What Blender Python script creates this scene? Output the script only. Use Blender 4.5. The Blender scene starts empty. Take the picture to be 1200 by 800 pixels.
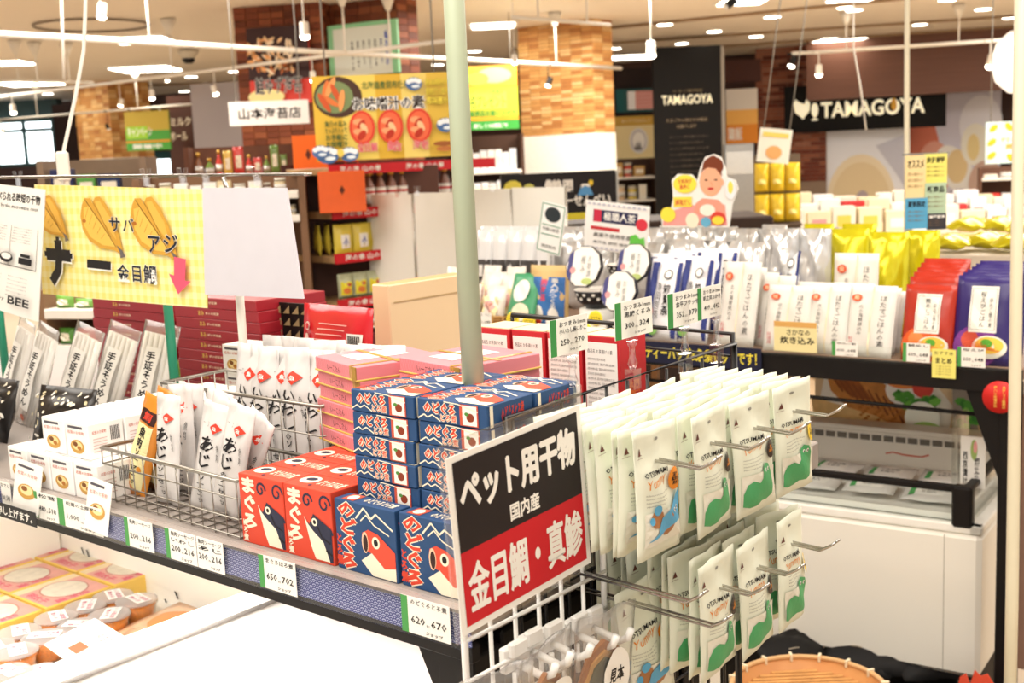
import bpy, math, random
from mathutils import Vector, Matrix
from mathutils.geometry import tessellate_polygon
random.seed(7)
SC = bpy.context.scene
COL = SC.collection
PI = math.pi

# ---------------------------------------------------------------- camera, world, lights, exposure
FPX = 1400.0
EYE = Vector((0, 0, 1.65))
_up = -Vector((400, -9000, -1400)).normalized()
_f = Vector((0, 0, -1)); _Y = (_f - _up * _f.dot(_up)).normalized(); _X = _Y.cross(_up)
RW = Matrix((_X, _Y, _up))                      # world = RW @ camera vector
cd = bpy.data.cameras.new('camera'); cam = bpy.data.objects.new('camera', cd); COL.objects.link(cam)
cam.matrix_world = Matrix.Translation(EYE) @ RW.to_4x4()
cd.sensor_width = 36; cd.lens = 36 * FPX / 1200; cd.clip_start = .05; cd.clip_end = 200
cd.dof.use_dof = True; cd.dof.focus_distance = 1.42; cd.dof.aperture_fstop = 9.5
SC.camera = cam
wd = bpy.data.worlds.new('world'); SC.world = wd; wd.use_nodes = True
wd.node_tree.nodes['Background'].inputs[0].default_value = (1, .97, .925, 1)
wd.node_tree.nodes['Background'].inputs[1].default_value = 1.15
SC.view_settings.view_transform = 'Standard'; SC.view_settings.look = 'None'
SC.view_settings.gamma = 1; SC.view_settings.use_curve_mapping = False
SC.view_settings.exposure = 0.2

def area(name, loc, sx, sy, power, col=(1, .95, .875)):
    l = bpy.data.lights.new(name, 'AREA'); l.shape = 'RECTANGLE'; l.size = sx; l.size_y = sy
    l.energy = power; l.color = col
    o = bpy.data.objects.new(name, l); COL.objects.link(o); o.location = loc; return o
area('ceiling_panel_light', (-.6, .6, 2.93), 1.8, 1.8, 62)
area('ceiling_panel_light', (1.6, 2.2, 2.93), 1.8, 1.8, 60)
area('ceiling_panel_light', (-1.8, 3.4, 2.93), 1.8, 1.8, 60)
area('ceiling_panel_light', (3.4, 6.5, 2.9), 2, 2, 130)
area('ceiling_panel_light', (-2.6, 7.5, 2.9), 2, 2, 130)
area('ceiling_panel_light', (.8, 11, 2.9), 2, 2, 150)
area('ceiling_panel_light', (6.5, 11.5, 2.9), 2, 2, 170)
area('ceiling_panel_light', (-6.5, 13, 2.9), 2, 2, 150)

# ---------------------------------------------------------------- frames: pixel <-> place
def ray(px, py): return RW @ Vector(((px - 600) / FPX, -(py - 400) / FPX, -1))
def PZ(px, py, z):
    d = ray(px, py); return EYE + d * ((z - EYE.z) / d.z)
def AT(px, py, dist): return EYE + ray(px, py) * dist
class Frame:
    def __init__(s, o, yaw):
        s.o = Vector((o[0], o[1], 0)); s.yaw = math.radians(yaw)
        s.a = Vector((math.cos(s.yaw), math.sin(s.yaw), 0)); s.b = Vector((-s.a.y, s.a.x, 0))
    def p(s, a, b, z): return s.o + s.a * a + s.b * b + Vector((0, 0, z))
    def M(s, a, b, z, rz=0, rx=0, ry=0):
        return Matrix.Translation(s.p(a, b, z)) @ Matrix.Rotation(s.yaw + math.radians(rz), 4, 'Z') @ Matrix.Rotation(math.radians(ry), 4, 'Y') @ Matrix.Rotation(math.radians(rx), 4, 'X')
    def onz(s, px, py, z):
        q = PZ(px, py, z) - s.o; return q.dot(s.a), q.dot(s.b)
    def onb(s, px, py, b):
        d = ray(px, py); e = EYE - s.o; t = (b - e.dot(s.b)) / d.dot(s.b); q = e + d * t; return q.dot(s.a), q.z
    def ona(s, px, py, a):
        d = ray(px, py); e = EYE - s.o; t = (a - e.dot(s.a)) / d.dot(s.a); q = e + d * t; return q.dot(s.b), q.z
F = Frame((-.12503, 1.21606), -40.14)           # the near display shelf: a runs right along its front edge, b goes deeper
_q = PZ(1140, 618, .72); S = Frame(_q, -34.1)    # the white chest freezer on the right
_q1, _q2 = PZ(727, 400, 1.12), PZ(1170, 431, 1.12)
T = Frame(_q2, math.degrees(math.atan2(_q2.y - _q1.y, _q2.x - _q1.x)))   # the shelf above it
K = Frame(AT(1000, 130, 16.5), -18.9)            # the far shop wall
G = Frame(AT(430, 200, 5.6), -28)                # aisle shelves in between

# ---------------------------------------------------------------- materials
def lin(h):
    h = h.lstrip('#'); r = []
    for i in (0, 2, 4):
        c = int(h[i:i + 2], 16) / 255; r.append(c / 12.92 if c <= .04045 else ((c + .055) / 1.055) ** 2.4)
    return tuple(r) + (1,)
_M = {}
def C(h, rough=.55, metal=0, var=.05, scale=30, bump=0, emit=0, coat=0):
    k = (h, rough, metal, var, scale, bump, emit, coat)
    if k in _M: return _M[k]
    m = bpy.data.materials.new('colour_' + h.strip('#')); m.use_nodes = True; nt = m.node_tree; b = nt.nodes['Principled BSDF']
    c = lin(h)
    if var:
        tc = nt.nodes.new('ShaderNodeTexCoord'); n = nt.nodes.new('ShaderNodeTexNoise'); n.inputs['Scale'].default_value = scale
        r = nt.nodes.new('ShaderNodeMapRange'); r.inputs[3].default_value = 1 - var * 2; r.inputs[4].default_value = 1 + var
        x = nt.nodes.new('ShaderNodeVectorMath'); x.operation = 'SCALE'; x.inputs[0].default_value = c[:3]
        nt.links.new(tc.outputs['Object'], n.inputs['Vector']); nt.links.new(n.outputs['Fac'], r.inputs[0])
        nt.links.new(r.outputs[0], x.inputs['Scale']); nt.links.new(x.outputs[0], b.inputs['Base Color'])
        if bump:
            bp = nt.nodes.new('ShaderNodeBump'); bp.inputs['Strength'].default_value = bump; bp.inputs['Distance'].default_value = .01
            nt.links.new(n.outputs['Fac'], bp.inputs['Height']); nt.links.new(bp.outputs[0], b.inputs['Normal'])
    else: b.inputs['Base Color'].default_value = c
    b.inputs['Roughness'].default_value = rough; b.inputs['Metallic'].default_value = metal
    if rough >= .45: b.inputs['Specular IOR Level'].default_value = .25
    b.inputs['Coat Weight'].default_value = coat; b.inputs['Coat Roughness'].default_value = .15
    if emit:
        b.inputs['Emission Color'].default_value = c; b.inputs['Emission Strength'].default_value = emit
    _M[k] = m; return m
def P(h): return C(h, .5, var=0)                  # flat printing ink
def clear(name, tint='#ffffff', amt=.12, rough=.08, white=0.0):
    m = bpy.data.materials.new(name); m.use_nodes = True; nt = m.node_tree; nt.nodes.clear()
    o = nt.nodes.new('ShaderNodeOutputMaterial'); t = nt.nodes.new('ShaderNodeBsdfTransparent'); t.inputs[0].default_value = lin(tint)
    g = nt.nodes.new('ShaderNodeBsdfGlossy'); g.inputs['Roughness'].default_value = rough
    lw = nt.nodes.new('ShaderNodeLayerWeight'); lw.inputs[0].default_value = .5
    fr = nt.nodes.new('ShaderNodeMath'); fr.operation = 'POWER'; fr.inputs[1].default_value = 4; nt.links.new(lw.outputs['Facing'], fr.inputs[0])
    ad = nt.nodes.new('ShaderNodeMath'); ad.operation = 'ADD'; ad.inputs[1].default_value = amt; ad.use_clamp = True
    nt.links.new(fr.outputs[0], ad.inputs[0])
    mx = nt.nodes.new('ShaderNodeMixShader'); nt.links.new(ad.outputs[0], mx.inputs[0]); nt.links.new(t.outputs[0], mx.inputs[1]); nt.links.new(g.outputs[0], mx.inputs[2])
    last = mx
    if white:
        d = nt.nodes.new('ShaderNodeBsdfDiffuse'); d.inputs[0].default_value = (.82, .81, .79, 1)
        m2 = nt.nodes.new('ShaderNodeMixShader'); m2.inputs[0].default_value = white
        nt.links.new(mx.outputs[0], m2.inputs[1]); nt.links.new(d.outputs[0], m2.inputs[2]); last = m2
    nt.links.new(last.outputs[0], o.inputs[0]); return m
WHITE = C('#f4f1ea', .5, var=.015); PAPER = C('#f6f3ec', .7, var=.02); PLASTICW = C('#efeee6', .35, var=.01)
BLACKM = C('#120e0d', .5, var=.1); CHROME = C('#b9b6b0', .22, 1, var=.03); INK = P('#1c1a1c'); GLASS = clear('clear_plastic')
FILM = clear('clear_film', amt=.07, white=.1, rough=.2); RAIL = clear('rail_plastic', amt=.01, rough=.1); GLARE = clear('glare_white_glass', amt=.05, white=.38, rough=.4); PANE = clear('glass_pane', tint='#fbfdfc', amt=.01)  # freezer lid pane: glare mixed into the glass as white
CREAM = C('#f2f0df', .45, var=.02, scale=12); GREEN = P('#4d9b50'); REDP = P('#c8202a')

class NG:                                        # small helper for math node chains
    def __init__(s, name):
        s.m = bpy.data.materials.new(name); s.m.use_nodes = True; s.t = s.m.node_tree; s.b = s.t.nodes['Principled BSDF']
        s.tc = s.t.nodes.new('ShaderNodeTexCoord'); sp = s.t.nodes.new('ShaderNodeSeparateXYZ'); s.t.links.new(s.tc.outputs['Object'], sp.inputs[0])
        s.x, s.y, s.z = sp.outputs
    def f(s, op, *a):
        n = s.t.nodes.new('ShaderNodeMath'); n.operation = op
        for i, v in enumerate(a):
            if isinstance(v, (int, float)): n.inputs[i].default_value = v
            else: s.t.links.new(v, n.inputs[i])
        return n.outputs[0]
    def mix(s, fac, c1, c2):
        n = s.t.nodes.new('ShaderNodeMix'); n.data_type = 'RGBA'
        ins = [i for i in n.inputs if i.enabled]
        for i, v in zip(ins, (fac, c1, c2)):
            if isinstance(v, str): i.default_value = lin(v)
            elif isinstance(v, (int, float)): i.default_value = v
            else: s.t.links.new(v, i)
        return [o for o in n.outputs if o.enabled][0]
    def done(s, col, rough=.5):
        s.t.links.new(col, s.b.inputs['Base Color']); s.b.inputs['Roughness'].default_value = rough; return s.m
def seigaiha():
    g = NG('blue_wave_paper'); R = .0056; s_ = R / 2
    n0 = g.f('FLOOR', g.f('DIVIDE', g.z, s_)); res = None
    for k in (1, 0, -1):                         # back to front: later (lower) rows win
        row = g.f('ADD', n0, k)
        off = g.f('MULTIPLY', g.f('FLOORED_MODULO', row, 2), R)
        dx = g.f('SUBTRACT', g.f('FLOORED_MODULO', g.f('ADD', g.x, off), 2 * R), R)
        dz = g.f('SUBTRACT', g.z, g.f('MULTIPLY', row, s_))
        d = g.f('DIVIDE', g.f('SQRT', g.f('ADD', g.f('MULTIPLY', dx, dx), g.f('MULTIPLY', dz, dz))), R)
        ins = g.f('LESS_THAN', d, 1)
        res = d if res is None else g.f('ADD', g.f('MULTIPLY', ins, d), g.f('MULTIPLY', g.f('SUBTRACT', 1, ins), res))
    ring = g.f('GREATER_THAN', g.f('SINE', g.f('MULTIPLY', res, 12.6)), .1)
    return g.done(g.mix(ring, '#25347c', '#a3abd0'), .6)
WAVE = seigaiha()
def gingham():
    g = NG('yellow_gingham_paper'); p = .02
    sx = g.f('GREATER_THAN', g.f('FLOORED_MODULO', g.x, p), p / 2); sz = g.f('GREATER_THAN', g.f('FLOORED_MODULO', g.z, p), p / 2)
    return g.done(g.mix(g.f('MULTIPLY', g.f('ADD', sx, sz), .5), '#f0dc78', '#f4eaae'), .6)
GING = gingham()
def wood(name, c1, c2, sx=1, sz=14):
    g = NG(name); n = g.t.nodes.new('ShaderNodeTexNoise'); mp = g.t.nodes.new('ShaderNodeMapping'); mp.inputs['Scale'].default_value = (sx, sx, sz)
    g.t.links.new(g.tc.outputs['Object'], mp.inputs[0]); g.t.links.new(mp.outputs[0], n.inputs[0]); n.inputs['Scale'].default_value = 2.5
    return g.done(g.mix(n.outputs['Fac'], c1, c2), .5)
BROWNW = wood('dark_wood_panel', '#5e3a2a', '#744a38', .5, 12); KRAFT = wood('cardboard', '#d8bd93', '#e3cba6', 2, 2)

# ---------------------------------------------------------------- mesh builder
_TX = {}
def glyphs(s, bold, res):
    k = (s, bold, res)
    if k in _TX: return _TX[k]
    c = bpy.data.curves.new('t', 'FONT'); c.body = s; c.resolution_u = res; c.offset = bold; c.align_x = 'CENTER'
    o = bpy.data.objects.new('t', c); COL.objects.link(o); dg = bpy.context.evaluated_depsgraph_get(); dg.update()
    m = bpy.data.meshes.new_from_object(o.evaluated_get(dg))
    v = [(q.co.x, q.co.y) for q in m.vertices]; fs = [tuple(p.vertices) for p in m.polygons]
    bpy.data.objects.remove(o); bpy.data.curves.remove(c); bpy.data.meshes.remove(m)
    if not v: v = [(0, 0), (1, 1)]
    x0, x1 = min(a[0] for a in v), max(a[0] for a in v); y0, y1 = min(a[1] for a in v), max(a[1] for a in v)
    v = [((a[0] - x0) / (x1 - x0 or 1), (a[1] - y0) / (y1 - y0 or 1)) for a in v]
    _TX[k] = (v, fs); return _TX[k]
FRONT = lambda u, v, w: (u, -w, v)
class MB:
    def __init__(s): s.v = []; s.f = []; s.i = []; s.mats = []; s.sm = []; s.fn = FRONT; s.w = 0; s.eps = .0003; s.fine = 0
    def mi(s, m):
        if m not in s.mats: s.mats.append(m)
        return s.mats.index(m)
    def add(s, vs, fs, m, M=None, smooth=False):
        n = len(s.v); k = s.mi(m)
        s.v += [tuple(M @ Vector(q)) for q in vs] if M else [tuple(q) for q in vs]
        for f in fs: s.f.append(tuple(n + j for j in f)); s.i.append(k); s.sm.append(smooth)
        return s
    def box(s, x0, y0, z0, x1, y1, z1, m, M=None):
        return s.add([(x, y, z) for z in (z0, z1) for y in (y0, y1) for x in (x0, x1)],
                     [(0, 2, 3, 1), (4, 5, 7, 6), (0, 1, 5, 4), (2, 6, 7, 3), (0, 4, 6, 2), (1, 3, 7, 5)], m, M)
    def bbox(s, x0, y0, z0, x1, y1, z1, m, r=.001, M=None):     # chamfered box
        X, Y, Z = (x0, x1), (y0, y1), (z0, z1); vs = []; id_ = {}
        for i in (0, 1):
            for j in (0, 1):
                for k in (0, 1):
                    sx, sy, sz = (r if i == 0 else -r), (r if j == 0 else -r), (r if k == 0 else -r)
                    for ax in range(3):
                        id_[(i, j, k, ax)] = len(vs)
                        vs.append((X[i] + (0 if ax == 0 else sx), Y[j] + (0 if ax == 1 else sy), Z[k] + (0 if ax == 2 else sz)))
        fs = []
        for i in (0, 1):
            q = [id_[(i, j, k, 0)] for j, k in ((0, 0), (1, 0), (1, 1), (0, 1))]; fs.append(q if i else q[::-1])
            q = [id_[(j, i, k, 1)] for j, k in ((0, 0), (1, 0), (1, 1), (0, 1))]; fs.append(q[::-1] if i else q)
            q = [id_[(j, k, i, 2)] for j, k in ((0, 0), (1, 0), (1, 1), (0, 1))]; fs.append(q if i else q[::-1])
            for j in (0, 1):
                q = [id_[(i, j, 0, 0)], id_[(i, j, 1, 0)], id_[(i, j, 1, 1)], id_[(i, j, 0, 1)]]; fs.append(q if i == j else q[::-1])
                q = [id_[(i, 0, j, 0)], id_[(i, 1, j, 0)], id_[(i, 1, j, 2)], id_[(i, 0, j, 2)]]; fs.append(q[::-1] if i == j else q)
                q = [id_[(0, i, j, 1)], id_[(1, i, j, 1)], id_[(1, i, j, 2)], id_[(0, i, j, 2)]]; fs.append(q if i == j else q[::-1])
                for k in (0, 1):
                    q = [id_[(i, j, k, 0)], id_[(i, j, k, 1)], id_[(i, j, k, 2)]]; fs.append(q if (i + j + k) % 2 else q[::-1])
        return s.add(vs, fs, m, M)
    def tube(s, pts, r, m, n=6, M=None, closed=False, taper=None):
        pts = [Vector(q) for q in pts]; vs = []; fs = []; L = len(pts); pn = None
        for i, q in enumerate(pts):
            a = pts[i - 1] if (i or closed) else q; b = pts[(i + 1) % L] if (i < L - 1 or closed) else q
            t = (b - a).normalized()
            if pn is None:
                pn = Vector((0, 0, 1)) if abs(t.z) < .9 else Vector((1, 0, 0))
            pn = (pn - t * pn.dot(t)).normalized(); bn = t.cross(pn)
            rr = r if taper is None else r * taper[i]
            vs += [tuple(q + (pn * math.cos(2 * PI * k / n) + bn * math.sin(2 * PI * k / n)) * rr) for k in range(n)]
        for i in range(L if closed else L - 1):
            j = (i + 1) % L
            for k in range(n): fs.append((i * n + k, i * n + (k + 1) % n, j * n + (k + 1) % n, j * n + k))
        if not closed: fs += [tuple(range(n))[::-1], tuple((L - 1) * n + k for k in range(n))]
        return s.add(vs, fs, m, M, True)
    def lathe(s, prof, m, n=16, M=None, smooth=True):
        vs = []; fs = []
        for r, z in prof: vs += [(r * math.cos(2 * PI * k / n), r * math.sin(2 * PI * k / n), z) for k in range(n)]
        for i in range(len(prof) - 1):
            for k in range(n): fs.append((i * n + k, i * n + (k + 1) % n, (i + 1) * n + (k + 1) % n, (i + 1) * n + k))
        fs += [tuple(range(n))[::-1], tuple((len(prof) - 1) * n + k for k in range(n))]
        return s.add(vs, fs, m, M, smooth)
    # --- printing on a surface fn(u, v, lift)
    def on(s, fn=FRONT, eps=.0003): s.fn = fn; s.w = eps * .8; s.eps = eps * .3; s.fine = getattr(fn, 'fine', 0); return s
    def _flat(s, vs, fs, m):
        s.w += s.eps
        if s.fine:                               # follow a curved surface: split long faces
            vs = list(vs); out = []; todo = [(f[0], f[i], f[i + 1]) for f in fs for i in range(1, len(f) - 1)]; mid = {}
            def half(a, b):
                q = (min(a, b), max(a, b))
                if q not in mid: mid[q] = len(vs); vs.append(((vs[a][0] + vs[b][0]) / 2, (vs[a][1] + vs[b][1]) / 2))
                return mid[q]
            while todo:
                a, b, c = todo.pop(); L = [abs(vs[p][0] - vs[q][0]) + abs(vs[p][1] - vs[q][1]) for p, q in ((a, b), (b, c), (c, a))]; i = L.index(max(L))
                if L[i] <= s.fine: out.append((a, b, c)); continue
                p, q, r = ((a, b, c), (b, c, a), (c, a, b))[i]; h = half(p, q); todo += [(p, h, r), (h, q, r)]
            fs = out
        n = len(s.v); k = s.mi(m)
        s.v += [tuple(s.fn(u, v, s.w)) for u, v in vs]
        for f in fs: s.f.append(tuple(n + j for j in f)); s.i.append(k); s.sm.append(False)
        return s
    def poly(s, pts, m, smooth=False):
        tr = tessellate_polygon([[Vector((a, b, 0)) for a, b in pts]])
        out = []
        for t in tr:
            a, b, c = (pts[i] for i in t)
            out.append(t if (b[0] - a[0]) * (c[1] - a[1]) - (b[1] - a[1]) * (c[0] - a[0]) > 0 else t[::-1])
        return s._flat(pts, out, m)
    def rect(s, u0, v0, u1, v1, m, n=1, k=1):
        vs = [(u0 + (u1 - u0) * i / n, v0 + (v1 - v0) * j / k) for j in range(k + 1) for i in range(n + 1)]
        return s._flat(vs, [(j * (n + 1) + i, j * (n + 1) + i + 1, (j + 1) * (n + 1) + i + 1, (j + 1) * (n + 1) + i) for j in range(k) for i in range(n)], m)
    def ell(s, cx, cy, rx, ry, m, n=18, a0=0, rot=0):
        c, d = math.cos(rot), math.sin(rot); pts = []
        for i in range(n):
            x, y = rx * math.cos(2 * PI * i / n + a0), ry * math.sin(2 * PI * i / n + a0); pts.append((cx + x * c - y * d, cy + x * d + y * c))
        return s._flat(pts, [tuple(range(n))], m)
    def line(s, pts, w, m):
        for (x0, y0), (x1, y1) in zip(pts, pts[1:]):
            L = math.hypot(x1 - x0, y1 - y0) or 1; nx, ny = -(y1 - y0) / L * w / 2, (x1 - x0) / L * w / 2
            s._flat([(x0 - nx, y0 - ny), (x1 - nx, y1 - ny), (x1 + nx, y1 + ny), (x0 + nx, y0 + ny)], [(0, 1, 2, 3)], m); s.w -= s.eps * .98
        s.w += s.eps * .15; return s
    def text(s, t, u0, v0, u1, v1, m, bold=.0, vert=False, rot=0, res=1, skew=0):
        if vert: t = '\n'.join(t)
        if bold > .022:                          # heavy lettering: shifted passes keep the strokes of dense characters open
            ln = t.split('\n'); k = min(abs(u1 - u0) / max(len(l) for l in ln), abs(v1 - v0) / len(ln)) * (bold - .01) * .62; w0 = s.w
            for n_, (dx, dy) in enumerate(((-k, 0), (k, 0), (0, -k), (0, k), (0, 0))): s.w = w0 - s.eps * .7 + n_ * s.eps * .15; s.text(t, u0 + dx, v0 + dy, u1 + dx, v1 + dy, m, .01, False, rot, res, skew)
            return s
        g, fs = glyphs(t, bold, res); cx, cy = (u0 + u1) / 2, (v0 + v1) / 2; c, d = math.cos(rot), math.sin(rot); vs = []
        for x, y in g:
            x, y = (x - .5) * (u1 - u0) + skew * (y - .5) * (v1 - v0), (y - .5) * (v1 - v0); vs.append((cx + x * c - y * d, cy + x * d + y * c))
        return s._flat(vs, fs, m)
    def mesh(s, name):
        me = bpy.data.meshes.new(name); me.from_pydata(s.v, [], s.f)
        for m in s.mats: me.materials.append(m)
        me.polygons.foreach_set('material_index', s.i); me.polygons.foreach_set('use_smooth', s.sm); me.update(); return me
def SH(fn, u0, v0, k=1.0): return lambda u, v, w: fn(u0 + u * k, v0 + v * k, w)      # a shifted (scaled) sheet on a surface

# ---------------------------------------------------------------- scene objects
def put(name, mb, M=None, label=None, cat=None, group=None, kind=None, parent=None, L=None, plabel=None):
    me = mb.mesh(name) if isinstance(mb, MB) else mb
    o = bpy.data.objects.new(name, me); COL.objects.link(o)
    if parent is not None: o.parent = parent
    if M is not None:
        if parent is not None: o.matrix_local = M
        else: o.matrix_world = M
    for k, v in (('label', label or plabel), ('category', cat), ('group', group), ('kind', kind)):
        if v: o[k] = v
    return o
def thing(name, parts, M, label, cat, group=None, root=None):
    """parts: list of (name, mesh) or (name, mesh, matrix) or (name, mesh, matrix, subparts)."""
    r = put(name, root, M, label, cat, group)
    kids(r, parts); return r
def kids(r, parts):
    for p in parts:
        c = put(p[0], p[1], p[2] if len(p) > 2 else None, parent=r)
        if len(p) > 3: kids(c, p[3])
def me(mb, name='m'): return mb.mesh(name)
ORD = 'bottom-most second third fourth fifth sixth seventh eighth ninth tenth eleventh twelfth thirteenth fourteenth fifteenth sixteenth seventeenth eighteenth nineteenth twentieth'.split()
def nth(i, first='first'):
    t = [first] + ORD[1:]
    return t[i] if i < len(t) else '%dth' % (i + 1)
# ================================================================ 0. THE SHOP HALL
def panel(x0, y0, x1, y1, d, yaw=0):
    """a vertical plane at distance d facing the aisle; returns its frame and the rectangle's a, z, width, height there"""
    q = Frame(AT((x0 + x1) / 2, (y0 + y1) / 2, d), yaw); a0, _ = q.onb(x0, (y0 + y1) / 2, 0); a1, _ = q.onb(x1, (y0 + y1) / 2, 0)
    return q, a0, q.onb((x0 + x1) / 2, y1, 0)[1], a1 - a0, q.onb((x0 + x1) / 2, y0, 0)[1] - q.onb((x0 + x1) / 2, y1, 0)[1]
def slot(fr, b, x0, y0, x1, y1):
    a0, _ = fr.onb(x0, (y0 + y1) / 2, b); a1, _ = fr.onb(x1, (y0 + y1) / 2, b); z1 = fr.onb((x0 + x1) / 2, y0, b)[1]; z0 = fr.onb((x0 + x1) / 2, y1, b)[1]
    return a0, z0, a1 - a0, z1 - z0
ft = NG('floor_tile'); gx = ft.f('LESS_THAN', ft.f('FLOORED_MODULO', ft.x, .45), .006); gy = ft.f('LESS_THAN', ft.f('FLOORED_MODULO', ft.y, .45), .006)
FLOORM = ft.done(ft.mix(ft.f('MAXIMUM', gx, gy), '#cdb698', '#a08a70'), .35)
b = MB(); b.box(-24, -5, -.1, 24, 30, 0, FLOORM); put('floor', b, kind='structure', label='beige tiled shop floor')
CEIL = C('#f1e8da', .8, var=.02, scale=.6)
b = MB(); b.box(-24, -5, 3.0, 24, 30, 3.12, CEIL); put('ceiling', b, kind='structure', label='warm white shop ceiling')
b = MB(); b.box(-24, 0, 0, 9, .2, 3, C('#4b332b', .6, var=.1, scale=2)); put('wall_back', b, K.M(0, 1.2, 0), kind='structure', label='dark brown rear shop wall')
b = MB(); b.box(-24, 0, 0, 24, .2, 3, C('#d9c7ac', .7)); put('wall_far', b, Matrix.Translation((0, 27, 0)), kind='structure', label='beige wall at the far end')
# ceiling joints
for i, (x0, y0, x1, y1) in enumerate([(640, 40, 1200, -16), (600, 58, 1200, 18), (760, 60, 1200, 30), (60, 104, 400, 92)]):
    p0, p1 = PZ(x0, y0, 2.985), PZ(x1, y1, 2.985); b = MB(); b.tube([p0, p1], .018, C('#a58a6c', .6), 4); put('trim_%d' % (i + 1), b, kind='structure', label='thin brown ceiling joint strip, %s from the tiled column' % nth(i))
TILEC = [C(h, .55, var=.08, scale=9) for h in ('#d9a868', '#c98f52', '#e3ba80', '#b87c46', '#d39c5c')]
def tile_column(name, x0, x1, ytop, d, yaw, zsplit, dep, label, rows, cols, cols_m=TILEC, side=True, single=True):
    q = Frame(AT((x0 + x1) / 2, 150, d), yaw); a0, _ = q.onb(x0, 150, 0); a1, _ = q.onb(x1, 150, 0); w = a1 - a0
    core = MB(); core.box(0, .012, 0, w, dep, 3, C('#8a5a34', .7)); o = put(name, core, q.M(a0, 0, 0), kind='structure', label=label)
    lw = MB(); lw.bbox(-.012, -.004, .0, w + .012, dep + .012, zsplit, C('#f1efe6', .5), .004); put('lower_cladding', lw, parent=o, M=Matrix())
    th, tw = (3 - zsplit) / rows, w / cols; big = MB(); ms = []
    for m in cols_m:
        t = MB(); t.bbox(.002, 0, .002, tw - .002, .016, th - .003, m, .002); ms.append(t.mesh('tile'))
    rr = random.Random(3)
    for r in range(rows):
        for c in range(cols):
            y = rr.uniform(-.006, .004)
            if single: put('tile', ms[rr.randrange(len(ms))], Matrix.Translation((c * tw, y, zsplit + r * th)), parent=o)
            else: big.box(c * tw + .002, y, zsplit + r * th + .002, (c + 1) * tw - .002, .016, zsplit + (r + 1) * th - .002, rr.choice(cols_m))
        n = max(1, round(dep / tw))
        for c in range(n): big.box(w, c * dep / n + .003, zsplit + r * th + .002, w + .01, (c + 1) * dep / n - .003, zsplit + (r + 1) * th - .002, cols_m[(r * 3 + c) % len(cols_m)])
    put('side_tiles', big, parent=o, M=Matrix(), kind='stuff'); return o
z2 = Frame(AT(657, 158, 12.7), -40).onb(657, 158, 0)[1]
tile_column('column', 611, 697, 40, 12.7, -40, z2, .35, 'wooden tile clad column with white foot, middle of the hall', 30, 7)
z3 = Frame(AT(115, 186, 18), -40).onb(115, 186, 0)[1]
tile_column('column', 90, 130, 98, 18, -40, z3, .7, 'far left wooden tile clad column', 18, 6, single=False)
RB = [C(h, .6, var=.1, scale=9) for h in ('#8a4a30', '#7b4028', '#9a5838', '#6e3a24')]
tile_column('column', 283, 386, 0, 10.3, -8, 1.0, .3, 'red brown wooden tile column behind the food posters', 36, 7, RB)
tile_column('column', 386, 472, 0, 10.3, -30, 1.0, .3, 'red brown wooden tile column beside the green framed notice', 36, 6, RB, single=False)
# ---------------------------------------------------------------- shared builders
def pouch(w, h, t, m, seed=0, nx=8, nz=12, st=.012, sb=.008, wr=.0012, pinch=0.0, mb=None):
    """a filled pouch, x 0..w, z 0..h, thickness t about y=0; returns builder and its front surface function"""
    rnd = random.Random(seed); ph = [rnd.uniform(0, 6.28) for _ in range(6)]
    def T(u, v):
        if v * h > h - st or v * h < sb: return .0006
        vv = (v * h - sb) / (h - st - sb); bu = max(0, 1 - abs(2 * u - 1) ** 2.6); bv = max(0, math.sin(PI * min(1, vv ** .8))) ** .55
        return .0006 + t / 2 * bu * bv
    def N(u, v): return wr * (math.sin(9 * u + ph[0] + 5 * v) * math.sin(7 * v + ph[1]) + .6 * math.sin(17 * v + 11 * u + ph[2])) * min(1, 8 * u * (1 - u))
    def XW(u, v): return u * w + pinch * (0.5 - u) * 2 * math.sin(PI * v) * w * .5
    def front(u, v, l=0):
        uu, vv = min(1, max(0, u / w)), min(1, max(0, v / h)); return (XW(uu, vv), -T(uu, vv) - l + N(uu, vv), v)
    front.fine = min(w / 7, h / 10)
    mb = mb or MB(); vs = []
    for side in (-1, 1):
        for j in range(nz + 1):
            for i in range(nx + 1):
                u, v = i / nx, j / nz; vs.append((XW(u, v), side * T(u, v) + N(u, v), v * h))
    n = (nx + 1) * (nz + 1); fs = []
    for j in range(nz):
        for i in range(nx):
            a = j * (nx + 1) + i; fs.append((a, a + 1, a + nx + 2, a + nx + 1)); fs.append((n + a, n + a + nx + 1, n + a + nx + 2, n + a + 1))
    for i in range(nx):
        fs.append((i + 1, i, n + i, n + i + 1)); a = nz * (nx + 1) + i; fs.append((a, a + 1, n + a + 1, n + a))
    for j in range(nz):
        a = j * (nx + 1); fs.append((a, a + nx + 1, n + a + nx + 1, n + a)); a += nx; fs.append((a + nx + 1, a, n + a, n + a + nx + 1))
    mb.add(vs, fs, m, None, True); return mb, front
def SIDE(W): return lambda u, v, w: (W + w, u, v)             # right-hand face
def LEFT(D): return lambda u, v, w: (-w, D - u, v)
def TOP(H): return lambda u, v, w: (u, v, H + w)

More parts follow.
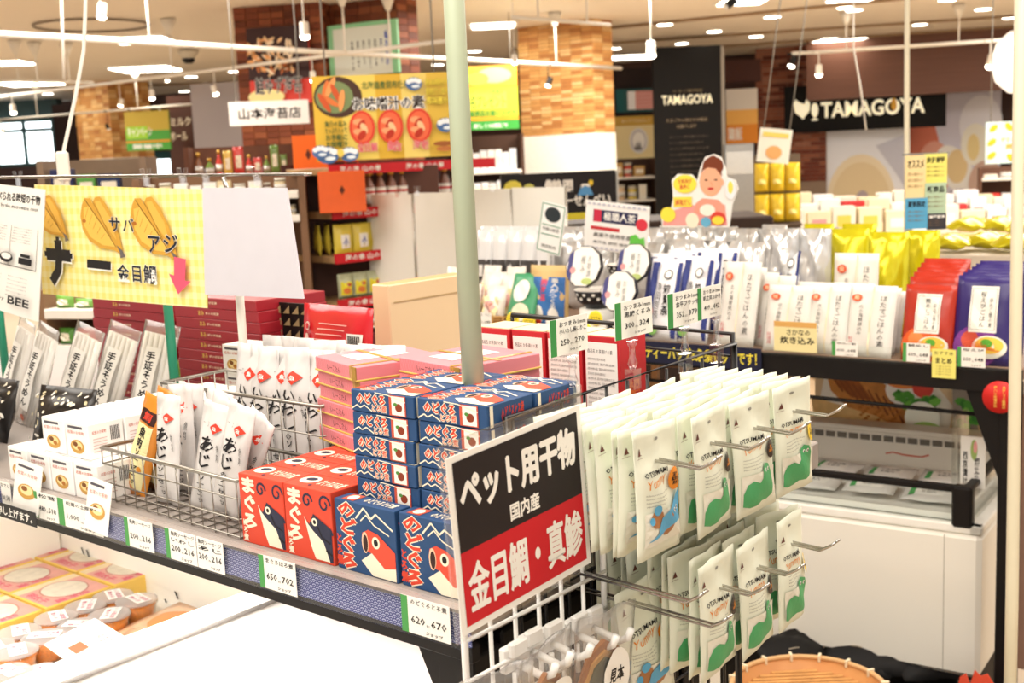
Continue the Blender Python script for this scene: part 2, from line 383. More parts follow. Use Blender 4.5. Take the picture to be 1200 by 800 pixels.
def price_tag(txt, p1, p2, w=.05, h=.036, bar=True):
    b = MB(); b.box(0, 0, 0, w, .0008, h, WHITE); q = MB(); q.on(eps=.0002)
    if bar: q.rect(0, 0, w * .14, h, GREEN)
    x = w * (.2 if bar else .06); lines = txt if isinstance(txt, list) else [txt]
    for i, l in enumerate(lines): q.text(l, x, h * (.8 - .2 * i) , w * .95, h * (.95 - .2 * i), INK, .01)
    q.text(p1, x, h * .3, x + (w - x) * .36, h * .5, INK, .01); q.text(p2, x + (w - x) * .52, h * .3, w * .93, h * .5, INK, .01)
    q.text('税込', x + (w - x) * .4, h * .28, x + (w - x) * .49, h * .35, INK); q.text('ショップ', w * .5, h * .06, w * .85, h * .16, INK, .02)
    return me(b), me(q, 'lettering')
def clip_mesh():
    b = MB()
    for s in (-1, 1):
        b.box(-.006, s * .0015 - .001, -.012, .006, s * .0015 + .001, .002, GLASS); b.box(-.005, s * .004 - .001, .002, .005, s * .004 + .001, .016, GLASS, Matrix.Rotation(s * -.15, 4, 'X'))
    b.tube([(-.007, 0, .002), (.007, 0, .002)], .002, GLASS); return b.mesh('clip')
CLIP = clip_mesh()

# ================================================================ 1. NEAR DISPLAY SHELF
sh = MB(); sh.bbox(-2.1, .0, 1.16, .09, .8, 1.2, C('#988f89', .5, var=.03), .002)
shelf = put('display_shelf', sh, F.M(0, 0, 0), 'long black-edged display shelf holding the boxed and bagged fish snacks', 'shelf')
b_ = MB(); b_.bbox(-2.1, -.006, 1.142, .098, .006, 1.16, BLACKM, .001); put('front_rail', b_, parent=shelf, M=Matrix())
b_ = MB(); b_.bbox(.04, .002, 0.0, .092, .05, 1.143, BLACKM, .002); b_.add([(.04, .01, 1.143), (-.0, .01, 1.143), (.04, .01, 1.06), (.04, .04, 1.143), (0, .04, 1.143), (.04, .04, 1.06)], [(0, 1, 2), (3, 5, 4), (0, 3, 4, 1), (1, 4, 5, 2)], BLACKM)
put('leg', b_, parent=shelf, M=Matrix())
b_ = MB(); b_.bbox(-2.06, .74, 0.0, -2.0, .79, 1.16, BLACKM, .002); put('leg', b_, parent=shelf, M=Matrix())
b_ = MB(); b_.bbox(.04, .40, 0.0, .092, .44, 1.16, BLACKM, .002); put('leg', b_, parent=shelf, M=Matrix())
b_ = MB(); b_.box(-2.1, -.0075, 1.16, .098, -.006, 1.197, WAVE); put('wave_pattern_strip', b_, parent=shelf, M=Matrix(), plabel='blue and white wave patterned price strip')
b_ = MB(); b_.box(-2.1, -.012, 1.196, .098, .02, 1.1995, C('#a79c97', .35, var=.02)); b_.box(-2.1, -.0135, 1.158, .098, -.012, 1.205, RAIL); put('clear_price_rail', b_, parent=shelf, M=Matrix())
b_ = MB(); b_.bbox(.05, .052, .02, .088, .398, 1.155, BLACKM, .003); put('side_panel', b_, parent=shelf, M=Matrix(), plabel='black end panel behind the hanging bags')
tags = [(0, 11, 'おでん', '500', '540', 0), (39, 66, '松茸', '480', '518', 1), (67, 118, '松茸の土瓶蒸し', '1,000', '1,080', 1), (145, 178, '魚肉ソーセージ', '200', '216', 1),
        (193, 229, ['魚肉ソーセージ', 'いわし'], '200', '216', 1), (230, 261, ['魚肉ソーセージ', 'あじ'], '200', '216', 0), (303, 346, 'まぐろほろ煮', '650', '702', 1), (470, 527, 'のどぐろとろ煮', '620', '670', 1)]
tl = ['oden', 'matsutake', 'matsutake steamed soup', 'fish sausage', 'sardine sausage', 'horse mackerel sausage', 'maguro boxes', 'nodoguro boxes']
for i, (x0, x1, t, p1, p2, bar) in enumerate(tags):
    yy = 590 + (x0 - 150) * .3
    a0 = F.onb(x0, yy + 15, -.014)[0]; a1 = F.onb(x1, yy + 15 + (x1 - x0) * .3, -.014)[0]
    bm, pm = price_tag(t, p1, p2, a1 - a0, .040, bar)
    thing('price_tag', [('lettering', pm)], F.M(a0, -.0145, 1.161), 'white strip tag reading %s under the %s' % ('%s and %s yen' % (p1, p2), ['leftmost end', 'tilted picture cards', 'white cube boxes', 'orange wrapped sausages', 'front basket left half', 'front basket right half', 'red tuna boxes', 'blue upright fish boxes'][i]), 'price tag', 'price tags on the wave strip', bm)

# --- white cube boxes with a soup bowl picture
def cube_box():
    w, d, h = .058, .056, .051; b = MB(); b.bbox(0, 0, 0, w, d, h, C('#f5f3f0', .45, var=.01), .0008)
    p = MB(); p.on(); p.rect(w * .12, h * .84, w * .75, h * .91, P('#55525a')); p.text('松茸のお吸物', w * .1, h * .68, w * .8, h * .78, P('#d08a80'), .01)
    p.ell(w * .48, h * .33, w * .3, h * .2, P('#c89a4c')); p.ell(w * .48, h * .36, w * .22, h * .13, P('#edd597')); p.ell(w * .4, h * .4, w * .1, h * .07, P('#7a4a22')); p.ell(w * .56, h * .3, w * .09, h * .06, P('#b0702c'))
    p.on(SIDE(w)); p.text('松茸のお吸物', d * .1, h * .7, d * .5, h * .8, P('#d08a80'), .01)
    for k in range(7): p.rect(d * (.62 + k * .04), h * .45, d * (.64 + k * .04), h * .85, INK)
    for k in range(5): p.rect(d * .1, h * (.2 + k * .09), d * .5, h * (.22 + k * .09), P('#c9a9a4'))
    p.on(TOP(h)); p.rect(w * .1, d * .2, w * .5, d * .24, P('#c8b7b0'))
    return b.mesh('box'), p.mesh('print')
CB, CP = cube_box(); cubes = []
for c in range(4):
    for r in range(2): cubes.append((-.845 + c * .062, .004 + r * .06, 1.2, 'lower layer, %s column from the left, %s row' % (ORD[c] if c else 'first', ['front', 'second'][r])))
for c in range(2):
    for r in range(5): cubes.append((-.762 + c * .066 , .018 + r * .06, 1.2515, 'upper layer, %s column, %s row' % (['left', 'right'][c], ['front', 'second', 'third', 'fourth', 'rear'][r])))
for c in range(2):
    for r in range(3): cubes.append((-.762 + c * .066, .138 + r * .06, 1.2, 'lower layer under the heap, %s column, %s row' % (['left', 'right'][c], ['third', 'fourth', 'rear'][r])))
for i, (a, b, z) in enumerate([(-.80, .225, 1.2), (-.735, .222, 1.2), (-.80, .225, 1.2515), (-.735, .222, 1.2515), (-.80, .225, 1.303), (-.735, .222, 1.303)]):
    cubes.append((a, b + .15, z, 'stack before the dark red boxes, %s, %s' % (['left', 'right'][i % 2], ['bottom', 'middle', 'top'][i // 2])))
for a, b, z, l in cubes:
    thing('soup_box', [('printed_panel', CP)], F.M(a + random.uniform(-.001, .001), b, z, random.uniform(-2.5, 2.5)), 'white cube soup box, ' + l, 'box', 'white cube soup boxes', CB)
# two picture cards hung over the price rail
for i, (x0, x1, yt, yb) in enumerate([(8, 38, 532, 597), (92, 119, 548, 612)]):
    a0, z1 = F.onb(x0, yt, -.018); a1, _ = F.onb(x1, yt + 8, -.018); w = a1 - a0; h = .072; b = MB(); b.box(0, 0, 0, w, .001, h, WHITE)
    p = MB(); p.on(); p.rect(w * .1, h * .86, w * .7, h * .91, P('#55525a')); p.text('松茸のお吸物', w * .1, h * .7, w * .85, h * .78, P('#d08a80')); p.ell(w * .5, h * .4, w * .33, h * .15, P('#c89a4c')); p.ell(w * .5, h * .43, w * .24, h * .1, P('#f0d9a0')); p.ell(w * .42, h * .45, w * .12, h * .05, P('#8a5628'))
    thing('picture_card', [('print', p.mesh('print'))], F.M(a0, -.019, 1.17, 0, -10, 4), 'white soup bowl picture card hung on the shelf edge, ' + ['far left one', 'one beside the front wire basket'][i], 'card', 'picture cards on the shelf edge', b.mesh('card'))

# --- red tuna boxes, blue upright and blue flat boxes
CRM = P('#f3ead2'); RD = P('#d8452f'); NAVY = P('#2f5585'); DARK = P('#2c2f45')
def tuna_box(w=.083, d=.046, h=.086):
    b = MB(); b.bbox(0, 0, 0, w, d, h, C('#d94a33', .45, var=.03), .0008)
    p = MB(); p.on()
    for k, (cx, cy, r) in enumerate(((.86, .82, .13), (.5, .82, .11), (.9, .42, .1))):     # swirls
        pts = [(w * (cx + r * (1 - t / 20) * math.cos(t * .5)), h * (cy + r * (1 - t / 20) * math.sin(t * .5))) for t in range(16)]; p.line(pts, w * .035, DARK)
    p.text('まぐろ', w * .06, h * .22, w * .36, h * .96, CRM, .08, True); p.text('ほろ煮', w * .04, h * .03, w * .15, h * .34, CRM, .05, True)
    p.poly([(w * x, h * y) for x, y in ((.42, .62), (.52, .5), (.62, .66), (.98, .5), (.98, .04), (.75, .04), (.62, .2), (.52, .36), (.44, .5), (.5, .52))], DARK)
    p.poly([(w * x, h * y) for x, y in ((.42, .6), (.5, .5), (.6, .42), (.8, .3), (.92, .04), (.62, .04), (.54, .2), (.48, .4))], CRM)
    p.ell(w * .64, h * .55, w * .06, h * .055, CRM); p.ell(w * .64, h * .55, w * .03, h * .03, INK)
    p.line([(w * .7, h * .5), (w * .78, h * .36), (w * .95, h * .3)], w * .02, INK); p.line([(w * .85, h * .2), (w * .97, h * .14)], w * .03, INK)
    p.on(TOP(h)); p.ell(w * .24, d * .55, w * .17, d * .28, CRM); p.ell(w * .24, d * .6, w * .1, d * .13, DARK); p.text('まぐろほろ煮', w * .48, d * .3, w * .95, d * .72, CRM, .05); p.ell(w * .45, d * .2, w * .03, d * .06, DARK)
    p.on(SIDE(w)); p.text('まぐろ', d * .2, h * .3, d * .8, h * .9, CRM, .05, True)
    return b.mesh('box'), p.mesh('print')
def fish_front(p, w, h):
    p.text('のどぐろ', w * .07, h * .04, w * .36, h * .97, CRM, .2, True); p.text('のどぐろ', w * .07, h * .04, w * .36, h * .97, RD, .09, True)
    p.text('とろ煮', w * .0, h * .06, w * .11, h * .5, RD, .07, True)
    p.line([(w * x, h * y) for x, y in ((.36, .78), (.5, .95), (.62, .82), (.7, .9), (.96, .72))], w * .022, CRM); p.line([(w * x, h * y) for x, y in ((.44, .76), (.54, .86), (.66, .74), (.9, .64))], w * .016, CRM)
    p.poly([(w * x, h * y) for x, y in ((.46, .6), (.56, .66), (.72, .62), (.98, .42), (.98, .05), (.74, .18), (.58, .34), (.48, .36), (.44, .48))], P('#e0503a'))
    p.poly([(w * x, h * y) for x, y in ((.98, .2), (.98, .02), (.6, .02), (.42, .2), (.6, .34), (.8, .16))], CRM)
    p.ell(w * .5, h * .47, w * .055, h * .15, P('#f2c9a8')); p.ell(w * .505, h * .46, w * .04, h * .12, P('#3a2320')); p.ell(w * .68, h * .5, w * .065, h * .085, CRM); p.ell(w * .68, h * .5, w * .035, h * .05, INK)
def nodo_face(p, w, h):
    p.text('のどぐろ', w * .1, h * .42, w * .55, h * .88, CRM, .24)
    p.text('のどぐろ', w * .1, h * .42, w * .55, h * .88, RD, .08); p.text('とろ煮', w * .34, h * .1, w * .57, h * .42, CRM, .2); p.text('とろ煮', w * .34, h * .1, w * .57, h * .42, RD, .01)
    p.line([(w * x, h * y) for x, y in ((.01, .12), (.1, .32), (.15, .2), (.22, .34), (.34, .1))], w * .015, CRM)
    p.rect(w * .62, h * .04, w * .88, h * .96, P('#c8553c')); p.rect(w * .66, h * .08, w * .86, h * .92, P('#f4efe6')); p.ell(w * .77, h * .42, w * .055, h * .19, P('#8a3a20')); p.ell(w * .72, h * .56, w * .03, h * .08, P('#4f8a3c'))
    p.line([(w * .4, h * .98), (w * .6, h * .94), (w * .88, h * .7)], w * .012, CRM)
def nodo_boxes():
    w, d, h = .0975, .0245, .081; m = C('#2a4c78', .5, var=.04); b = MB(); b.bbox(0, 0, 0, w, d, h, m, .0008); p = MB(); p.on(); fish_front(p, w, h)
    p.on(TOP(h)); p.text('のどぐろとろ煮', w * .4, d * .25, w * .9, d * .8, CRM, .06); p.rect(w * .1, d * .1, w * .3, d * .9, P('#c8553c')); p.ell(w * .2, d * .5, w * .07, d * .3, CRM)
    p.on(SIDE(w)); p.text('のどぐろ', d * .2, h * .2, d * .8, h * .9, RD, .05, True)
    up = (b.mesh('box'), p.mesh('print'))
    b = MB(); b.bbox(0, 0, 0, w, .074, .0245, m, .0008); p = MB(); p.on(); nodo_face(p, w, .0245)
    D = .074; p.on(lambda u, v, l: (u, v, .0245 + l)); fish_front(p, w, D)
    p.on(SIDE(w)); p.text('のどぐろとろ煮', D * .3, .003, D * .8, .02, RD, .05); p.rect(D * .05, .001, D * .12, .0235, CRM)
    return up, (b.mesh('box'), p.mesh('print'))
TB = tuna_box(); NU, NF = nodo_boxes()
for c in range(2):
    for r in range(4):
        thing('tuna_box', [('printed_panel', TB[1])], F.M(-.286 + c * .0845, .008 + r * .048, 1.2, random.uniform(-1.2, 1.2) - 1), 'red tuna simmer box, %s row, %s column' % (['front', 'second', 'third', 'rear'][r], ['left', 'right'][c]), 'box', 'red tuna boxes', TB[0])
for c in range(2):
    thing('fish_box', [('printed_panel', NU[1])], F.M(-.114 + c * .102, .008, 1.2, -1), 'blue upright fish box with an open-mouthed red fish, %s one in the front row' % ['left', 'right'][c], 'box', 'blue upright fish boxes', NU[0])
for c, b0 in ((0, .036), (1, .036), (0, .112), (1, .112)):
    for k in range(8):
        j = (-.004 if k == 5 and c == 0 else random.uniform(-.0015, .0015))
        thing('flat_fish_box', [('printed_panel', NF[1])], F.M(-.104 + c * .1015 + j, b0 + random.uniform(-.0012, .0012), 1.2 + k * .0252, random.uniform(-1.5, 1.5)),
              'blue flat fish box, %s in the %s %s stack' % (nth(k, 'lowest') if k < 7 else 'topmost', ['left', 'middle', 'right'][c], 'front' if b0 < .1 else 'rear'), 'box', 'blue flat fish boxes', NF[0])

# --- pink gift boxes with gold ribbon
def pink_box(w, d, h=.0185):
    b = MB(); b.bbox(0, 0, 0, w, d, h, C('#e58a92', .5, var=.03), .0008); b.bbox(-.0012, -.0012, 0, w + .0012, d + .0012, h * .12, P('#d9b85e'), .0004)
    p = MB(); p.on(); p.text('いーこたん', w * .3, h * .25, w * .62, h * .72, P('#8a4a4e'), .01)
    pl = P('#eda4a6')
    for k in range(22): p.line([(w * k / 22, h * .1), (w * (k + 1) / 22, h * .95)], w * .003, pl); p.line([(w * (k + 1) / 22, h * .1), (w * k / 22, h * .95)], w * .003, pl)
    t = MB(); g = C('#c9a548', .3, .4, var=.03); t.on(TOP(h), .0004); t.rect(w * .22, d * .2, w * .62, d * .8, WHITE)
    t.rect(w * .84, 0, w * .9, d, g); t.rect(0, d * .46, w, d * .52, g); t.on(); t.rect(w * .84, 0, w * .9, h, g); t.box(w * .91, -.0015, 0, w, -.0002, h, P('#a8853c')) 
    return b.mesh('box'), p.mesh('print'), t.mesh('ribbon')
PB = pink_box(.125, .125)
for s_, (a, b, z0, rz, n) in enumerate([(-.328, .178, 1.287, -16, 6), (-.185, .19, 1.2, -10, 11)]):
    for k in range(n):
        parts = [('print', PB[1])] + ([('gold_ribbon', PB[2])] if k >= n - 2 else [])
        thing('pink_gift_box', parts, F.M(a + random.uniform(-.003, .003), b + random.uniform(-.002, .002), z0 + k * .0188, rz + random.uniform(-1.5, 1.5)),
              'pink patterned flat gift box, %s in the %s stack' % ('topmost' if k == n - 1 else nth(k, 'lowest'), ['left', 'middle', 'rear'][s_]), 'box', 'pink gift boxes', PB[0])
# --- dark red gift boxes
def dark_box(w=.25, d=.16, h=.0196):
    b = MB(); b.bbox(0, 0, 0, w, d, h, C('#9c1f2c', .4, var=.04), .001); p = MB(); p.on(); p.text('あみ', w * .3, h * .3, w * .37, h * .75, P('#d9b25e'), .05); p.text('鯛の味噌漬', w * .39, h * .4, w * .55, h * .65, P('#e8c8b0'), .02)
    return b.mesh('box'), p.mesh('print')
DB = dark_box()
for s_, (px, py) in enumerate([(118, 460), (207, 478)]):
    a, b = F.onz(px, py, 1.2)
    for k in range(10 if s_ == 0 else 11):
        thing('dark_red_box', [('print', DB[1])], F.M(a + random.uniform(-.003, .003) + .02 * s_, b + .0, 1.2 + k * .0199, random.uniform(-1, 1)),
              'dark red flat gift box, %s in the %s stack behind the yellow sign' % (nth(k, 'lowest') if k < 9 + s_ else 'topmost', ['left', 'right'][s_]), 'box', 'dark red gift boxes', DB[0])

# --- wire baskets
def wire_basket(w, d, h, n1=9, n2=4):
    m = C('#9a958c', .3, .85, var=.05)
    rim = MB(); rim.tube([(0, 0, h), (w, 0, h), (w, d, h), (0, d, h)], .0028, m, 6, closed=True)
    for zz in (.004, h * .35, h * .7): rim.tube([(0, 0, zz), (w, 0, zz), (w, d, zz), (0, d, zz)], .0012, m, 5, closed=True)
    wf = MB(); wf.tube([(0, 0, h), (0, 0, .002), (0, d, .002), (0, d, h)], .0011, m, 5); ws = MB(); ws.tube([(0, 0, h), (0, 0, .002), (w, 0, .002), (w, 0, h)], .0011, m, 5)
    f, s = wf.mesh('wire'), ws.mesh('wire')
    return rim.mesh('basket_rim'), [('wire', f, Matrix.Translation((w * i / (n1 - 1), 0, 0))) for i in range(n1)] + [('wire', s, Matrix.Translation((0, d * (i + 1) / (n2 + 1), 0))) for i in range(n2)]
R1, W1 = wire_basket(.315, .125, .075, 13, 4); thing('wire_basket', W1, F.M(-.605, .018, 1.2, -2), 'low grey wire basket at the shelf front holding the mackerel sausages', 'basket', None, R1)
R2, W2 = wire_basket(.36, .12, .135, 14, 4); thing('wire_basket', W2, F.M(-.67, .165, 1.2, 0), 'taller grey wire basket behind, packed with white sardine sausage bags', 'basket', None, R2)
def bag_white(word, w=.052, h=.15, t=.02, seed=0):
    b, fr = pouch(w, h, t, C('#dcd8d5', .32, var=.05), seed, 6, 14, wr=.0032); p = MB(); p.on(fr, .0006)
    p.text('一丁', w * .14, h * .78, w * .42, h * .82, P('#8a8684')); c = (w * .66, h * .79); p.poly([(c[0], c[1] - h * .05), (c[0] + w * .17, c[1]), (c[0], c[1] + h * .05), (c[0] - w * .17, c[1])], P('#d9412e')); p.text('魚', c[0] - w * .06, c[1] - h * .018, c[0] + w * .06, c[1] + h * .018, WHITE, .02)
    p.text(word, w * .3, h * .42, w * .68, h * .7, INK, .03, True); p.text('のソーセージ', w * .4, h * .08, w * .6, h * .4, INK, .02, True); p.text('魚肉', w * .8, h * .5, w * .88, h * .66, P('#555'  '555'), 0, True)
    return b.mesh('bag'), p.mesh('print')
def bag_gold(seed=3, w=.05, h=.15):
    b, fr = pouch(w, h, .022, C('#d9882c', .3, var=.1), seed, 6, 14, wr=.002); p = MB(); p.on(fr, .0006)
    p.rect(w * .16, h * .1, w * .84, h * .72, P('#e9dfa8'), 5, 10); p.rect(w * .16, h * .74, w * .84, h * .86, P('#3a1f1a'), 5, 2); p.text('鯛', w * .3, h * .76, w * .7, h * .84, P('#d9412e'), .03)
    p.text('魚肉', w * .35, h * .5, w * .65, h * .7, INK, .05, True); p.text('ソーセージ', w * .36, h * .13, w * .64, h * .48, INK, .03, True); p.ell(w * .7, h * .3, w * .08, h * .03, P('#d98a2c'))
    return b.mesh('bag'), p.mesh('print')
AJ = [bag_white('あじ', seed=k) for k in range(2)]; IW = [bag_white('いわし', seed=k + 5) for k in range(2)]; GO = bag_gold()
fb_ = [(147, .055, -10, 15, 'g', 0), (172, .085, -8, 10, 'g', -5), (184, .05, -5, 2, 'a', 0), (206, .095, -4, -3, 'a', 3), (222, .06, -6, 12, 'a', 5), (232, .09, -4, 20, 'a', -5), (248, .045, -5, 16, 'a', 0), (262, .075, -4, 28, 'a', -4), (212, .12, -3, 4, 'a', 4), (236, .12, -3, 10, 'a', 4)]
for i, (px, b, rx, ry, k, rz) in enumerate(fb_):
    src = GO if k == 'g' else AJ[i % 2]; a = F.onb(px, 588, b)[0]
    thing('sausage_bag', [('printed_panel', src[1])], F.M(a, b, 1.204 + .015 * (ry > 15), rz, rx, ry), '%s in the front basket, %s' % ('gold and orange sausage pack' if k == 'g' else 'white mackerel sausage bag', ['leftmost', 'second from left', 'upright beside the gold packs', 'behind the upright white one', 'fifth from left', 'sixth from left', 'leaning at the front right', 'leaning farthest right', 'rear row left', 'rear row right'][i]), 'bag', 'sausage bags in the front basket', src[0])
for r in range(2):
    for i in range(7):
        thing('sardine_sausage_bag', [('printed_panel', IW[(i + r) % 2][1])], F.M(-.545 + i * .04 + r * .012, .19 + r * .05, 1.205, random.uniform(-6, 6), random.uniform(-7, -3), random.uniform(-5, 3)) @ Matrix.Scale(1.3 + .03 * r, 4),
              'white sardine sausage bag standing in the rear basket, %s row, %s from the left' % (['front', 'back'][r], nth(i)), 'bag', 'sardine sausage bags', IW[(i + r) % 2][0])

# --- left: black patterned pouches and clear bags of white sticks
b, fr = pouch(.14, .11, .05, C('#23201f', .3, var=.1), 4, 10, 10); p = MB(); p.on(fr, .0008); rr = random.Random(4)
for k in range(60): x, y = rr.uniform(.008, .132), rr.uniform(.01, .1); p.ell(x, y, rr.uniform(.0025, .006), rr.uniform(.0015, .003), rr.choice([P('#efe6cf'), P('#cdbf98'), P('#e9e4da')]), 7, rot=rr.uniform(0, 3))
BK = (b.mesh('pouch'), p.mesh('print'))
for i, (a, b0, rz) in enumerate([(-1.10, .035, -4), (-1.0, .12, 8), (-1.22, .12, 0)]):
    thing('black_pouch', [('printed_panel', BK[1])], F.M(a, b0, 1.2, rz, -18, 0), 'black pouch with pale speckled pattern at the left shelf end, %s one' % ['front', 'rear right', 'rear left'][i], 'pouch', 'black pouches', BK[0])
def stick_bag(seed):
    w, h = .085, .2; b, fr = pouch(w, h, .03, FILM, seed, 8, 12); s_ = MB()
    for k in range(6): s_.tube([(w * (.13 + k * .147), 0, .012), (w * (.13 + k * .147), .001, h * .9)], .0062, C('#f4f0e8', .6), 7)
    p = MB(); p.on(fr, .001); p.rect(w * .3, h * .2, w * .7, h * .78, WHITE, 4, 8); p.text('手延そうめん', w * .38, h * .24, w * .62, h * .74, INK, .04, True); p.ell(w * .5, h * .12, w * .1, h * .03, P('#c86a50'))
    return b.mesh('film'), s_.mesh('sticks'), p.mesh('label')
SB = stick_bag(9)
for i, (a, b0, rz, ry) in enumerate([(-1.24, .22, -6, 12), (-1.17, .25, 2, 14), (-1.11, .28, 6, 14), (-.99, .29, 10, 8), (-1.34, .24, -10, 10)]):
    thing('noodle_bag', [('white_sticks', SB[1]), ('label', SB[2])], F.M(a, b0, 1.2, rz, -14, ry), 'clear bag of white sticks with a brush-lettered label, %s from the left end' % ['second', 'third', 'fourth', 'fifth', 'first'][i], 'bag', 'clear bags of sticks', SB[0])
# green packs low behind
b, fr = pouch(.07, .09, .03, C('#6fa93f', .4, var=.15), 4); GP = b.mesh('pack')
for i in range(4): thing('green_snack_pack', [], F.M(-1.18 + i * .055, .46, 1.2, 0, -8) , 'small green snack pack behind the clear bags, %s of four' % nth(i), 'pack', 'green packs', GP)

# --- red retort pouch
b, fr = pouch(.17, .235, .035, C('#d21f2b', .25, var=.06), 8, 10, 14, wr=.003); p = MB(); p.on(fr, .0012)
for k in range(5): p.rect(.05, .205 - k * .008, .12 - .006 * k, .2065 - k * .008, P('#f3b9b2'), 4, 1)
p.ell(.022, .2, .009, .007, P('#f3c9c2')); p.ell(.022, .2, .006, .0045, P('#d21f2b')); p.ell(.022, .182, .009, .007, P('#f3c9c2')); p.rect(.125, .165, .158, .195, WHITE, 4, 3)
for k in range(8): p.rect(.128 + k * .0036, .169, .130 + k * .0036, .192, INK, 1, 3)
thing('red_pouch', [('print', p.mesh('print'))], F.M(-.59, .36, 1.2, -4, -6), 'large glossy red pouch with a barcode behind the white sausage bags', 'pouch', None, b.mesh('pouch'))

# --- tall red boxes with white information labels
def tall_box(w=.0565, d=.055, h=.222):
    b = MB(); b.bbox(0, 0, 0, w, d, h, C('#c3222a', .4, var=.03), .001); b.box(.0005, .0005, h, w - .0005, d - .0005, h + .0012, C('#e2d2b0', .6)); p = MB(); p.on(); p.rect(w * .04, 0.004, w * .93, h * .965, WHITE)
    p.text('商品名 お茶漬けの素', w * .1, h * .9, w * .8, h * .925, INK)
    for k in range(12): p.text('原材料名 国内製造鯛加工品使用'[:9 + k % 5], w * .1, h * (.86 - k * .028), w * (.85 if k % 3 else .6), h * (.875 - k * .028), P('#8f8a88'))
    p.text('株式会社 磯八', w * .1, h * .47, w * .62, h * .5, INK, .03); p.text('本店', w * .66, h * .5, w * .86, h * .53, INK, .03)
    for k in range(6): p.text('保存方法直射日光を避け'[:8 + k % 3], w * .1, h * (.42 - k * .03), w * .85, h * (.435 - k * .03), P('#8f8a88'))
    p.on(SIDE(w)); p.text('鯛', d * .3, h * .6, d * .7, h * .75, P('#e0703c'), .02)
    return b.mesh('box'), p.mesh('print')
TL = tall_box()
for i in range(4):
    thing('tall_red_box', [('white_label', TL[1])], F.M(-.193 + i * .0595, .352, 1.2, -2 + random.uniform(-.6, .6)), 'tall red box with a white information label, %s from the pole' % nth(i, 'first'), 'box', 'tall red boxes', TL[0])
# --- pole, rods, clips
def pole(a, b, z0, z1, r, label, name='support_pole', m=None, par=None):
    q = MB(); q.lathe([(r, z0), (r, z1)], m or C('#adb79c', .4, var=.02), 20); q.lathe([(r * 1.5, z0), (r * 1.5, z0 + .012)], m or C('#dfe6d2', .35), 20)
    return put(name, q, F.M(a, b, 0), label, 'pole')
_a, _b = AT(558, 520, 1.33), AT(530.5, -30, 1.40); q = MB(); q.tube([_a, _b, _a + (_b - _a) * ((2.99 - _a.z) / (_b.z - _a.z))], .0125, C('#adb79c', .4, var=.02), 20)
q2 = AT(558, 520, 1.33); q.tube([(q2.x, q2.y, 1.02), tuple(q2)], .0125, C('#adb79c', .4, var=.02), 20)
put('support_pole', q, None, 'pale green round steel pole rising in front of the blue boxes', 'pole')
# ================================================================ 2. WIRE RACK WITH HANGING BAGS (its face looks along +a)
WIREB = C('#22201f', .35, .3, var=.05)
rk = MB(); rk.tube([(.062, 0, 1.384), (.53, 0, 1.392), (.53, 0, .75), (.062, 0, .75)], .0045, WIREB, 8, closed=True)
vw = MB(); vw.tube([(0, 0, .75), (0, 0, 1.386)], .0022, WIREB, 6); vw = vw.mesh('wire')
hw = MB(); hw.tube([(.062, .003, 0), (.53, .003, 0)], .0022, WIREB, 6); hw = hw.mesh('wire')
thing('hanging_rack', [('wire', vw, Matrix.Translation((.07 + .042 * i, 0, 0))) for i in range(11)] + [('wire', hw, Matrix.Translation((0, 0, z))) for z in (1.345, 1.245, 1.18, 1.08, .98, .88)],
      F.M(.1, 0, 0, 90), 'black wire grid rack fixed to the shelf end, carrying the pale snack bags', 'rack', None, rk.mesh('grid_frame'))
rk = MB(); rk.tube([(-.38, 0, 1.41), (.0, 0, 1.404), (0, 0, .9)], .004, WIREB, 8); rk.tube([(-.38, 0, 1.38), (0, 0, 1.374)], .002, WIREB, 6); rk.tube([(-.38, 0, 1.41), (-.38, 0, 1.38)], .003, WIREB, 6); rk.tube([(-.2, 0, 1.407), (-.2, 0, 1.377)], .002, WIREB, 6)
put('rack_side_grid', rk, F.M(.095, .535, 0), 'short black wire side grid at the far corner of the hanging rack', 'rack')

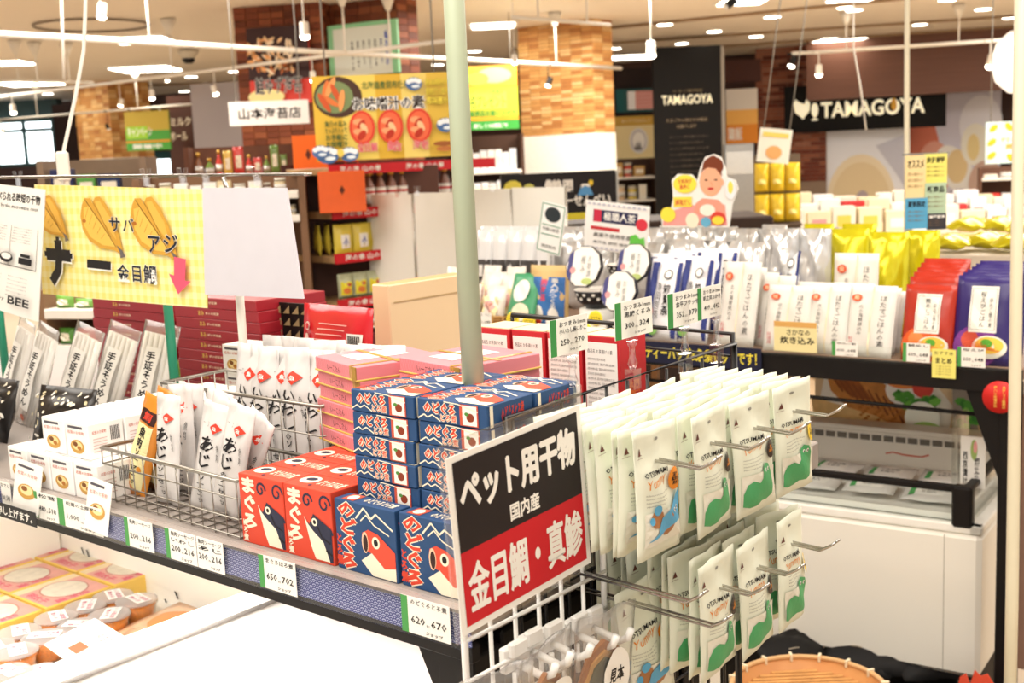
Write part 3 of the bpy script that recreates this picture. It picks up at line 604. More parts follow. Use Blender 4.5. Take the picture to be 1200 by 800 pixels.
BAGM = C('#e6e9d6', .45, var=.015, scale=20); OR = P('#e08a2c'); GR = P('#4fa368'); BLU = P('#5aa6cf'); GY = P('#b5b3a4')
def snack_bag(kind, seed):
    w, h = .083, .131; b, fr = pouch(w, h, .017, BAGM, seed, 8, 14, st=.03, wr=.0018, pinch=.05); p = MB(); p.on(fr, .0005)
    cu = w * .5
    p.ell(cu, h * .9, w * .06, h * .012, P('#8b8a80'), 12); p.poly([(w * .1, h * .8), (w * .2, h * .8), (w * .15, h * .855)], P('#6b3f36')); p.line([(w * .05, h * .78), (w * .22, h * .78)], .0004, P('#8a6a60'))
    p.text('OTSUMAMI', w * .12, h * .63, w * .66, h * .67, INK, .03); p.text('Yummy', w * .14, h * .53, w * .6, h * .62, OR, .0, rot=.12, skew=.2)
    for k in range(4): p.text('Natural Jerky for Pets'[:22 - k * 3], w * .14, h * (.485 - k * .028), w * (.62 - .05 * k), h * (.5 - k * .028), P('#7b7a74'))
    p.rect(w * .08, h * .1, w * .92, h * .36, P('#e3e0d0'), 6, 4)
    if kind == 'b':
        p.ell(w * .8, h * .56, w * .15, h * .09, OR); p.text('国産\n無添加\n素材', w * .72, h * .51, w * .88, h * .61, INK, .02)
        for cx, cy, r in ((.3, .3, .14), (.55, .22, .15), (.7, .32, .1)): p.ell(w * cx, h * cy, w * r, h * r * .5, P('#a9744a'), 9)
        p.poly([(w * x, h * y) for x, y in ((.12, .14), (.3, .19), (.4, .3), (.6, .36), (.75, .4), (.88, .48), (.9, .36), (.82, .24), (.6, .2), (.4, .17))], BLU); p.ell(w * .3, h * .37, w * .07, h * .04, BLU); p.ell(w * .18, h * .3, w * .05, h * .03, BLU)
        p.ell(w * .68, h * .33, w * .03, h * .018, WHITE); p.ell(w * .77, h * .34, w * .03, h * .018, WHITE); p.ell(w * .68, h * .33, w * .013, h * .01, INK); p.ell(w * .77, h * .34, w * .013, h * .01, INK)
    else:
        c = {'g': P('#3a2e28'), 'y': P('#e8c53c')}[kind]; p.ell(w * .82, h * .52, w * .13, h * .085, c); p.text('国産\n無添加', w * .75, h * .49, w * .89, h * .55, OR if kind == 'g' else INK, .02)
        p.poly([(w * x, h * y) for x, y in ((.1, .1), (.1, .21), (.18, .28), (.3, .3), (.42, .27), (.48, .3), (.5, .38), (.6, .42), (.72, .4), (.8, .33), (.84, .2), (.8, .12), (.66, .09), (.5, .1), (.4, .07), (.25, .07))], GR)
        for x in (.6, .69): p.ell(w * x, h * .36, w * .028, h * .017, WHITE); p.ell(w * (x + .005), h * .358, w * .013, h * .01, INK)
    return b.mesh('bag'), p.mesh('print')
SN = {k: [snack_bag(k, 20 + i * 3 + j) for j in range(2)] for i, k in enumerate('bgy')}
def hook(L):
    q = MB()
    for s in (-.004, .004): q.tube([(s, 0, 0), (s, -L, -.006), (s * .6, -L - .012, .001), (s * .2, -L - .02, .008)], .0016, CHROME, 6)
    q.bbox(-.007, -.002, -.012, .007, .004, .014, CHROME, .001); q.tube([(-.004, -L - .02, .008), (.004, -L - .02, .008)], .0016, CHROME, 6); return q.mesh('peg_hook')
HK = hook(.185); HK2 = hook(.2)
rows = [('upper', [(.128, 1.348, 9, .235, 'b'), (.225, 1.346, 9, .24, 'g'), (.318, 1.343, 9, .24, 'g'), (.408, 1.345, 9, .245, 'y')]),
        ('lower', [(.098, 1.222, 0, .2, 'g'), (.143, 1.182, 0, .2, 'g'), (.221, 1.19, 9, .25, 'g'), (.303, 1.187, 8, .25, 'g'), (.39, 1.19, 8, .25, 'y')])]
for tier, hs in rows:
    for hi, (b0, z, n, amax, kind) in enumerate(hs):
        thing('peg_hook', [], F.M(.104, b0, z, 90), 'chrome double peg hook on the black rack, %s tier, %s from the camera end' % (tier, nth(hi)), 'hook', 'peg hooks', HK)
        for k in range(n):
            a = amax - k * (amax - .118) / max(1, n - 1); src = SN[kind][k % 2]; up = .24
            zb = z - .006 * (a - .104) / .185 + .003
            r0 = F.M(a, b0 + random.uniform(-.003, .003), zb, 90 + random.uniform(-9, 9), random.uniform(-3, 3), random.uniform(-2.5, 2.5)) @ Matrix.Translation((-.0415, 0, -.131 * (1 - up)))
            thing('snack_bag', [('printed_panel', src[1])], r0, 'pale dried fish snack bag, %s hook %s, %s' % (tier, nth(hi), 'front-most' if k == 0 else nth(k) + ' from its front'),
                  'bag', 'pale snack bags on the rack', src[0])

# --- red and black sign in a clear sleeve, with its clips on the rack rail
sw, shh = .198, .168
b = MB(); b.box(-.006, -.001, -.006, sw + .006, .002, shh + .012, GLASS); base = b.mesh('sleeve')
c = MB(); c.box(0, -.0022, 0, sw, -.0012, shh, WHITE); p = MB(); p.on(lambda u, v, w: (u, -.0023 - w, v)); m_ = .035
p.rect(sw * m_, shh * .04, sw * (1 - m_), shh * .46, P('#c81e28')); p.rect(sw * m_, shh * .46, sw * (1 - m_), shh * .965, P('#241c1c'))
def bold(p, t, u0, v0, u1, v1, m, b, o=0, **k):
    for dx, dy in ((-o, 0), (o, 0), (0, -o), (0, o)) if o else ((0, 0),): p.text(t, u0 + dx, v0 + dy, u1 + dx, v1 + dy, m, b, res=3, **k)
bold(p, 'ペット用干物', sw * .07, shh * .66, sw * .93, shh * .89, WHITE, .08); bold(p, '国内産', sw * .4, shh * .5, sw * .62, shh * .6, WHITE, .05)
bold(p, '金目鯛・真鯵', sw * .07, shh * .1, sw * .94, shh * .38, WHITE, .05)
sg = thing('clip_sign', [('sign_board', c.mesh('b')), ('lettering', p.mesh('l'))], F.M(.172, -.1, 1.222, 90, 0, -3.4), 'red and black sign with bold white Japanese lettering in a clear sleeve', 'sign', None, base)
def stand_clip(h, a, b0, z, label, rz=0):
    q = MB(); q.box(-.008, -.006, -.012, .008, .006, .012, GLASS); q.lathe([(.0035, .012), (.006, .018), (.0035, .026), (.0035, h * .5), (.006, h * .55), (.0035, h * .6)], GLASS, 8); q.box(-.008, -.003, h * .6, .008, .003, h, GLASS)
    return put('clear_clip', q, F.M(a, b0, z, rz), label, 'clip', 'clear card clips')
for i, (px, py) in enumerate([(672, 470), (742, 447), (803, 425), (840, 412)]):
    bb, zz = F.ona(px, py, .1); stand_clip(.075, .1, bb, 1.386, 'clear plastic card clip on the black rail, %s from the sign' % nth(i), 90)
def card(name, px0, py0, px1, py1, lines, prices, a, label, lift=0):
    b0, z1 = F.ona(px0, py0, a); b1, z1b = F.ona(px1, py0 , a); _, z0 = F.ona(px0, py1, a); w, h = b1 - b0, z1 - z0
    bm = MB(); bm.box(0, 0, 0, w, .0008, h, WHITE); q = MB(); q.on(eps=.0002); q.rect(0, 0, w * .16, h, P('#3f8f4a'))
    q.text(lines[0], w * .24, h * .76, w * .95, h * .9, INK, .01); q.text(lines[1], w * .24, h * .56, w * .95, h * .72, INK, .01); q.text(prices[0], w * .26, h * .26, w * .5, h * .42, INK, .01); q.text(prices[1], w * .64, h * .26, w * .9, h * .42, INK, .01); q.text('税込', w * .52, h * .24, w * .6, h * .3, INK); q.text('ショップ', w * .5, h * .08, w * .8, h * .15, INK, .02)
    return thing('price_card', [('lettering', q.mesh('l'))], F.M(a, b0, z0, 90), label, 'price card', 'clipped price cards', bm.mesh('card'))
card('c', 644, 376, 688, 420, ['おつまみ1mm', '小いわし焼いりこ'], ['250', '270'], .1, 'clipped price card nearest the red and black sign, reading 250 and 270')
card('c', 720, 356, 764, 400, ['おつまみ1mm', '黒糖くるみ'], ['300', '324'], .1, 'clipped price card before the lowest wrapped plate, reading 300 and 324')
card('c', 782, 345, 820, 386, ['おつまみ1mm', '金平プラッセ'], ['352', '379'], .1, 'clipped price card before the navy tea packs, reading 352 and 379')
card('c', 817, 338, 845, 376, ['おつまみ1mm', '帆立貝おかき'], ['409', '442'], .1, 'clipped price card touching the tall white pack, reading 409 and 442')

# --- white wire grid below the sign with sample bags
WG = C('#f1f0ec', .35, var=.01)
wg = MB(); wg.tube([(-.083, 0, .92), (-.083, 0, 1.262), (-.078, 0, 1.268), (-.07, 0, 1.27), (.13, 0, 1.27), (.138, 0, 1.262), (.138, 0, .92)], .0035, WG, 8, closed=True)
v_ = MB(); v_.tube([(0, 0, .92), (0, 0, 1.27)], .0022, WG, 6); v_ = v_.mesh('wire'); h_ = MB(); h_.tube([(-.083, -.003, 0), (.138, -.003, 0)], .0022, WG, 6); h_ = h_.mesh('wire')
thing('white_wire_grid', [('wire', v_, Matrix.Translation((-.083 + .0368 * i, 0, 0))) for i in range(1, 6)] + [('wire', h_, Matrix.Translation((0, 0, 1.21 - .04 * i))) for i in range(7)],
      F.M(.16, 0, 0, 90), 'white wire grid panel hung below the red and black sign', 'rack', None, wg.mesh('grid_frame'))
def fish_bag(seed):
    w, h = .095, .14; b, fr = pouch(w, h, .012, FILM, seed, 8, 10, wr=.003, pinch=.03); fi = MB(); D1, D2, D3 = C('#a9672c', .5, var=.2, scale=60), C('#4f5136', .5, var=.3, scale=80), C('#d09a52', .5, var=.15, scale=60)
    prof = [(.5, .04), (.72, .12), (.86, .3), (.88, .5), (.76, .68), (.5, .78), (.24, .68), (.12, .5), (.14, .3), (.28, .12)]
    def fishlayer(k, z, m):
        pts = [(.5 + (x - .5) * k, .42 + (y - .42) * k) for x, y in prof]; vs = [(w * x, z + .0015 * math.sin(9 * x), h * y) for x, y in pts] + [(w * x, z + .004, h * y) for x, y in pts]; n = len(pts)
        fi.add(vs, [tuple(range(n))[::-1], tuple(range(n, 2 * n))] + [(i, (i + 1) % n, n + (i + 1) % n, n + i) for i in range(n)], m)
    fishlayer(1, .0, D1); fishlayer(.8, -.0012, D3); fishlayer(.66, -.0024, D2)
    lb = MB(); lb.on(fr, .0012); lb.ell(w * .66, h * .5, w * .25, h * .2, WHITE, 20); lb.text('見本', w * .53, h * .44, w * .79, h * .56, INK, .05, res=2)
    return b.mesh('film'), fi.mesh('fish'), lb.mesh('label')
FB = [fish_bag(41), fish_bag(42)]
for i, (px, py) in enumerate([(705, 712), (632, 735), (575, 755)]):
    b0, z0 = F.ona(px, py, .2); z0 = min(z0, 1.195)
    thing('sample_bag', [('dried_fish', FB[i % 2][1]), ('oval_label', FB[i % 2][2])], F.M(.205, b0, z0, 90 + (-4, 5, -6)[i], 3, (3, -6, 4)[i]) @ Matrix.Translation((-.047, 0, -.14)), 'clear sample bag of dried fish with a white oval label, %s from the right' % nth(i), 'bag', 'sample bags', FB[i % 2][0])
b0, z0 = F.ona(722, 700, .19)
thing('snack_bag', [('printed_panel', SN['b'][0][1])], F.M(.185, .165, 1.19, 88, 0, -5) @ Matrix.Translation((-.041, 0, -.142)) @ Matrix.Scale(1.12, 4), 'pale snack bag showing an orange balloon, hung beside the white grid', 'bag', 'pale snack bags on the rack', SN['b'][0][0])
hk = MB(); hk.bbox(-.016, -.006, -.012, .016, .004, .014, WG, .002); hk.bbox(-.012, -.012, .004, .012, -.004, .02, WG, .002); hk.tube([(0, -.006, -.004), (0, -.04, -.01), (0, -.05, -.004), (0, -.054, .006)], .004, WG, 8); hk.tube([(-.008, -.01, -.01), (-.008, -.01, -.04)], .003, WG, 6)
HKW = hk.mesh('plastic_hook')
for i, (px, py) in enumerate([(618, 757), (642, 748), (672, 738), (690, 730), (600, 770)]):
    b0, z0 = F.ona(px, py, .158); thing('plastic_hook', [], F.M(.158, b0, z0, 90), 'white plastic hook clamped on the white wire grid, %s along' % nth(i), 'hook', 'white plastic hooks', HKW)
# ================================================================ 3. RODS AND HANGING SIGNS ABOVE THE SHELF
rd = MB(); rd.tube([(-1.45, 0, 1.655), (-.39, 0, 1.637), (-.39, -.012, 1.637)], .0025, CHROME, 8); rdp = [('rod_support', None)]
ps = MB(); ps.tube([(-.585, .012, 1.2), (-.585, .012, 1.56)], .0065, C('#ece9dc', .4), 12); ps.lathe([(.009, 1.555), (.009, 1.585), (.006, 1.59)], C('#dcd8ca', .4), 10, Matrix.Translation((-.585, .012, 0))); ps.tube([(-.585, .012, 1.59), (-.585, .0, 1.637)], .0035, CHROME, 8)
thing('sign_rod', [('support_post', ps.mesh('post'))], F.M(0, .245, 0), 'thin chrome sign rod on a white post running over the shelf', 'rod', None, rd.mesh('rod'))
gp = MB(); gp.tube([(0, 0, 1.2), (0, 0, 1.6)], .008, C('#2f9a78', .4), 12); gp.lathe([(.016, 1.2), (.016, 1.206), (.009, 1.21)], C('#2f9a78', .4), 12)
for i, (px, py) in enumerate([(204, 440), (3, 400)]): put('green_post', gp.mesh('post'), F.M(F.onb(px, py, .3)[0], .3, 0), 'slim green upright post %s' % ['between the two dark red box stacks', 'at the left end behind the clear bags'][i], 'post', 'green posts')
def sheet(w, h, m, th=.001, bend=0):
    b = MB(); n = 8; vs = []
    for y in (0, th):
        for j in (0, 1):
            for i in range(n + 1): u = i / n; vs.append((u * w, y - bend * math.sin(PI * u) * (1 - j) , j * h))
    fs = []
    for i in range(n):
        fs += [(i, i + 1, n + 2 + i, n + 1 + i), (2 * n + 2 + i, 3 * n + 3 + i, 3 * n + 4 + i, 2 * n + 3 + i), (n + 1 + i, n + 2 + i, 3 * n + 4 + i, 3 * n + 3 + i), (i + 1, i, 2 * n + 2 + i, 2 * n + 3 + i)]
    fs += [(0, n + 1, 3 * n + 3, 2 * n + 2), (n, 3 * n + 2 - n, 4 * n + 3, 2 * n + 1 + 0)] if 0 else []
    b.add(vs, fs, m); return b, lambda u, v, l=0: (u, -bend * math.sin(PI * min(1, max(0, u / w))) * (1 - min(1, max(0, v / h))) - l, v)
# yellow fish-corner sign
def skew_sheet(bb, TLc, TRc, BRc, BLc, m, curl=.004):
    q = [F.onb(x, y, bb) for x, y in (BLc, BRc, TRc, TLc)]; a0, z0 = q[0]
    def fn(u, v, l=0):
        a = (q[0][0] * (1 - u) + q[1][0] * u) * (1 - v) + (q[3][0] * (1 - u) + q[2][0] * u) * v; z = (q[0][1] * (1 - u) + q[1][1] * u) * (1 - v) + (q[3][1] * (1 - u) + q[2][1] * u) * v
        return (a - a0, -curl * math.sin(PI * u) * (1 - v) - l, z - z0)
    b = MB(); n = 8; vs = [tuple(Vector(fn(i / n, j / 2)) + Vector((0, y, 0))) for y in (0, .0012) for j in range(3) for i in range(n + 1)]; k = 3 * (n + 1); fs = []
    for j in range(2):
        for i in range(n): c = j * (n + 1) + i; fs += [(c, c + 1, c + n + 2, c + n + 1), (k + c, k + c + n + 1, k + c + n + 2, k + c + 1)]
    b.add(vs, fs, m); return b, fn, q
yb = .235; b, fn, qd = skew_sheet(yb, (40, 216), (243, 222), (243, 361), (50, 344), GING); aL, zB = qd[0]; p = MB(); p.on(lambda u, v, l: (u, -.0045 - l, v), .0003)
def Yp(l): return [(F.onb(x, y, yb)[0] - aL, F.onb(x, y, yb)[1] - zB) for x, y in l]
def Yt(t, x0, y0, x1, y1, m, bd=.0, o=0):
    (u0, _), (u1, _) = Yp([(x0, (y0 + y1) / 2), (x1, (y0 + y1) / 2)]); (_, v1), (_, v0) = Yp([((x0 + x1) / 2, y0), ((x0 + x1) / 2, y1)]); p.text(t, u0 + o, v0 - o, u1 + o, v1 - o, m, bd, res=2, rot=-.04)
def fish_half(ox, oy, s=1):
    f = lambda l: Yp([(ox + x * s, oy + y * s) for x, y in l])
    p.poly(f([(0, 10), (3, 2), (10, 2), (13, 8), (16, 1), (22, 0), (30, 10), (40, 30), (46, 48), (50, 64), (51, 72), (46, 70), (40, 66), (24, 64), (9, 54), (1, 40), (-2, 24)]), P('#cf9c3a'))
    p.poly(f([(2, 14), (8, 12), (26, 38), (42, 62), (26, 60), (11, 50), (3, 36)]), P('#e8bb55')); p.poly(f([(16, 6), (22, 5), (36, 28), (43, 54), (26, 30)]), P('#e2b24e'))
    p.line(f([(4, 4), (12, 16), (26, 36), (42, 62)]), .0012, P('#4a3520')); p.line(f([(12, 4), (22, 22), (36, 50)]), .001, P('#7a5420'))
    for k in range(5): p.line(f([(8 + k * 5, 14 + k * 8), (4 + k * 5, 28 + k * 6)]), .0008, P('#b37c28'))
    p.ell(*f([(3, 30)])[0], .006, .003, P('#b06b28')); p.poly(f([(43, 60), (50, 66), (54, 74), (48, 76), (47, 68)]), P('#6a6460'))
fish_half(99, 230, .95); fish_half(158, 230, 1.05); fish_half(46, 228, .72)
for t, x0, y0, x1, y1 in (('サ', 132, 254, 145, 271), ('バ', 148, 255, 161, 271), ('ア', 178, 276, 192, 296), ('ジ', 196, 274, 213, 296), ('金', 142, 309, 156, 329), ('目', 160, 311, 170, 330), ('鯛', 173, 310, 188, 332)):
    Yt(t, x0, y0, x1, y1, WHITE, .06); Yt(t, x0, y0, x1, y1, P('#1c2230'), .02)
Yt('ナ', 60, 281, 88, 331, WHITE, .16, .002); Yt('ナ', 60, 281, 88, 331, INK, .14)
p.poly(Yp([(108, 305), (136, 308), (136, 318), (108, 315)]), WHITE); p.poly(Yp([(107, 303), (135, 306), (135, 316), (107, 313)]), INK)
p.poly(Yp([(209, 300), (223, 303), (222, 328), (229, 329), (214, 344), (203, 320), (209, 322)]), P('#e45872'))
thing('fish_corner_sign', [('print', p.mesh('print'))], F.M(aL, yb, zB), 'yellow gingham hanging sign with split dried fish pictures and a pink arrow', 'sign', None, b.mesh('sheet'))
# white information sheet, far left
W_ = H_ = 1.0; b, fn, qd = skew_sheet(.185, (-34, 212), (53, 222), (45, 377), (-50, 345), PAPER, .006); aL, zB = qd[0]; p = MB(); p.on(fn, .0006); p.fine = .12
p.text('レンジで食べられる時短の干物', W_ * .1, H_ * .88, W_ * .95, H_ * .95, INK, .03, res=2); p.text('only heating by the microwave oven', W_ * .2, H_ * .82, W_ * .93, H_ * .86, INK)
p.rect(W_ * .2, H_ * .38, W_ * .95, H_ * .385, INK)
for x in (.34, .63, .95): p.rect(W_ * (x - .004), H_ * .38, W_ * x, H_ * .7, INK)
for k in range(12):
    for x in (.36, .66): p.text('電子レンジで温めてください'[:8 + k % 4], W_ * x, H_ * (.68 - k * .021 if k < 6 else .3 - (k - 6) * .03), W_ * (x + .22), H_ * (.69 - k * .021 if k < 6 else .31 - (k - 6) * .03), P('#77747a'))
p.rect(W_ * .38, H_ * .42, W_ * .52, H_ * .5, INK); p.rect(W_ * .4, H_ * .435, W_ * .48, H_ * .485, WHITE); p.ell(W_ * .63, H_ * .45, W_ * .08, H_ * .04, INK); p.ell(W_ * .63, H_ * .46, W_ * .06, H_ * .025, WHITE); p.rect(W_ * .78, H_ * .42, W_ * .93, H_ * .47, INK); p.rect(W_ * .8, H_ * .475, W_ * .91, H_ * .5, INK)
p.text('Produced by', W_ * .3, H_ * .1, W_ * .66, H_ * .135, INK, .01); p.text('BEE', W_ * .7, H_ * .09, W_ * .93, H_ * .155, INK, .02, res=2)
thing('information_sheet', [('print', p.mesh('print'))], F.M(aL, .185, zB), 'white printed instruction sheet with cooking icons hanging at the left edge', 'sheet', None, b.mesh('sheet'))
# blank white board
pts = [F.onb(x, y, .225) for x, y in ((240, 345), (355, 350), (335, 220), (237, 220))]; b = MB(); vs = [(a, y, z) for y in (0, .003) for a, z in pts]; b.add(vs, [(0, 1, 2, 3), (7, 6, 5, 4), (0, 4, 5, 1), (1, 5, 6, 2), (2, 6, 7, 3), (3, 7, 4, 0)], C('#cfcdd4', .6, var=.02))
put('blank_board', b, F.M(0, .225, 0), 'blank white hanging board beside the yellow fish sign', 'board')
for i, px in enumerate((20, 170, 213, 240, 300)):
    a, z = F.onb(px, 216, .238); put('rod_clip', CLIP, F.M(a, .241, 1.637 - .017 * (a + .39) - .004), 'clear plastic bulldog clip on the chrome rod, %s from the left' % nth(i), 'clip', 'clear rod clips')
# ================================================================ 4. OPEN CHEST FREEZER BELOW THE SHELF
FW = C('#f3efe4', .35, var=.01, scale=5)
ca, cb = F.onz(77, 661, .74)                     # inner far-left corner
fz = MB(); x0, x1, y0, y1 = ca, -.03, cb - 1.75, cb
fz.bbox(x0 - .06, y1, .12, x1 + .06, y1 + .07, .99, FW, .01); fz.bbox(x0 - .07, y0, .12, x0, y1, .99, FW, .01); fz.bbox(x0 - .06, y0 - .07, .12, x1 + .06, y0, .86, FW, .01); fz.bbox(x1, y0, .12, x1 + .07, y1, .99, FW, .01)
fz.box(x0, y0, .12, x1, y1, .66, FW)
chest = put('chest_freezer', fz, F.M(0, 0, 0), 'large white open chest freezer under the display shelf', 'freezer')
ln = MB()
for z in (.955, .935, .925): ln.box(x0, y1 - .004, z, x1, y1 - .001, z + .004, C('#8f8a84', .4))
put('inner_rail', ln, parent=chest, M=Matrix())
ho = MB()
for px, py in ((195, 706), (223, 715), (198, 725), (207, 697), (97, 645), (103, 648), (81, 654)):
    a, z = F.onb(px, py, y1 - .002); ho.add([(a - .006, y1 - .003, z + .008), (a + .002, y1 - .003, z - .008), (a + .008, y1 - .003, z - .008), (a, y1 - .003, z + .008)], [(0, 1, 2, 3)], INK)
put('rack_holes', ho, parent=chest, M=Matrix())
# lid: white frame with glass over the right part, its glare painted as white
la, lb = F.onz(300, 695, .97)
lid = MB(); L0, L1, B0, B1 = la, x1, y0 + .03, y1 - .03
for (u0, v0, u1, v1) in ((L0, B0, L0 + .07, B1), (L1 - .07, B0, L1, B1), (L0, B0, L1, B0 + .05), (L0, B1 - .03, L1, B1)): lid.bbox(u0, v0, .962, u1, v1, .982, C('#dcd8ce', .3), .003)
gk = MB(); gk.tube([(L0 + .072, B0 + .05, .979), (L0 + .072, B1 - .03, .979)], .0035, C('#8a8580', .5), 5)
gl = MB(); gl.box(L0 + .07, B0 + .05, .968, L1 - .07, B1 - .03, .974, GLARE)
thing('sliding_cover', [('glare_white_pane', gl.mesh('pane')), ('gasket', gk.mesh('gasket'))], F.M(0, 0, 0), 'white framed frosted sliding cover over the right part of the open freezer', 'cover', None, lid.mesh('frame'))
# orange frozen packs under the lid
b = MB(); b.bbox(0, 0, 0, .16, .12, .03, C('#f0a27c', .4, var=.15, scale=40), .006); FP_ = b.mesh('pack')
for i in range(16):
    thing('frozen_pack', [], F.M(la + .09 + (i % 4) * .17, B1 - .2 - (i // 4) * .15, .9, random.uniform(-6, 6)), 'orange frozen fish pack under the frosted lid, row %s, %s from the left' % (['one', 'two', 'three', 'four'][i // 4], nth(i % 4)), 'pack', 'frozen packs under the lid', FP_)
b = MB(); b.bbox(la + .1, B0 + .08, .66, x1 - .02, B1 - .06, .899, C('#eee9dd', .5), .01); put('stacked_cartons', b, F.M(0, 0, 0), 'pale carton block filling the freezer below the frosted lid', 'carton')
lt = bpy.data.lights.new('added_freezer_light', 'AREA'); lt.shape = 'RECTANGLE'; lt.size = 1.5; lt.size_y = .06; lt.energy = 7; lt.color = (1, .96, .9)  # added strip lamp, unseen, put in to brighten the freezer below
lo = bpy.data.objects.new('added_freezer_light', lt); COL.objects.link(lo); lo.matrix_world = F.M(-.8, .12, 1.13)
ls = MB(); ls.bbox(-1.6, .08, 1.134, -.02, .16, 1.16, WHITE, .002); put('added_lamp_housing', ls, parent=shelf, M=Matrix(), plabel='white lamp housing under the shelf board')  # housing made up to go with the added strip lamp
# boxes with round windows
def win_box(w=.15, d=.15, h=.045):
    b = MB(); b.bbox(0, 0, 0, w, d, h, C('#f0c860', .4, var=.03), .002); t = MB(); t.on(TOP(h)); t.rect(.004, .004, w - .004, d - .004, C('#e9a79a', .4, var=.08, scale=60)); t.rect(w * .02, d * .02, w * .2, d * .98, P('#f0d9b0'))
    t.ell(w * .5, d * .55, w * .36, d * .33, P('#c98f80'), 24); t.ell(w * .5, d * .55, w * .335, d * .305, C('#e9dfca', .6, var=.12, scale=60), 24); t.text('明太子', w * .3, d * .06, w * .78, d * .2, P('#e0607a'), .03); t.text('北海道', w * .82, d * .2, w * .96, d * .7, P('#e0607a'), .02, True)
    t.on(); t.rect(.002, .004, w - .002, h * .85, P('#f5de4e')); t.text('もつ鍋', w * .3, h * .2, w * .6, h * .7, P('#8a6a30'), .02)
    return b.mesh('box'), t.mesh('print')
WB = win_box()
zb = .735; n = 0
A0, BB0 = F.onz(136, 686, zb + .045)
for i in range(4):
    for j in range(3):
        thing('window_box', [('printed_top', WB[1])], F.M(A0 - .155 - j * .156, BB0 - .0 - i * .157, zb, 0), 'pink round-window box in the freezer, %s from far wall, %s row from the cups' % (nth(i), nth(j)), 'box', 'round window boxes', WB[0])
b = MB(); b.bbox(A0 - .5, BB0 - .5, .662, A0 + .0, BB0 + .15, zb - .001, FW, .004); put('freezer_tray', b, F.M(0, 0, 0), 'white inner tray carrying the round window boxes', 'tray')
# roe cups
def cup():
    b = MB(); b.lathe([(.03, 0), (.034, .004), (.04, .036), (.043, .038), (.043, .041), (.039, .042)], clear('cup_plastic', '#fff6ec', .03, white=.03), 20)
    r = MB(); r.lathe([(.028, .002), (.037, .033), (.02, .034)], C('#f5a03a', .35, var=.3, scale=260), 20)
    l = MB(); l.lathe([(.0425, .042), (.042, .045), (.036, .0465)], clear('lid_plastic', '#fff8f4', .0, white=.3), 20); s = MB(); s.on(lambda u, v, w: (u, v, .0468 + w)); s.rect(-.03, -.012, .03, .02, WHITE); s.text('いくら醤油漬', -.026, .006, .026, .016, P('#b04a6a'), .03); s.text('数の子', -.02, -.008, .02, .002, P('#b04a6a'), .02)
    return b.mesh('cup'), r.mesh('roe'), l.mesh('lid'), s.mesh('sticker')
CU = cup(); n = 0
for (px, py) in [(160, 705), (132, 700), (128, 722), (100, 712), (92, 735), (66, 725), (52, 748), (22, 742), (18, 765), (8, 790), (48, 790), (-10, 760)]:
    a, b0 = F.onz(px, py, .775)
    thing('roe_cup', [('orange_roe', CU[1]), ('lid', CU[2], Matrix(), [('sticker', CU[3])])], F.M(a, b0, .735, random.uniform(-50, 50)), 'clear cup of orange fish roe with white lid sticker, %s from far freezer wall' % nth(n), 'cup', 'roe cups', CU[0]); n += 1
a, b0 = F.onz(185, 745, .735)
b = MB(); b.bbox(A0 + .005, BB0 - 1.2, .662, A0 + .46, BB0 + .15, .734, FW, .004); put('freezer_tray', b, F.M(0, 0, 0), 'white inner tray carrying the roe cups', 'tray')
b, fr = pouch(.2, .16, .03, C('#f3c7a0', .3, var=.2, scale=50), 5, 8, 8); p = MB(); p.on(fr, .001); p.ell(.1, .08, .06, .05, P('#e9995e')); p.rect(.12, .02, .19, .07, WHITE, 3, 3)
for i, (px, py) in enumerate([(196, 742), (170, 768), (110, 800), (225, 765)]):
    a, b0 = F.onz(px, py, .752); thing('frozen_fish_pack', [('print', p.mesh('print') if i == 0 else bpy.data.meshes['print.%03d' % 0] if 0 else p.mesh('print'))], F.M(a - .1, b0 - .06, .752, 12 * i, -86), 'peach coloured frozen fish pack beside the roe cups, %s from the far wall' % nth(i), 'pack', 'peach fish packs', b.mesh('pack'))
a, b0 = F.onz(110, 755, .79); b = MB(); b.box(0, 0, 0, .22, .1, .0015, WHITE); p = MB(); p.on(TOP(.0016)); p.text('いくら醤油漬け', .02, .065, .14, .085, P('#777'  '777')); p.rect(.06, .02, .1, .045, P('#d96a4a')); p.rect(.15, .06, .19, .08, P('#6b82c8')); p.text('お買得', .12, .02, .18, .045, P('#555'  '555'))
thing('price_placard', [('print', p.mesh('print'))], F.M(a - .03, b0 - .08, .81, -8, 12), 'white placard with a small red patch lying on the cups in the freezer', 'placard', None, b.mesh('card'))
# dark hanging label at the left freezer edge
a, z = F.onb(0, 585, -.03); a1, z1 = F.onb(41, 601, -.03); b = MB(); b.box(0, 0, 0, .2 + a1 - a, .001, .022, INK); p = MB(); p.on(); p.text('お取り扱いお願い申し上げます。', .06, .004, .19 + a1 - a, .018, WHITE, .03)
thing('black_label', [('lettering', p.mesh('l'))], F.M(a - .2, -.03, z1 - .022), 'black strip label with white lettering under the left shelf edge', 'label', None, b.mesh('strip'))
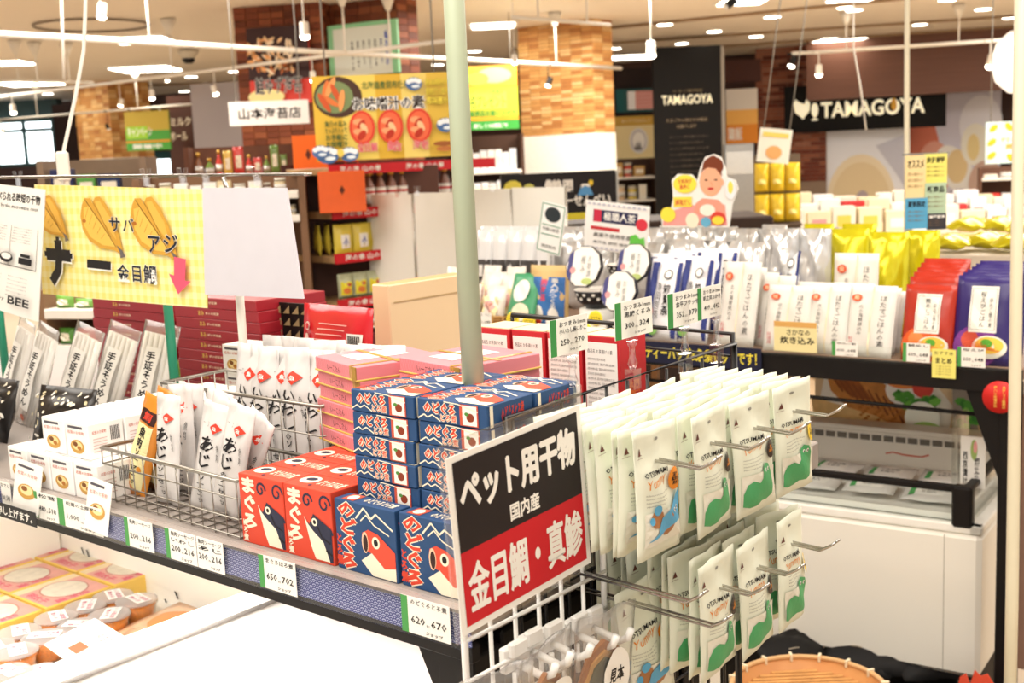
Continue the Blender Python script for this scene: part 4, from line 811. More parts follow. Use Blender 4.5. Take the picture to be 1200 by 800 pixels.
# ================================================================ 5. SECOND DISPLAY: the long shelf behind the rack (frame T)
TZ = 1.12
TL_ = T.onz(476, 382, TZ)[0]
b = MB(); b.bbox(TL_ - .02, 0, TZ - .03, .05, 1.05, TZ, C('#8a6f5c', .5, var=.1, scale=5), .003); ts = put('product_shelf', b, T.M(0, 0, 0), 'long black-fronted product shelf behind the hanging rack, with foil bags and white packs', 'shelf')
b = MB(); b.bbox(TL_ - .02, -.02, TZ - .055, .055, 0, TZ + .0, BLACKM, .002); put('front_rail', b, parent=ts, M=Matrix())
b = MB(); b.box(-1.2, -.0225, TZ - .006, .03, -.0205, TZ + .035, PANE); put('clear_price_rail', b, parent=ts, M=Matrix())
def leg(a, bb, w=.045, z1=TZ - .03):
    q = MB(); q.bbox(a, bb, 0, a + w, bb + .04, z1, BLACKM, .003); put('leg', q, parent=ts, M=Matrix())
leg(.005, -.01); leg(TL_, .02); leg(TL_, .95); leg(.005, .95); leg(-1.1, .95)
q = MB(); q.add([(a, y, z) for y in (-.008, .02) for a, z in ((-.07, TZ - .055), (.01, TZ - .055), (.01, TZ - .27))], [(0, 2, 1), (3, 4, 5), (0, 1, 4, 3), (1, 2, 5, 4), (2, 0, 3, 5)], BLACKM); put('bracket', q, parent=ts, M=Matrix())
a0, z0 = T.onb(950, 462, 0.02); q = MB(); q.tube([(-1.0, .02, T.onb(950, 462, .02)[1]), (.0, .02, T.onb(1150, 486, .02)[1])], .005, BLACKM, 6); put('cross_rod', q, parent=ts, M=Matrix())

def standing(fr, b, x0, y0, x1, zb, mk, name, label, cat, group, rx=-8, rz=0, **k):
    """item whose top edge spans x0..x1 at height y0 and which stands on zb; mk(w, h) -> list of parts, first the body"""
    a0, _, w, _ = slot(fr, b, x0, y0, x1, y0 + 10); z1 = fr.onb((x0 + x1) / 2, y0, b)[1]; h = z1 - zb
    return thing(name, mk(w, h)[1:], fr.M(a0, b, zb, rz, rx), label, cat, group, mk(w, h)[0][1])
def simple_bag(col, rough=.3, t=.05, metal=0, wr=.004, art=None, nx=8, nz=10, st=.02, var=.04, seeds=[0]):
    def mk(w, h):
        seeds[0] += 1; b, fr = pouch(w, h, min(t, w * .6), C(col, rough, metal, var=var, scale=15), seeds[0], nx, nz, st=st, wr=wr); out = [('b', b.mesh('bag'))]
        if art: p = MB(); p.on(fr, .0012); p.w = .0035; art(p, w, h); out.append(('printed_panel', p.mesh('print')))
        return out
    return mk
# yellow foil tea bags (standing) and lying ones
YF = dict(rough=.2, metal=.35, wr=.006, var=.08)
for i, (x0, y0, x1, bb) in enumerate([(972, 268, 1016, .42), (1016, 272, 1063, .36), (1062, 270, 1100, .44), (940, 262, 975, .62), (985, 262, 1025, .58)]):
    standing(T, bb, x0, y0, x1, TZ, simple_bag('#d9cf1e', t=.07, **YF), 'foil_bag', 'standing yellow foil bag behind the white packs, %s from the silver bags' % nth(i), 'bag', 'yellow foil bags', rx=-3)
b, fr = pouch(.2, .24, .07, C('#d9cf1e', .2, .35, var=.08, scale=15), 33, 10, 12, wr=.008); FO = b.mesh('bag')
fb = [T.onz(x, y, TZ + .07) for x, y in ((1100, 292), (1140, 290), (1175, 292), (1120, 278), (1160, 278), (1190, 282))]
q = MB(); q.bbox(fb[0][0] - .05, min(v[1] for v in fb) - .02, TZ, fb[2][0] + .12, max(v[1] for v in fb) + .3, TZ + .05, C('#d9cdbb', .6), .004); put('display_riser', q, T.M(0, 0, 0), 'pale riser box carrying the lying yellow foil bags', 'box')
for i, (a, bb) in enumerate(fb):
    thing('foil_bag', [], T.M(a - .05, bb, TZ + .085 + (.03 if i > 2 else 0), random.uniform(-12, 12), -84) @ Matrix.Scale(.85, 4), 'lying yellow foil bag on the riser at the shelf right end, %s' % ['front left', 'front middle', 'front right', 'back left', 'back middle', 'back right'][i], 'bag', 'yellow foil bags', FO)
# silver bags
k = 0
for row, (bb, y0, xs) in enumerate([(.55, 283, range(655, 900, 30)), (.75, 270, range(640, 905, 27)), (.95, 266, range(560, 980, 30))]):
    for x in xs:
        standing(T, bb, x, y0 + random.uniform(-3, 3), x + 31, TZ, simple_bag('#dededd', .24, .06, .5, .015, var=.06, nx=6, nz=8), 'silver_bag', 'silver white foil tea bag, %s row, %s from the left' % (['front', 'middle', 'rear'][row], nth(k % 20)), 'bag', 'silver foil bags', rx=-4, rz=random.uniform(-6, 6)); k += 1
    k = 0
for i, (x0, y0, x1) in enumerate([(900, 268, 934), (934, 268, 972)]):
    standing(T, .36, x0, y0, x1, TZ, simple_bag('#dcdcdb', .24, .06, .5, .013), 'silver_bag', 'large silver white bag beside the yellow foil bags, %s one' % ['left', 'right'][i], 'bag', 'silver foil bags', rx=-3)
def dark_art(p, w, h): p.rect(w * .06, h * .05, w * .94, h * .62, P('#4a4644'), 5, 5); p.rect(w * .3, h * .4, w * .6, h * .55, P('#e5e2dc'), 2, 2); p.rect(w * .1, h * .2, w * .9, h * .24, P('#8a8480'), 4, 1)
for r in range(2):
    for i in range(5):
        x = 556 + i * 17 + r * 4; standing(T, .5 + r * .16, x, 270 - r * 5, x + 18, TZ, simple_bag('#e9e9e9', .2, .04, .1, .004, dark_art, nx=5, nz=6), 'seaweed_bag', 'clear topped bag of dark seaweed, %s row, %s from the pole' % (['front', 'rear'][r], nth(i)), 'bag', 'dark seaweed bags', rx=-4)
# navy and white tea packs
def navy_art(p, w, h):
    p.rect(w * .05, h * .03, w * .3, h * .95, P('#2f3a7c'), 2, 6); p.rect(w * .86, h * .03, w * .97, h * .95, P('#2f3a7c'), 2, 6); p.text('知覧茶', w * .55, h * .3, w * .75, h * .68, INK, .02, True); p.text('静岡煎茶', w * .36, h * .25, w * .48, h * .7, INK, 0, True)
    p.ell(w * .2, h * .35, w * .12, h * .06, P('#e89aa0')); p.ell(w * .62, h * .8, w * .12, h * .06, INK); p.ell(w * .62, h * .8, w * .09, h * .045, WHITE); p.ell(w * .3, h * .12, w * .16, h * .06, P('#8fc46a'))
nv = [(752, 302, 792), (788, 299, 828), (748, 296, 785), (770, 292, 806), (800, 290, 838), (820, 290, 856), (905, 288, 930)]
for i, (x0, y0, x1) in enumerate(nv):
    standing(T, .06 if i < 2 else .12 + .05 * (i - 2), x0, y0, x1, TZ, simple_bag('#f0eff2', .35, .035, 0, .003, navy_art), 'tea_pack', 'navy edged white tea pack, %s' % ['front row left, by the plate', 'front row right', 'second row left', 'second row middle', 'second row right', 'rear beside the tall white packs', 'rear by the silver bags'][i], 'pack', 'navy tea packs', rx=-14, rz=-4)
# white noodle packs
def white_art(p, w, h):
    p.ell(w * .2, h * .82, w * .11, h * .05, P('#d9562c')); p.text('推', w * .14, h * .79, w * .26, h * .85, P('#f6d9b0')); p.rect(w * .52, h * .02, w * .56, h * .98, P('#e9dcc0'), 1, 6)
    p.text('ほたてごはんの素', w * .7, h * .15, w * .84, h * .85, P('#3a3634'), 0, True); p.text('北の海鮮炊込み', w * .28, h * .3, w * .38, h * .72, P('#4a4644'), 0, True); p.text('料理用', w * .1, h * .1, w * .2, h * .28, P('#c84a50'), 0, True)
wp = [(838, 306, 882, .02), (884, 322, 925, .06), (893, 334, 946, .0), (941, 334, 990, .0), (988, 334, 1045, .0)]
for i, (x0, y0, x1, bb) in enumerate(wp + [(925, 330, 975, .07), (970, 331, 1018, .07), (1005, 336, 1050, .06), (1012, 340, 1056, .1), (845, 312, 890, .08), (862, 318, 905, .12)]):
    standing(T, .02 + bb, x0, y0, x1, TZ, simple_bag('#e4e0d8', .45, .02, 0, .002, white_art if i < 5 else None), 'white_pack', 'flat white rice seasoning pack, %s' % ['tall one beside the tea packs', 'second from the tea packs', 'front row with the kraft sign before it', 'front row middle', 'front row right with a round orange seal', 'second row left', 'second row middle', 'second row right', 'third row right', 'behind the tall one', 'tucked behind the second one'][i], 'pack', 'white packs', rx=-14, rz=-5 if i > 4 else -2)
standing(T, .24, 975, 297, 1027, TZ, simple_bag('#efeadf', .45, .03, 0, .002, white_art), 'white_pack', 'cream pack with a gold seal before the yellow foil bags', 'pack', 'white packs', rx=-5)
def shrimp_art(base):
    def f(p, w, h):
        p.ell(w * .4, h * .2, w * .4, h * .24, P('#e0602c' if base == 'r' else '#7a3a8a')); p.ell(w * .3, h * .28, w * .16, h * .1, P('#f08a4c' if base == 'r' else '#c8503c'))
        p.rect(w * .26, h * .36, w * .74, h * .88, P('#e9e6dc'), 4, 6); p.line([(w * .29, h * .39), (w * .29, h * .85), (w * .71, h * .85), (w * .71, h * .39), (w * .29, h * .39)], w * .008, P('#8a8478'))
        p.text('桜えびごはん' if base == 'p' else '鯛めしごはん', w * .44, h * .42, w * .54, h * .82, INK, .0, True); p.text('炊込ご飯の素', w * .6, h * .42, w * .66, h * .75, P('#5a5654'), 0, True)
        p.ell(w * .64, h * .2, w * .3, h * .13, P('#e9e2d4')); p.ell(w * .64, h * .22, w * .24, h * .095, P('#efc54e')); p.ell(w * .6, h * .24, w * .1, h * .05, P('#5fa83c'))
        for k in range(7): p.line([(w * (.1 + .03 * k), h * .05), (w * (.2 + .05 * k), h * (.24 - .01 * k)), (w * (.4 + .07 * k), h * (.28 - .02 * k))], w * .012, P('#e0603a' if base == 'p' else '#f08a3c'))
    return f
for i in range(6): standing(T, .02 + i * .035, 1056 + i * 4, 330 - i * 5.5 + (4 if i == 0 else 0), 1116 + i * 3, TZ, simple_bag('#b02c16', .3, .02, 0, .002, shrimp_art('r') if i < 2 else None), 'seafood_pack', 'orange red seafood rice pack, %s in its row' % nth(i), 'pack', 'orange seafood packs', rx=-12)
for i in range(6): standing(T, .02 + i * .035, 1117 + i * 5, 323 - i * 3.5, 1186 + i * 3, TZ, simple_bag('#2f2168', .3, .02, 0, .002, shrimp_art('p') if i < 2 else None), 'shrimp_pack', 'purple shrimp rice pack, %s in its row' % nth(i), 'pack', 'purple shrimp packs', rx=-12)
# snack bags in a woven basket, left part
wv = MB(); a0, z0, w, h = slot(T, .06, 500, 352, 590, 368); WC = C('#b98a4e', .7, var=.2, scale=80)
for k in range(5): wv.tube([(0, 0, TZ + .003 + k * .0085), (w, 0, TZ + .003 + k * .0085), (w, .18, TZ + .003 + k * .0085), (0, .18, TZ + .003 + k * .0085)], .0048, WC, 6, closed=True)
for k in range(16): wv.tube([(w * k / 15, (-1) ** k * .004, TZ), (w * k / 15, (-1) ** k * .004, TZ + .042)], .004, WC, 5)
wv.box(0, 0, TZ + .001, w, .18, TZ + .005, WC); put('woven_basket', wv, T.M(a0, .06, 0), 'woven cane basket of wrapped rice crackers', 'basket')
def cracker_art(p, w, h): p.rect(w * .15, h * .15, w * .85, h * .7, P('#f0dfae'), 4, 4); p.ell(w * .5, h * .45, w * .25, h * .16, P('#e7a9a4')); p.text('えび', w * .4, h * .36, w * .6, h * .55, P('#8a5a3c'), .02)
cr = [(503, 325, 526, .13), (522, 322, 546, .14), (560, 318, 584, .16), (580, 322, 602, .15), (512, 334, 535, .08), (533, 332, 556, .08), (563, 334, 588, .08), (482, 343, 500, .04), (556, 310, 578, .22), (515, 312, 540, .24), (585, 312, 606, .22), (480, 335, 498, .16)]
for i, (x0, y0, x1, bb) in enumerate(cr): standing(T, bb, x0, y0, x1, TZ + .006, simple_bag('#efe6da', .3, .05, 0, .006, cracker_art, nx=6, nz=6), 'cracker_bag', 'small clear rice cracker bag by the woven basket, number %s from the cardboard box' % nth(i), 'bag', 'rice cracker bags', rx=-16, rz=random.uniform(-8, 8))
standing(T, .05, 588, 318, 620, TZ, simple_bag('#3f9a6a', .35, .03, 0, .003, lambda p, w, h: (p.ell(w * .45, h * .68, w * .3, h * .2, P('#f4efe4')), p.ell(w * .55, h * .3, w * .3, h * .16, P('#e9ddc2')))), 'green_pack', 'green and cream snack pack left of the kraft pouch', 'pack', None, rx=-22)
def kraft_art(p, w, h): p.rect(w * .14, h * .06, w * .94, h * .82, P('#3f72b4'), 6, 6); p.text('職人がつくる', w * .62, h * .35, w * .8, h * .8, WHITE, .03, True); p.text('焼海苔', w * .36, h * .45, w * .52, h * .8, P('#e04a5a'), .03, True); p.ell(w * .32, h * .25, w * .14, h * .14, WHITE); p.ell(w * .7, h * .24, w * .12, h * .12, WHITE); p.ell(w * .32, h * .15, w * .08, h * .05, P('#d9412e'))
standing(T, .1, 618, 311, 663, TZ, simple_bag('#d9b77c', .5, .04, 0, .003, kraft_art), 'kraft_pouch', 'kraft paper pouch with a blue white printed panel', 'pouch', None, rx=-6)
# polka dot bowls with wrapped plates
def bowl(px0, px1, pyt, bb, label, z=None):
    a0, _, w, _ = slot(T, bb, px0, pyt, px1, pyt + 5); r = w / 2; zt = T.onb(px0, pyt, bb)[1] if z is None else z; zb = zt - r * .85
    q = MB(); q.lathe([(r * .5, 0), (r * .52, r * .08), (r * .9, r * .4), (r, r * .8), (r * .97, r * .85), (r * .88, r * .5), (r * .4, r * .16), (.001, r * .14)], C('#1d1c22', .25, var=.05), 28)
    d = MB(); d.on(lambda u, v, w_: ((r * (.9 + .1 * (v - .4) / .4) + .001 + w_) * math.cos(u), (r * (.9 + .1 * (v - .4) / .4) + .001 + w_) * math.sin(u), v * r))
    for i in range(14):
        for j in range(2): d.ell(-PI * i / 7 + j * .22, .5 + .19 * j, .085, .07, WHITE, 10)
    k = MB(); k.lathe([(r * .97, r * .83), (r * 1.03, r * .86), (r * .97, r * .89), (r * .9, r * .86)], WHITE, 28)
    if zb > TZ + .005:
        st = MB(); st.lathe([(r * .8, TZ), (r * .8, zb - .001)], C('#e9e6de', .5), 20); put('bowl_stand', st, T.M(a0 + r, bb + r, 0), 'round white stand under the polka dot bowl ' + label.split(', ')[1], 'stand')
    return thing('bowl', [('dots', d.mesh('dots')), ('rim', k.mesh('rim'))], T.M(a0 + r, bb + r, max(zb, TZ)), label, 'bowl', None, q.mesh('bowl'))
bowl(663, 706, 341, .05, 'black polka dot bowl with white rim, nearest the kraft pouch'); bowl(704, 736, 311, .2, 'black polka dot bowl with white rim, behind the front plate'); bowl(702, 736, 366, .0, 'black polka dot bowl with white rim, half hidden by price cards', TZ + .05)
def plate(px, py, rpx, bb, label):
    a0, _, w, _ = slot(T, bb, px - rpx, py, px + rpx, py + 5); r = w / 2; z = T.onb(px, py, bb)[1]; q = MB(); n = 10
    for (rr_, y, m) in ((r, .006, None),):
        vs = [(rr_ * math.cos(2 * PI * i / n), yy, rr_ * 1.02 * math.sin(2 * PI * i / n)) for yy in (0, .012) for i in range(n)]
        q.add(vs, [tuple(range(n))[::-1], tuple(range(n, 2 * n))] + [(i, (i + 1) % n, n + (i + 1) % n, n + i) for i in range(n)], C('#1d1c22', .3))
    p = MB(); p.on(lambda u, v, w_: (u, -.0005 - w_, v), .0006); p.ell(0, 0, r * .95, r * .97, WHITE, 10); p.poly([(-r * .88, -r * .4), (-r * .6, -r * .75), (-r * .6, r * .75), (-r * .85, r * .5)], P('#4a4a80')); p.ell(-r * .55, -r * .2, r * .16, r * .16, P('#e8a0a0')); p.text('お茶漬', r * .2, -r * .5, r * .45, r * .5, P('#8a8c8a'), 0, True); p.text('極み', -r * .15, -r * .3, r * .1, r * .5, P('#7a7c7a'), 0, True); p.ell(r * .3, -r * .7, r * .3, r * .15, P('#b8c87a'))
    return thing('wrapped_plate', [('printed_label', p.mesh('p'))], T.M(a0 + r, bb, z, 0, -18), label, 'plate', 'wrapped plates', q.mesh('plate'))
plate(684, 312, 21, .06, 'dark rimmed plate with a round white label, standing in the left bowl'); plate(725, 341, 21, .03, 'dark rimmed plate with a round white label, lowest in front'); plate(742, 308, 20, .13, 'dark rimmed plate with a round white label, right rear one')
# yellow round stickers and little boxes along the left front
for i, (x, y) in enumerate([(602, 374), (621, 377), (699, 373), (693, 386)]):
    a, z = T.onb(x, y, -.03); q = MB(); q.box(-.022, 0, -.03, .022, .02, -.012, WHITE); q.on(lambda u, v, w: (u, -w, v)); q.ell(0, 0, .024, .018, P('#f2dc3e')); q.text('おすすめ', -.016, -.004, .016, .006, INK, .01); q.lathe([(.023, 0), (.023, .002)], P('#f2dc3e'), 16, Matrix.Translation((0, .002, 0)) @ Matrix.Rotation(PI / 2, 4, 'X'))
    put('round_sticker_card', q, T.M(a, -.035 if i < 3 else -.06, max(z, TZ - .02)), 'round yellow price sticker card on the shelf front, %s from the left' % nth(i), 'card', 'yellow sticker cards')
# tags along this shelf
for i, (x0, y0, x1, y1, c, tx) in enumerate([(476, 360, 496, 377, 1, 'えび'), (499, 363, 516, 380, 1, 'いか'), (517, 365, 535, 382, 1, '海苔'), (558, 366, 576, 384, 0, 'たこ'), (975, 400, 1005, 417, 1, '炊込ご飯'), (1058, 402, 1090, 424, 1, '鯛めし'), (1122, 407, 1155, 430, 1, '桜えび'), (640, 372, 668, 390, 0, '茶')]):
    a0, z0, w, h = slot(T, -.024, x0, y0, x1, y1); bm, pm = price_tag(tx, '600', '648', w, h, bool(c)); thing('price_tag', [('lettering', pm)], T.M(a0, -.025, z0), 'small white tag on the second shelf under the %s' % ['leftmost cracker bag', 'left half of the woven basket', 'right half of the woven basket', 'cracker bags by the pole', 'white packs', 'orange seafood packs', 'purple shrimp packs', 'kraft pouch'][i], 'price tag', 'second shelf tags', bm)
a0, z0, w, h = slot(T, -.03, 1092, 409, 1120, 443); q = MB(); q.box(0, 0, 0, w, .001, h, P('#ece27a')); p = MB(); p.on(); p.text('おすすめ', w * .1, h * .8, w * .9, h * .92, INK); p.text('まとめ', w * .15, h * .5, w * .85, h * .7, INK, .02)
for k in range(4): p.text('二個で千円' , w * .15, h * (.38 - k * .09), w * .8, h * (.43 - k * .09), P('#8a7a3c'))
thing('yellow_note', [('lettering', p.mesh('l'))], T.M(a0, -.03, z0), 'yellow handwritten note hanging from the black shelf front', 'note', None, q.mesh('note'))
a0, z0, w, h = slot(T, -.03, 907, 377, 957, 412); q = MB(); q.box(0, 0, 0, w, .002, h, P('#e9dca4')); p = MB(); p.on(); p.rect(0, h * .82, w, h, P('#d9a860')); p.text('さかなの', w * .3, h * .55, w * .85, h * .75, INK, .01); p.text('炊き込み', w * .15, h * .25, w * .95, h * .5, INK, .02)
thing('kraft_sign', [('lettering', p.mesh('l'))], T.M(a0, -.03, z0), 'small kraft sign with black brush lettering before the white packs', 'sign', None, q.mesh('sign'))
a0, z0, w, h = slot(T, -.028, 727, 403, 892, 428); q = MB(); q.box(0, 0, 0, w, .003, h, P('#1d2038')); p = MB(); p.on(); p.text('業務用ティーバッグ&急須セットです！', w * .02, h * .2, w * .97, h * .8, P('#f2e04a'), .03, res=2)
thing('banner_strip', [('lettering', p.mesh('l'))], T.M(a0, -.028, z0), 'long navy strip banner with yellow lettering on the shelf front', 'banner', None, q.mesh('strip'))
# POP signs on the display
def popsign(name, x0, y0, x1, y1, bb, col, art, label, ry=0, pole=True, th=.004, rz=0):
    a0, z0, w, h = slot(T, bb, x0, y0, x1, y1); q = MB(); q.box(0, 0, 0, w, th, h, C(col, .5, var=.01)); p = MB(); p.on(eps=.0006); art(p, w, h); parts = [('print', p.mesh('print'))]
    if pole: s_ = MB(); s_.tube([(w / 2, th + .004, TZ - z0), (w / 2, th + .004, h * .5)], .004, C('#e9e9e4', .4), 8); parts.append(('stand', s_.mesh('stand')))
    return thing(name, parts, T.M(a0, bb, z0, rz, 0, ry), label, 'sign', None, q.mesh(name))
def art1(p, w, h):
    p.rect(w * .13, h * .58, w * .83, h * .83, P('#2c2c50')); p.rect(w * .14, h * .58, w * .26, h * .83, P('#c8304a')); p.text('極職人茶', w * .3, h * .62, w * .8, h * .8, WHITE, .015); p.rect(w * .1, h * .42, w * .56, h * .49, P('#c8363c')); p.ell(w * .9, h * .62, w * .09, h * .12, P('#d93a48'))
    p.text('農薬不使用茶葉', w * .15, h * .27, w * .75, h * .36, INK); p.text('鹿児島 静岡 福岡', w * .15, h * .14, w * .7, h * .2, P('#555'  '555')); p.poly([(w * x, h * y) for x, y in ((.72, .1), (.74, .38), (.82, .42), (.88, .34), (.95, .38), (.98, .1))], P('#6ac84e'))
    for k in range(12): p.ell(w * (.06 + k * .08), h * .94, w * .03, h * .02, P('#b9b9c8'), 8); p.ell(w * (.06 + k * .08), h * .05, w * .03, h * .02, P('#b9b9c8'), 8)
popsign('tea_sign', 683, 233, 757, 291, .5, '#f4f2ee', art1, 'white scalloped tea sign with a navy title band and green leaves', 6)
def art2(p, w, h): p.line([(w * .04, h * .03), (w * .04, h * .97), (w * .96, h * .97), (w * .96, h * .03), (w * .04, h * .03)], w * .03, P('#3f8a6a')); p.ell(w * .5, h * .78, w * .33, h * .15, P('#2c3438')); p.rect(w * .12, h * .55, w * .88, h * .57, P('#3f8a6a')); p.rect(w * .12, h * .36, w * .88, h * .38, P('#3f8a6a')); p.text('手摘み煎茶', w * .15, h * .44, w * .85, h * .52, INK); p.text('限定販売', w * .2, h * .1, w * .8, h * .17, INK)
popsign('leaf_card', 627, 234, 655, 293, .3, '#f2f2ee', art2, 'narrow white card with a dark leaf disc, leaning on its stand', 12)
def art3(p, w, h):
    p.poly([(w * x, h * y) for x, y in ((.02, .02), (.02, .6), (.3, .62), (.55, .5), (.8, .55), (.98, .6), (.98, .02))], P('#f5a6a0')); 
def person_pop():
    x0, y0, x1, y1 = 774, 181, 862, 266; bb = .62; a0, z0, w, h = slot(T, bb, x0, y0, x1, y1); f = lambda l: [((x - x0) / (x1 - x0) * w, (y1 - y) / (y1 - y0) * h) for x, y in l]
    out = f([(775, 266), (774, 250), (786, 244), (789, 232), (788, 210), (795, 203), (812, 204), (818, 212), (822, 196), (828, 184), (838, 181), (846, 185), (851, 198), (852, 208), (862, 212), (865, 222), (858, 240), (854, 266)])
    q = MB(); q.on(lambda u, v, l: (u, 0, v), 0); q.poly(out, WHITE); q.on(lambda u, v, l: (u, .004, v), 0); q.poly(out, WHITE); n = len(out); q.add([(u, y, v) for y in (0, .004) for u, v in out], [(i, (i + 1) % n, n + (i + 1) % n, n + i) for i in range(n)], WHITE)
    p = MB(); p.on(eps=.0006); e = lambda cx, cy, rx, ry, m: p.ell(*f([(cx, cy)])[0], rx / (x1 - x0) * w, ry / (y1 - y0) * h, m)
    p.poly(f([(776, 264), (778, 250), (790, 246), (810, 240), (850, 240), (852, 264)]), P('#f5a19a')); p.poly(f([(813, 250), (816, 238), (824, 232), (842, 234), (850, 242), (850, 256)]), P('#f0a08a'))
    e(837, 195, 12, 11, P('#7a3a20')); e(837, 187, 5, 4, P('#7a3a20')); e(834, 213, 13, 17, P('#f0b08c')); p.poly(f([(822, 204), (828, 196), (840, 198), (847, 207), (846, 196), (838, 190), (826, 194)]), P('#7a3a20')); e(829, 211, 2, .9, INK); e(840, 211, 2, .9, INK); e(834, 221, 3.6, 1.4, P('#c81e28')); p.line(f([(834, 213), (836, 217)]), .002, P('#c88060')); e(847, 214, 2, 4, P('#f0b08c'))
    e(804, 215, 14, 11, P('#f5e04a')); p.text('お料理が\n簡単に', *[c for t in (f([(796, 221)])[0], f([(812, 209)])[0]) for c in t], P('#d0523c'), .02); p.rect(*f([(790, 242)])[0], *f([(812, 230)])[0], P('#f5dc50')); p.text('減塩だし', *f([(792, 240)])[0], *f([(811, 233)])[0], P('#d0303c'), .03)
    e(783, 251, 9, 9, P('#f5e04a')); e(812, 258, 8, 9, P('#f4ead0')); e(830, 246, 9, 7, P('#f6f0e0')); e(842, 256, 9, 8, P('#d9483c')); e(842, 258, 7, 5, P('#f5d94a')); e(828, 260, 6, 6, P('#6ab0d0')); e(857, 222, 6, 12, P('#eceef0')); e(857, 220, 3, 7, P('#f0e060'))
    s_ = MB(); s_.tube([(w * .5, .012, TZ - z0), (w * .5, .012, h * .5)], .008, C('#e9e9e4', .4), 8)
    thing('cutout_display', [('print', p.mesh('print')), ('stand', s_.mesh('stand'))], T.M(a0, bb, z0), 'cardboard cutout display of a drawn person with a hair bun', 'cutout', None, q.mesh('cutout'))
person_pop()
# white partition boards and cardboard box behind
for i, (x0, y0, x1, y1) in enumerate([(420, 228, 475, 336), (476, 226, 532, 330), (545, 222, 590, 320), (590, 220, 654, 318)]):
    a0, z0, w, h = slot(T, 1.0, x0, y0, x1, y1); q = MB(); q.bbox(0, 0, 0, w, .006, h + 0, C('#f1eee4', .6, var=.01), .001); st = MB(); st.tube([(w, -.004, 1.0 - z0), (w, -.004, h)], .0035, CHROME, 6)
    thing('partition_board', [('chrome_upright', st.mesh('u'))], T.M(a0, 1.06, z0, 0, 0, .5), 'off-white partition board behind the cracker bags, %s from the left' % nth(i), 'board', 'partition boards', q.mesh('board'))
for i, (x, y) in enumerate([(463, 226), (487, 225), (575, 219)]):
    a, z = T.onb(x, y, .99); put('rod_clip', CLIP, T.M(a, 1.0, z) @ Matrix.Scale(1.6, 4), 'clear clip on top of the partition boards, %s from the left' % nth(i), 'clip', 'partition clips')
bx = F.onb(435, 333, .48); b = MB(); w = F.onb(513, 322, .62)[0] - bx[0]; z1 = bx[1]; D = .2
b.bbox(0, 0, 0, .04, .19, z1 - 1.2, KRAFT, .002); b.box(.0405, .01, z1 - 1.23, .041, .18, z1 - 1.228, P('#b59a70')); b.box(.004, .004, z1 - 1.2, .036, .18, z1 - 1.1995, P('#c9a878'))
put('cardboard_box', b, F.M(bx[0], .48, 1.2, -2), 'slim plain cardboard box standing on edge behind the pink boxes', 'box')
# under this shelf: wooden crate with foil bags, dark red triangular packs
wd_ = wood('crate_wood', '#b07a44', '#c98f56', 3, 3)
a0, z0, w, h = slot(T, .3, 700, 425, 905, 505)
cr = MB(); cr.bbox(0, 0, z0 + .0, w, .02, z0 + .012, wd_, .001); parts = []
pk = MB(); pk.bbox(0, 0, z0, .02, .02, z0 + h, wd_, .001); pk = pk.mesh('post'); sl = MB(); sl.bbox(0, -.004, 0, w, .006, .022, wd_, .001); sl = sl.mesh('slat')
thing('wooden_crate', [('post', pk, Matrix.Translation((w * i / 6, 0, 0))) for i in range(7)] + [('slat', sl, Matrix.Translation((0, 0, z0 + h * k))) for k in (.3, .62, .93)], T.M(a0, .3, 0), 'wooden slatted crate standing under the second shelf', 'crate', None, cr.mesh('base'))
q = MB(); q.bbox(-1.5, .22, 0, .0, .9, TZ - .42, C('#4a352a', .6), .003); put('lower_cabinet', q, T.M(-.75, 0, 0), 'dark brown cabinet under the second shelf', 'cabinet')
for i in range(7):
    a, z = T.onb(772 + i * 13, 470 - (i % 2) * 4, .26); thing('foil_bag', [], T.M(a - .04, .24 + .02 * (i % 2), z - .03, 10 * i, -60) @ Matrix.Scale(.42, 4), 'small yellow foil bag in the crate under the shelf, %s from the left' % nth(i), 'bag', 'small foil bags under the shelf', FO)
def tri_art(p, w, h): p.text('あじ', w * .3, h * .3, w * .7, h * .6, WHITE, .03)
for i, (x, y) in enumerate([(735, 480), (755, 488), (775, 478), (790, 492)]):
    a, z = T.onb(x, y, .15); standing(T, .15, x - 12, y - 14, x + 14, z - .06, simple_bag('#8c1d28', .3, .03, 0, .002, tri_art, nx=6, nz=6), 'red_pack', 'dark red small pack on the lower tray, %s from the rack' % nth(i), 'pack', 'dark red small packs', rx=-30)
# ================================================================ 6. WHITE CHEST FREEZER ON THE RIGHT (frame S)
FB_ = C('#ece8dd', .35, var=.01, scale=4)
fr2 = MB(); fr2.bbox(-1.6, 0, .335, .02, .75, .70, FB_, .012); white_fz = put('island_freezer', fr2, S.M(0, 0, 0), 'low white island freezer with a smooth white front, under the product shelf', 'freezer')
q = MB(); q.bbox(-1.6, .003, .700, .02, .03, .722, C('#f4f2ea', .3), .003); q.bbox(-.01, .003, .70, .02, .75, .722, C('#f4f2ea', .3), .003); put('top_rim', q, parent=white_fz, M=Matrix())
q = MB(); q.box(-.067, -.0006, .345, -.065, .0006, .695, C('#b9b4a8', .5)); put('panel_seam', q, parent=white_fz, M=Matrix())
q = MB(); q.bbox(-1.5, .08, 0.03, -.05, .68, .335, C('#161413', .6), .004); q.bbox(-1.5, .12, 0, -.1, .64, .03, C('#161413', .6), .004); put('dark_plinth', q, parent=white_fz, M=Matrix())
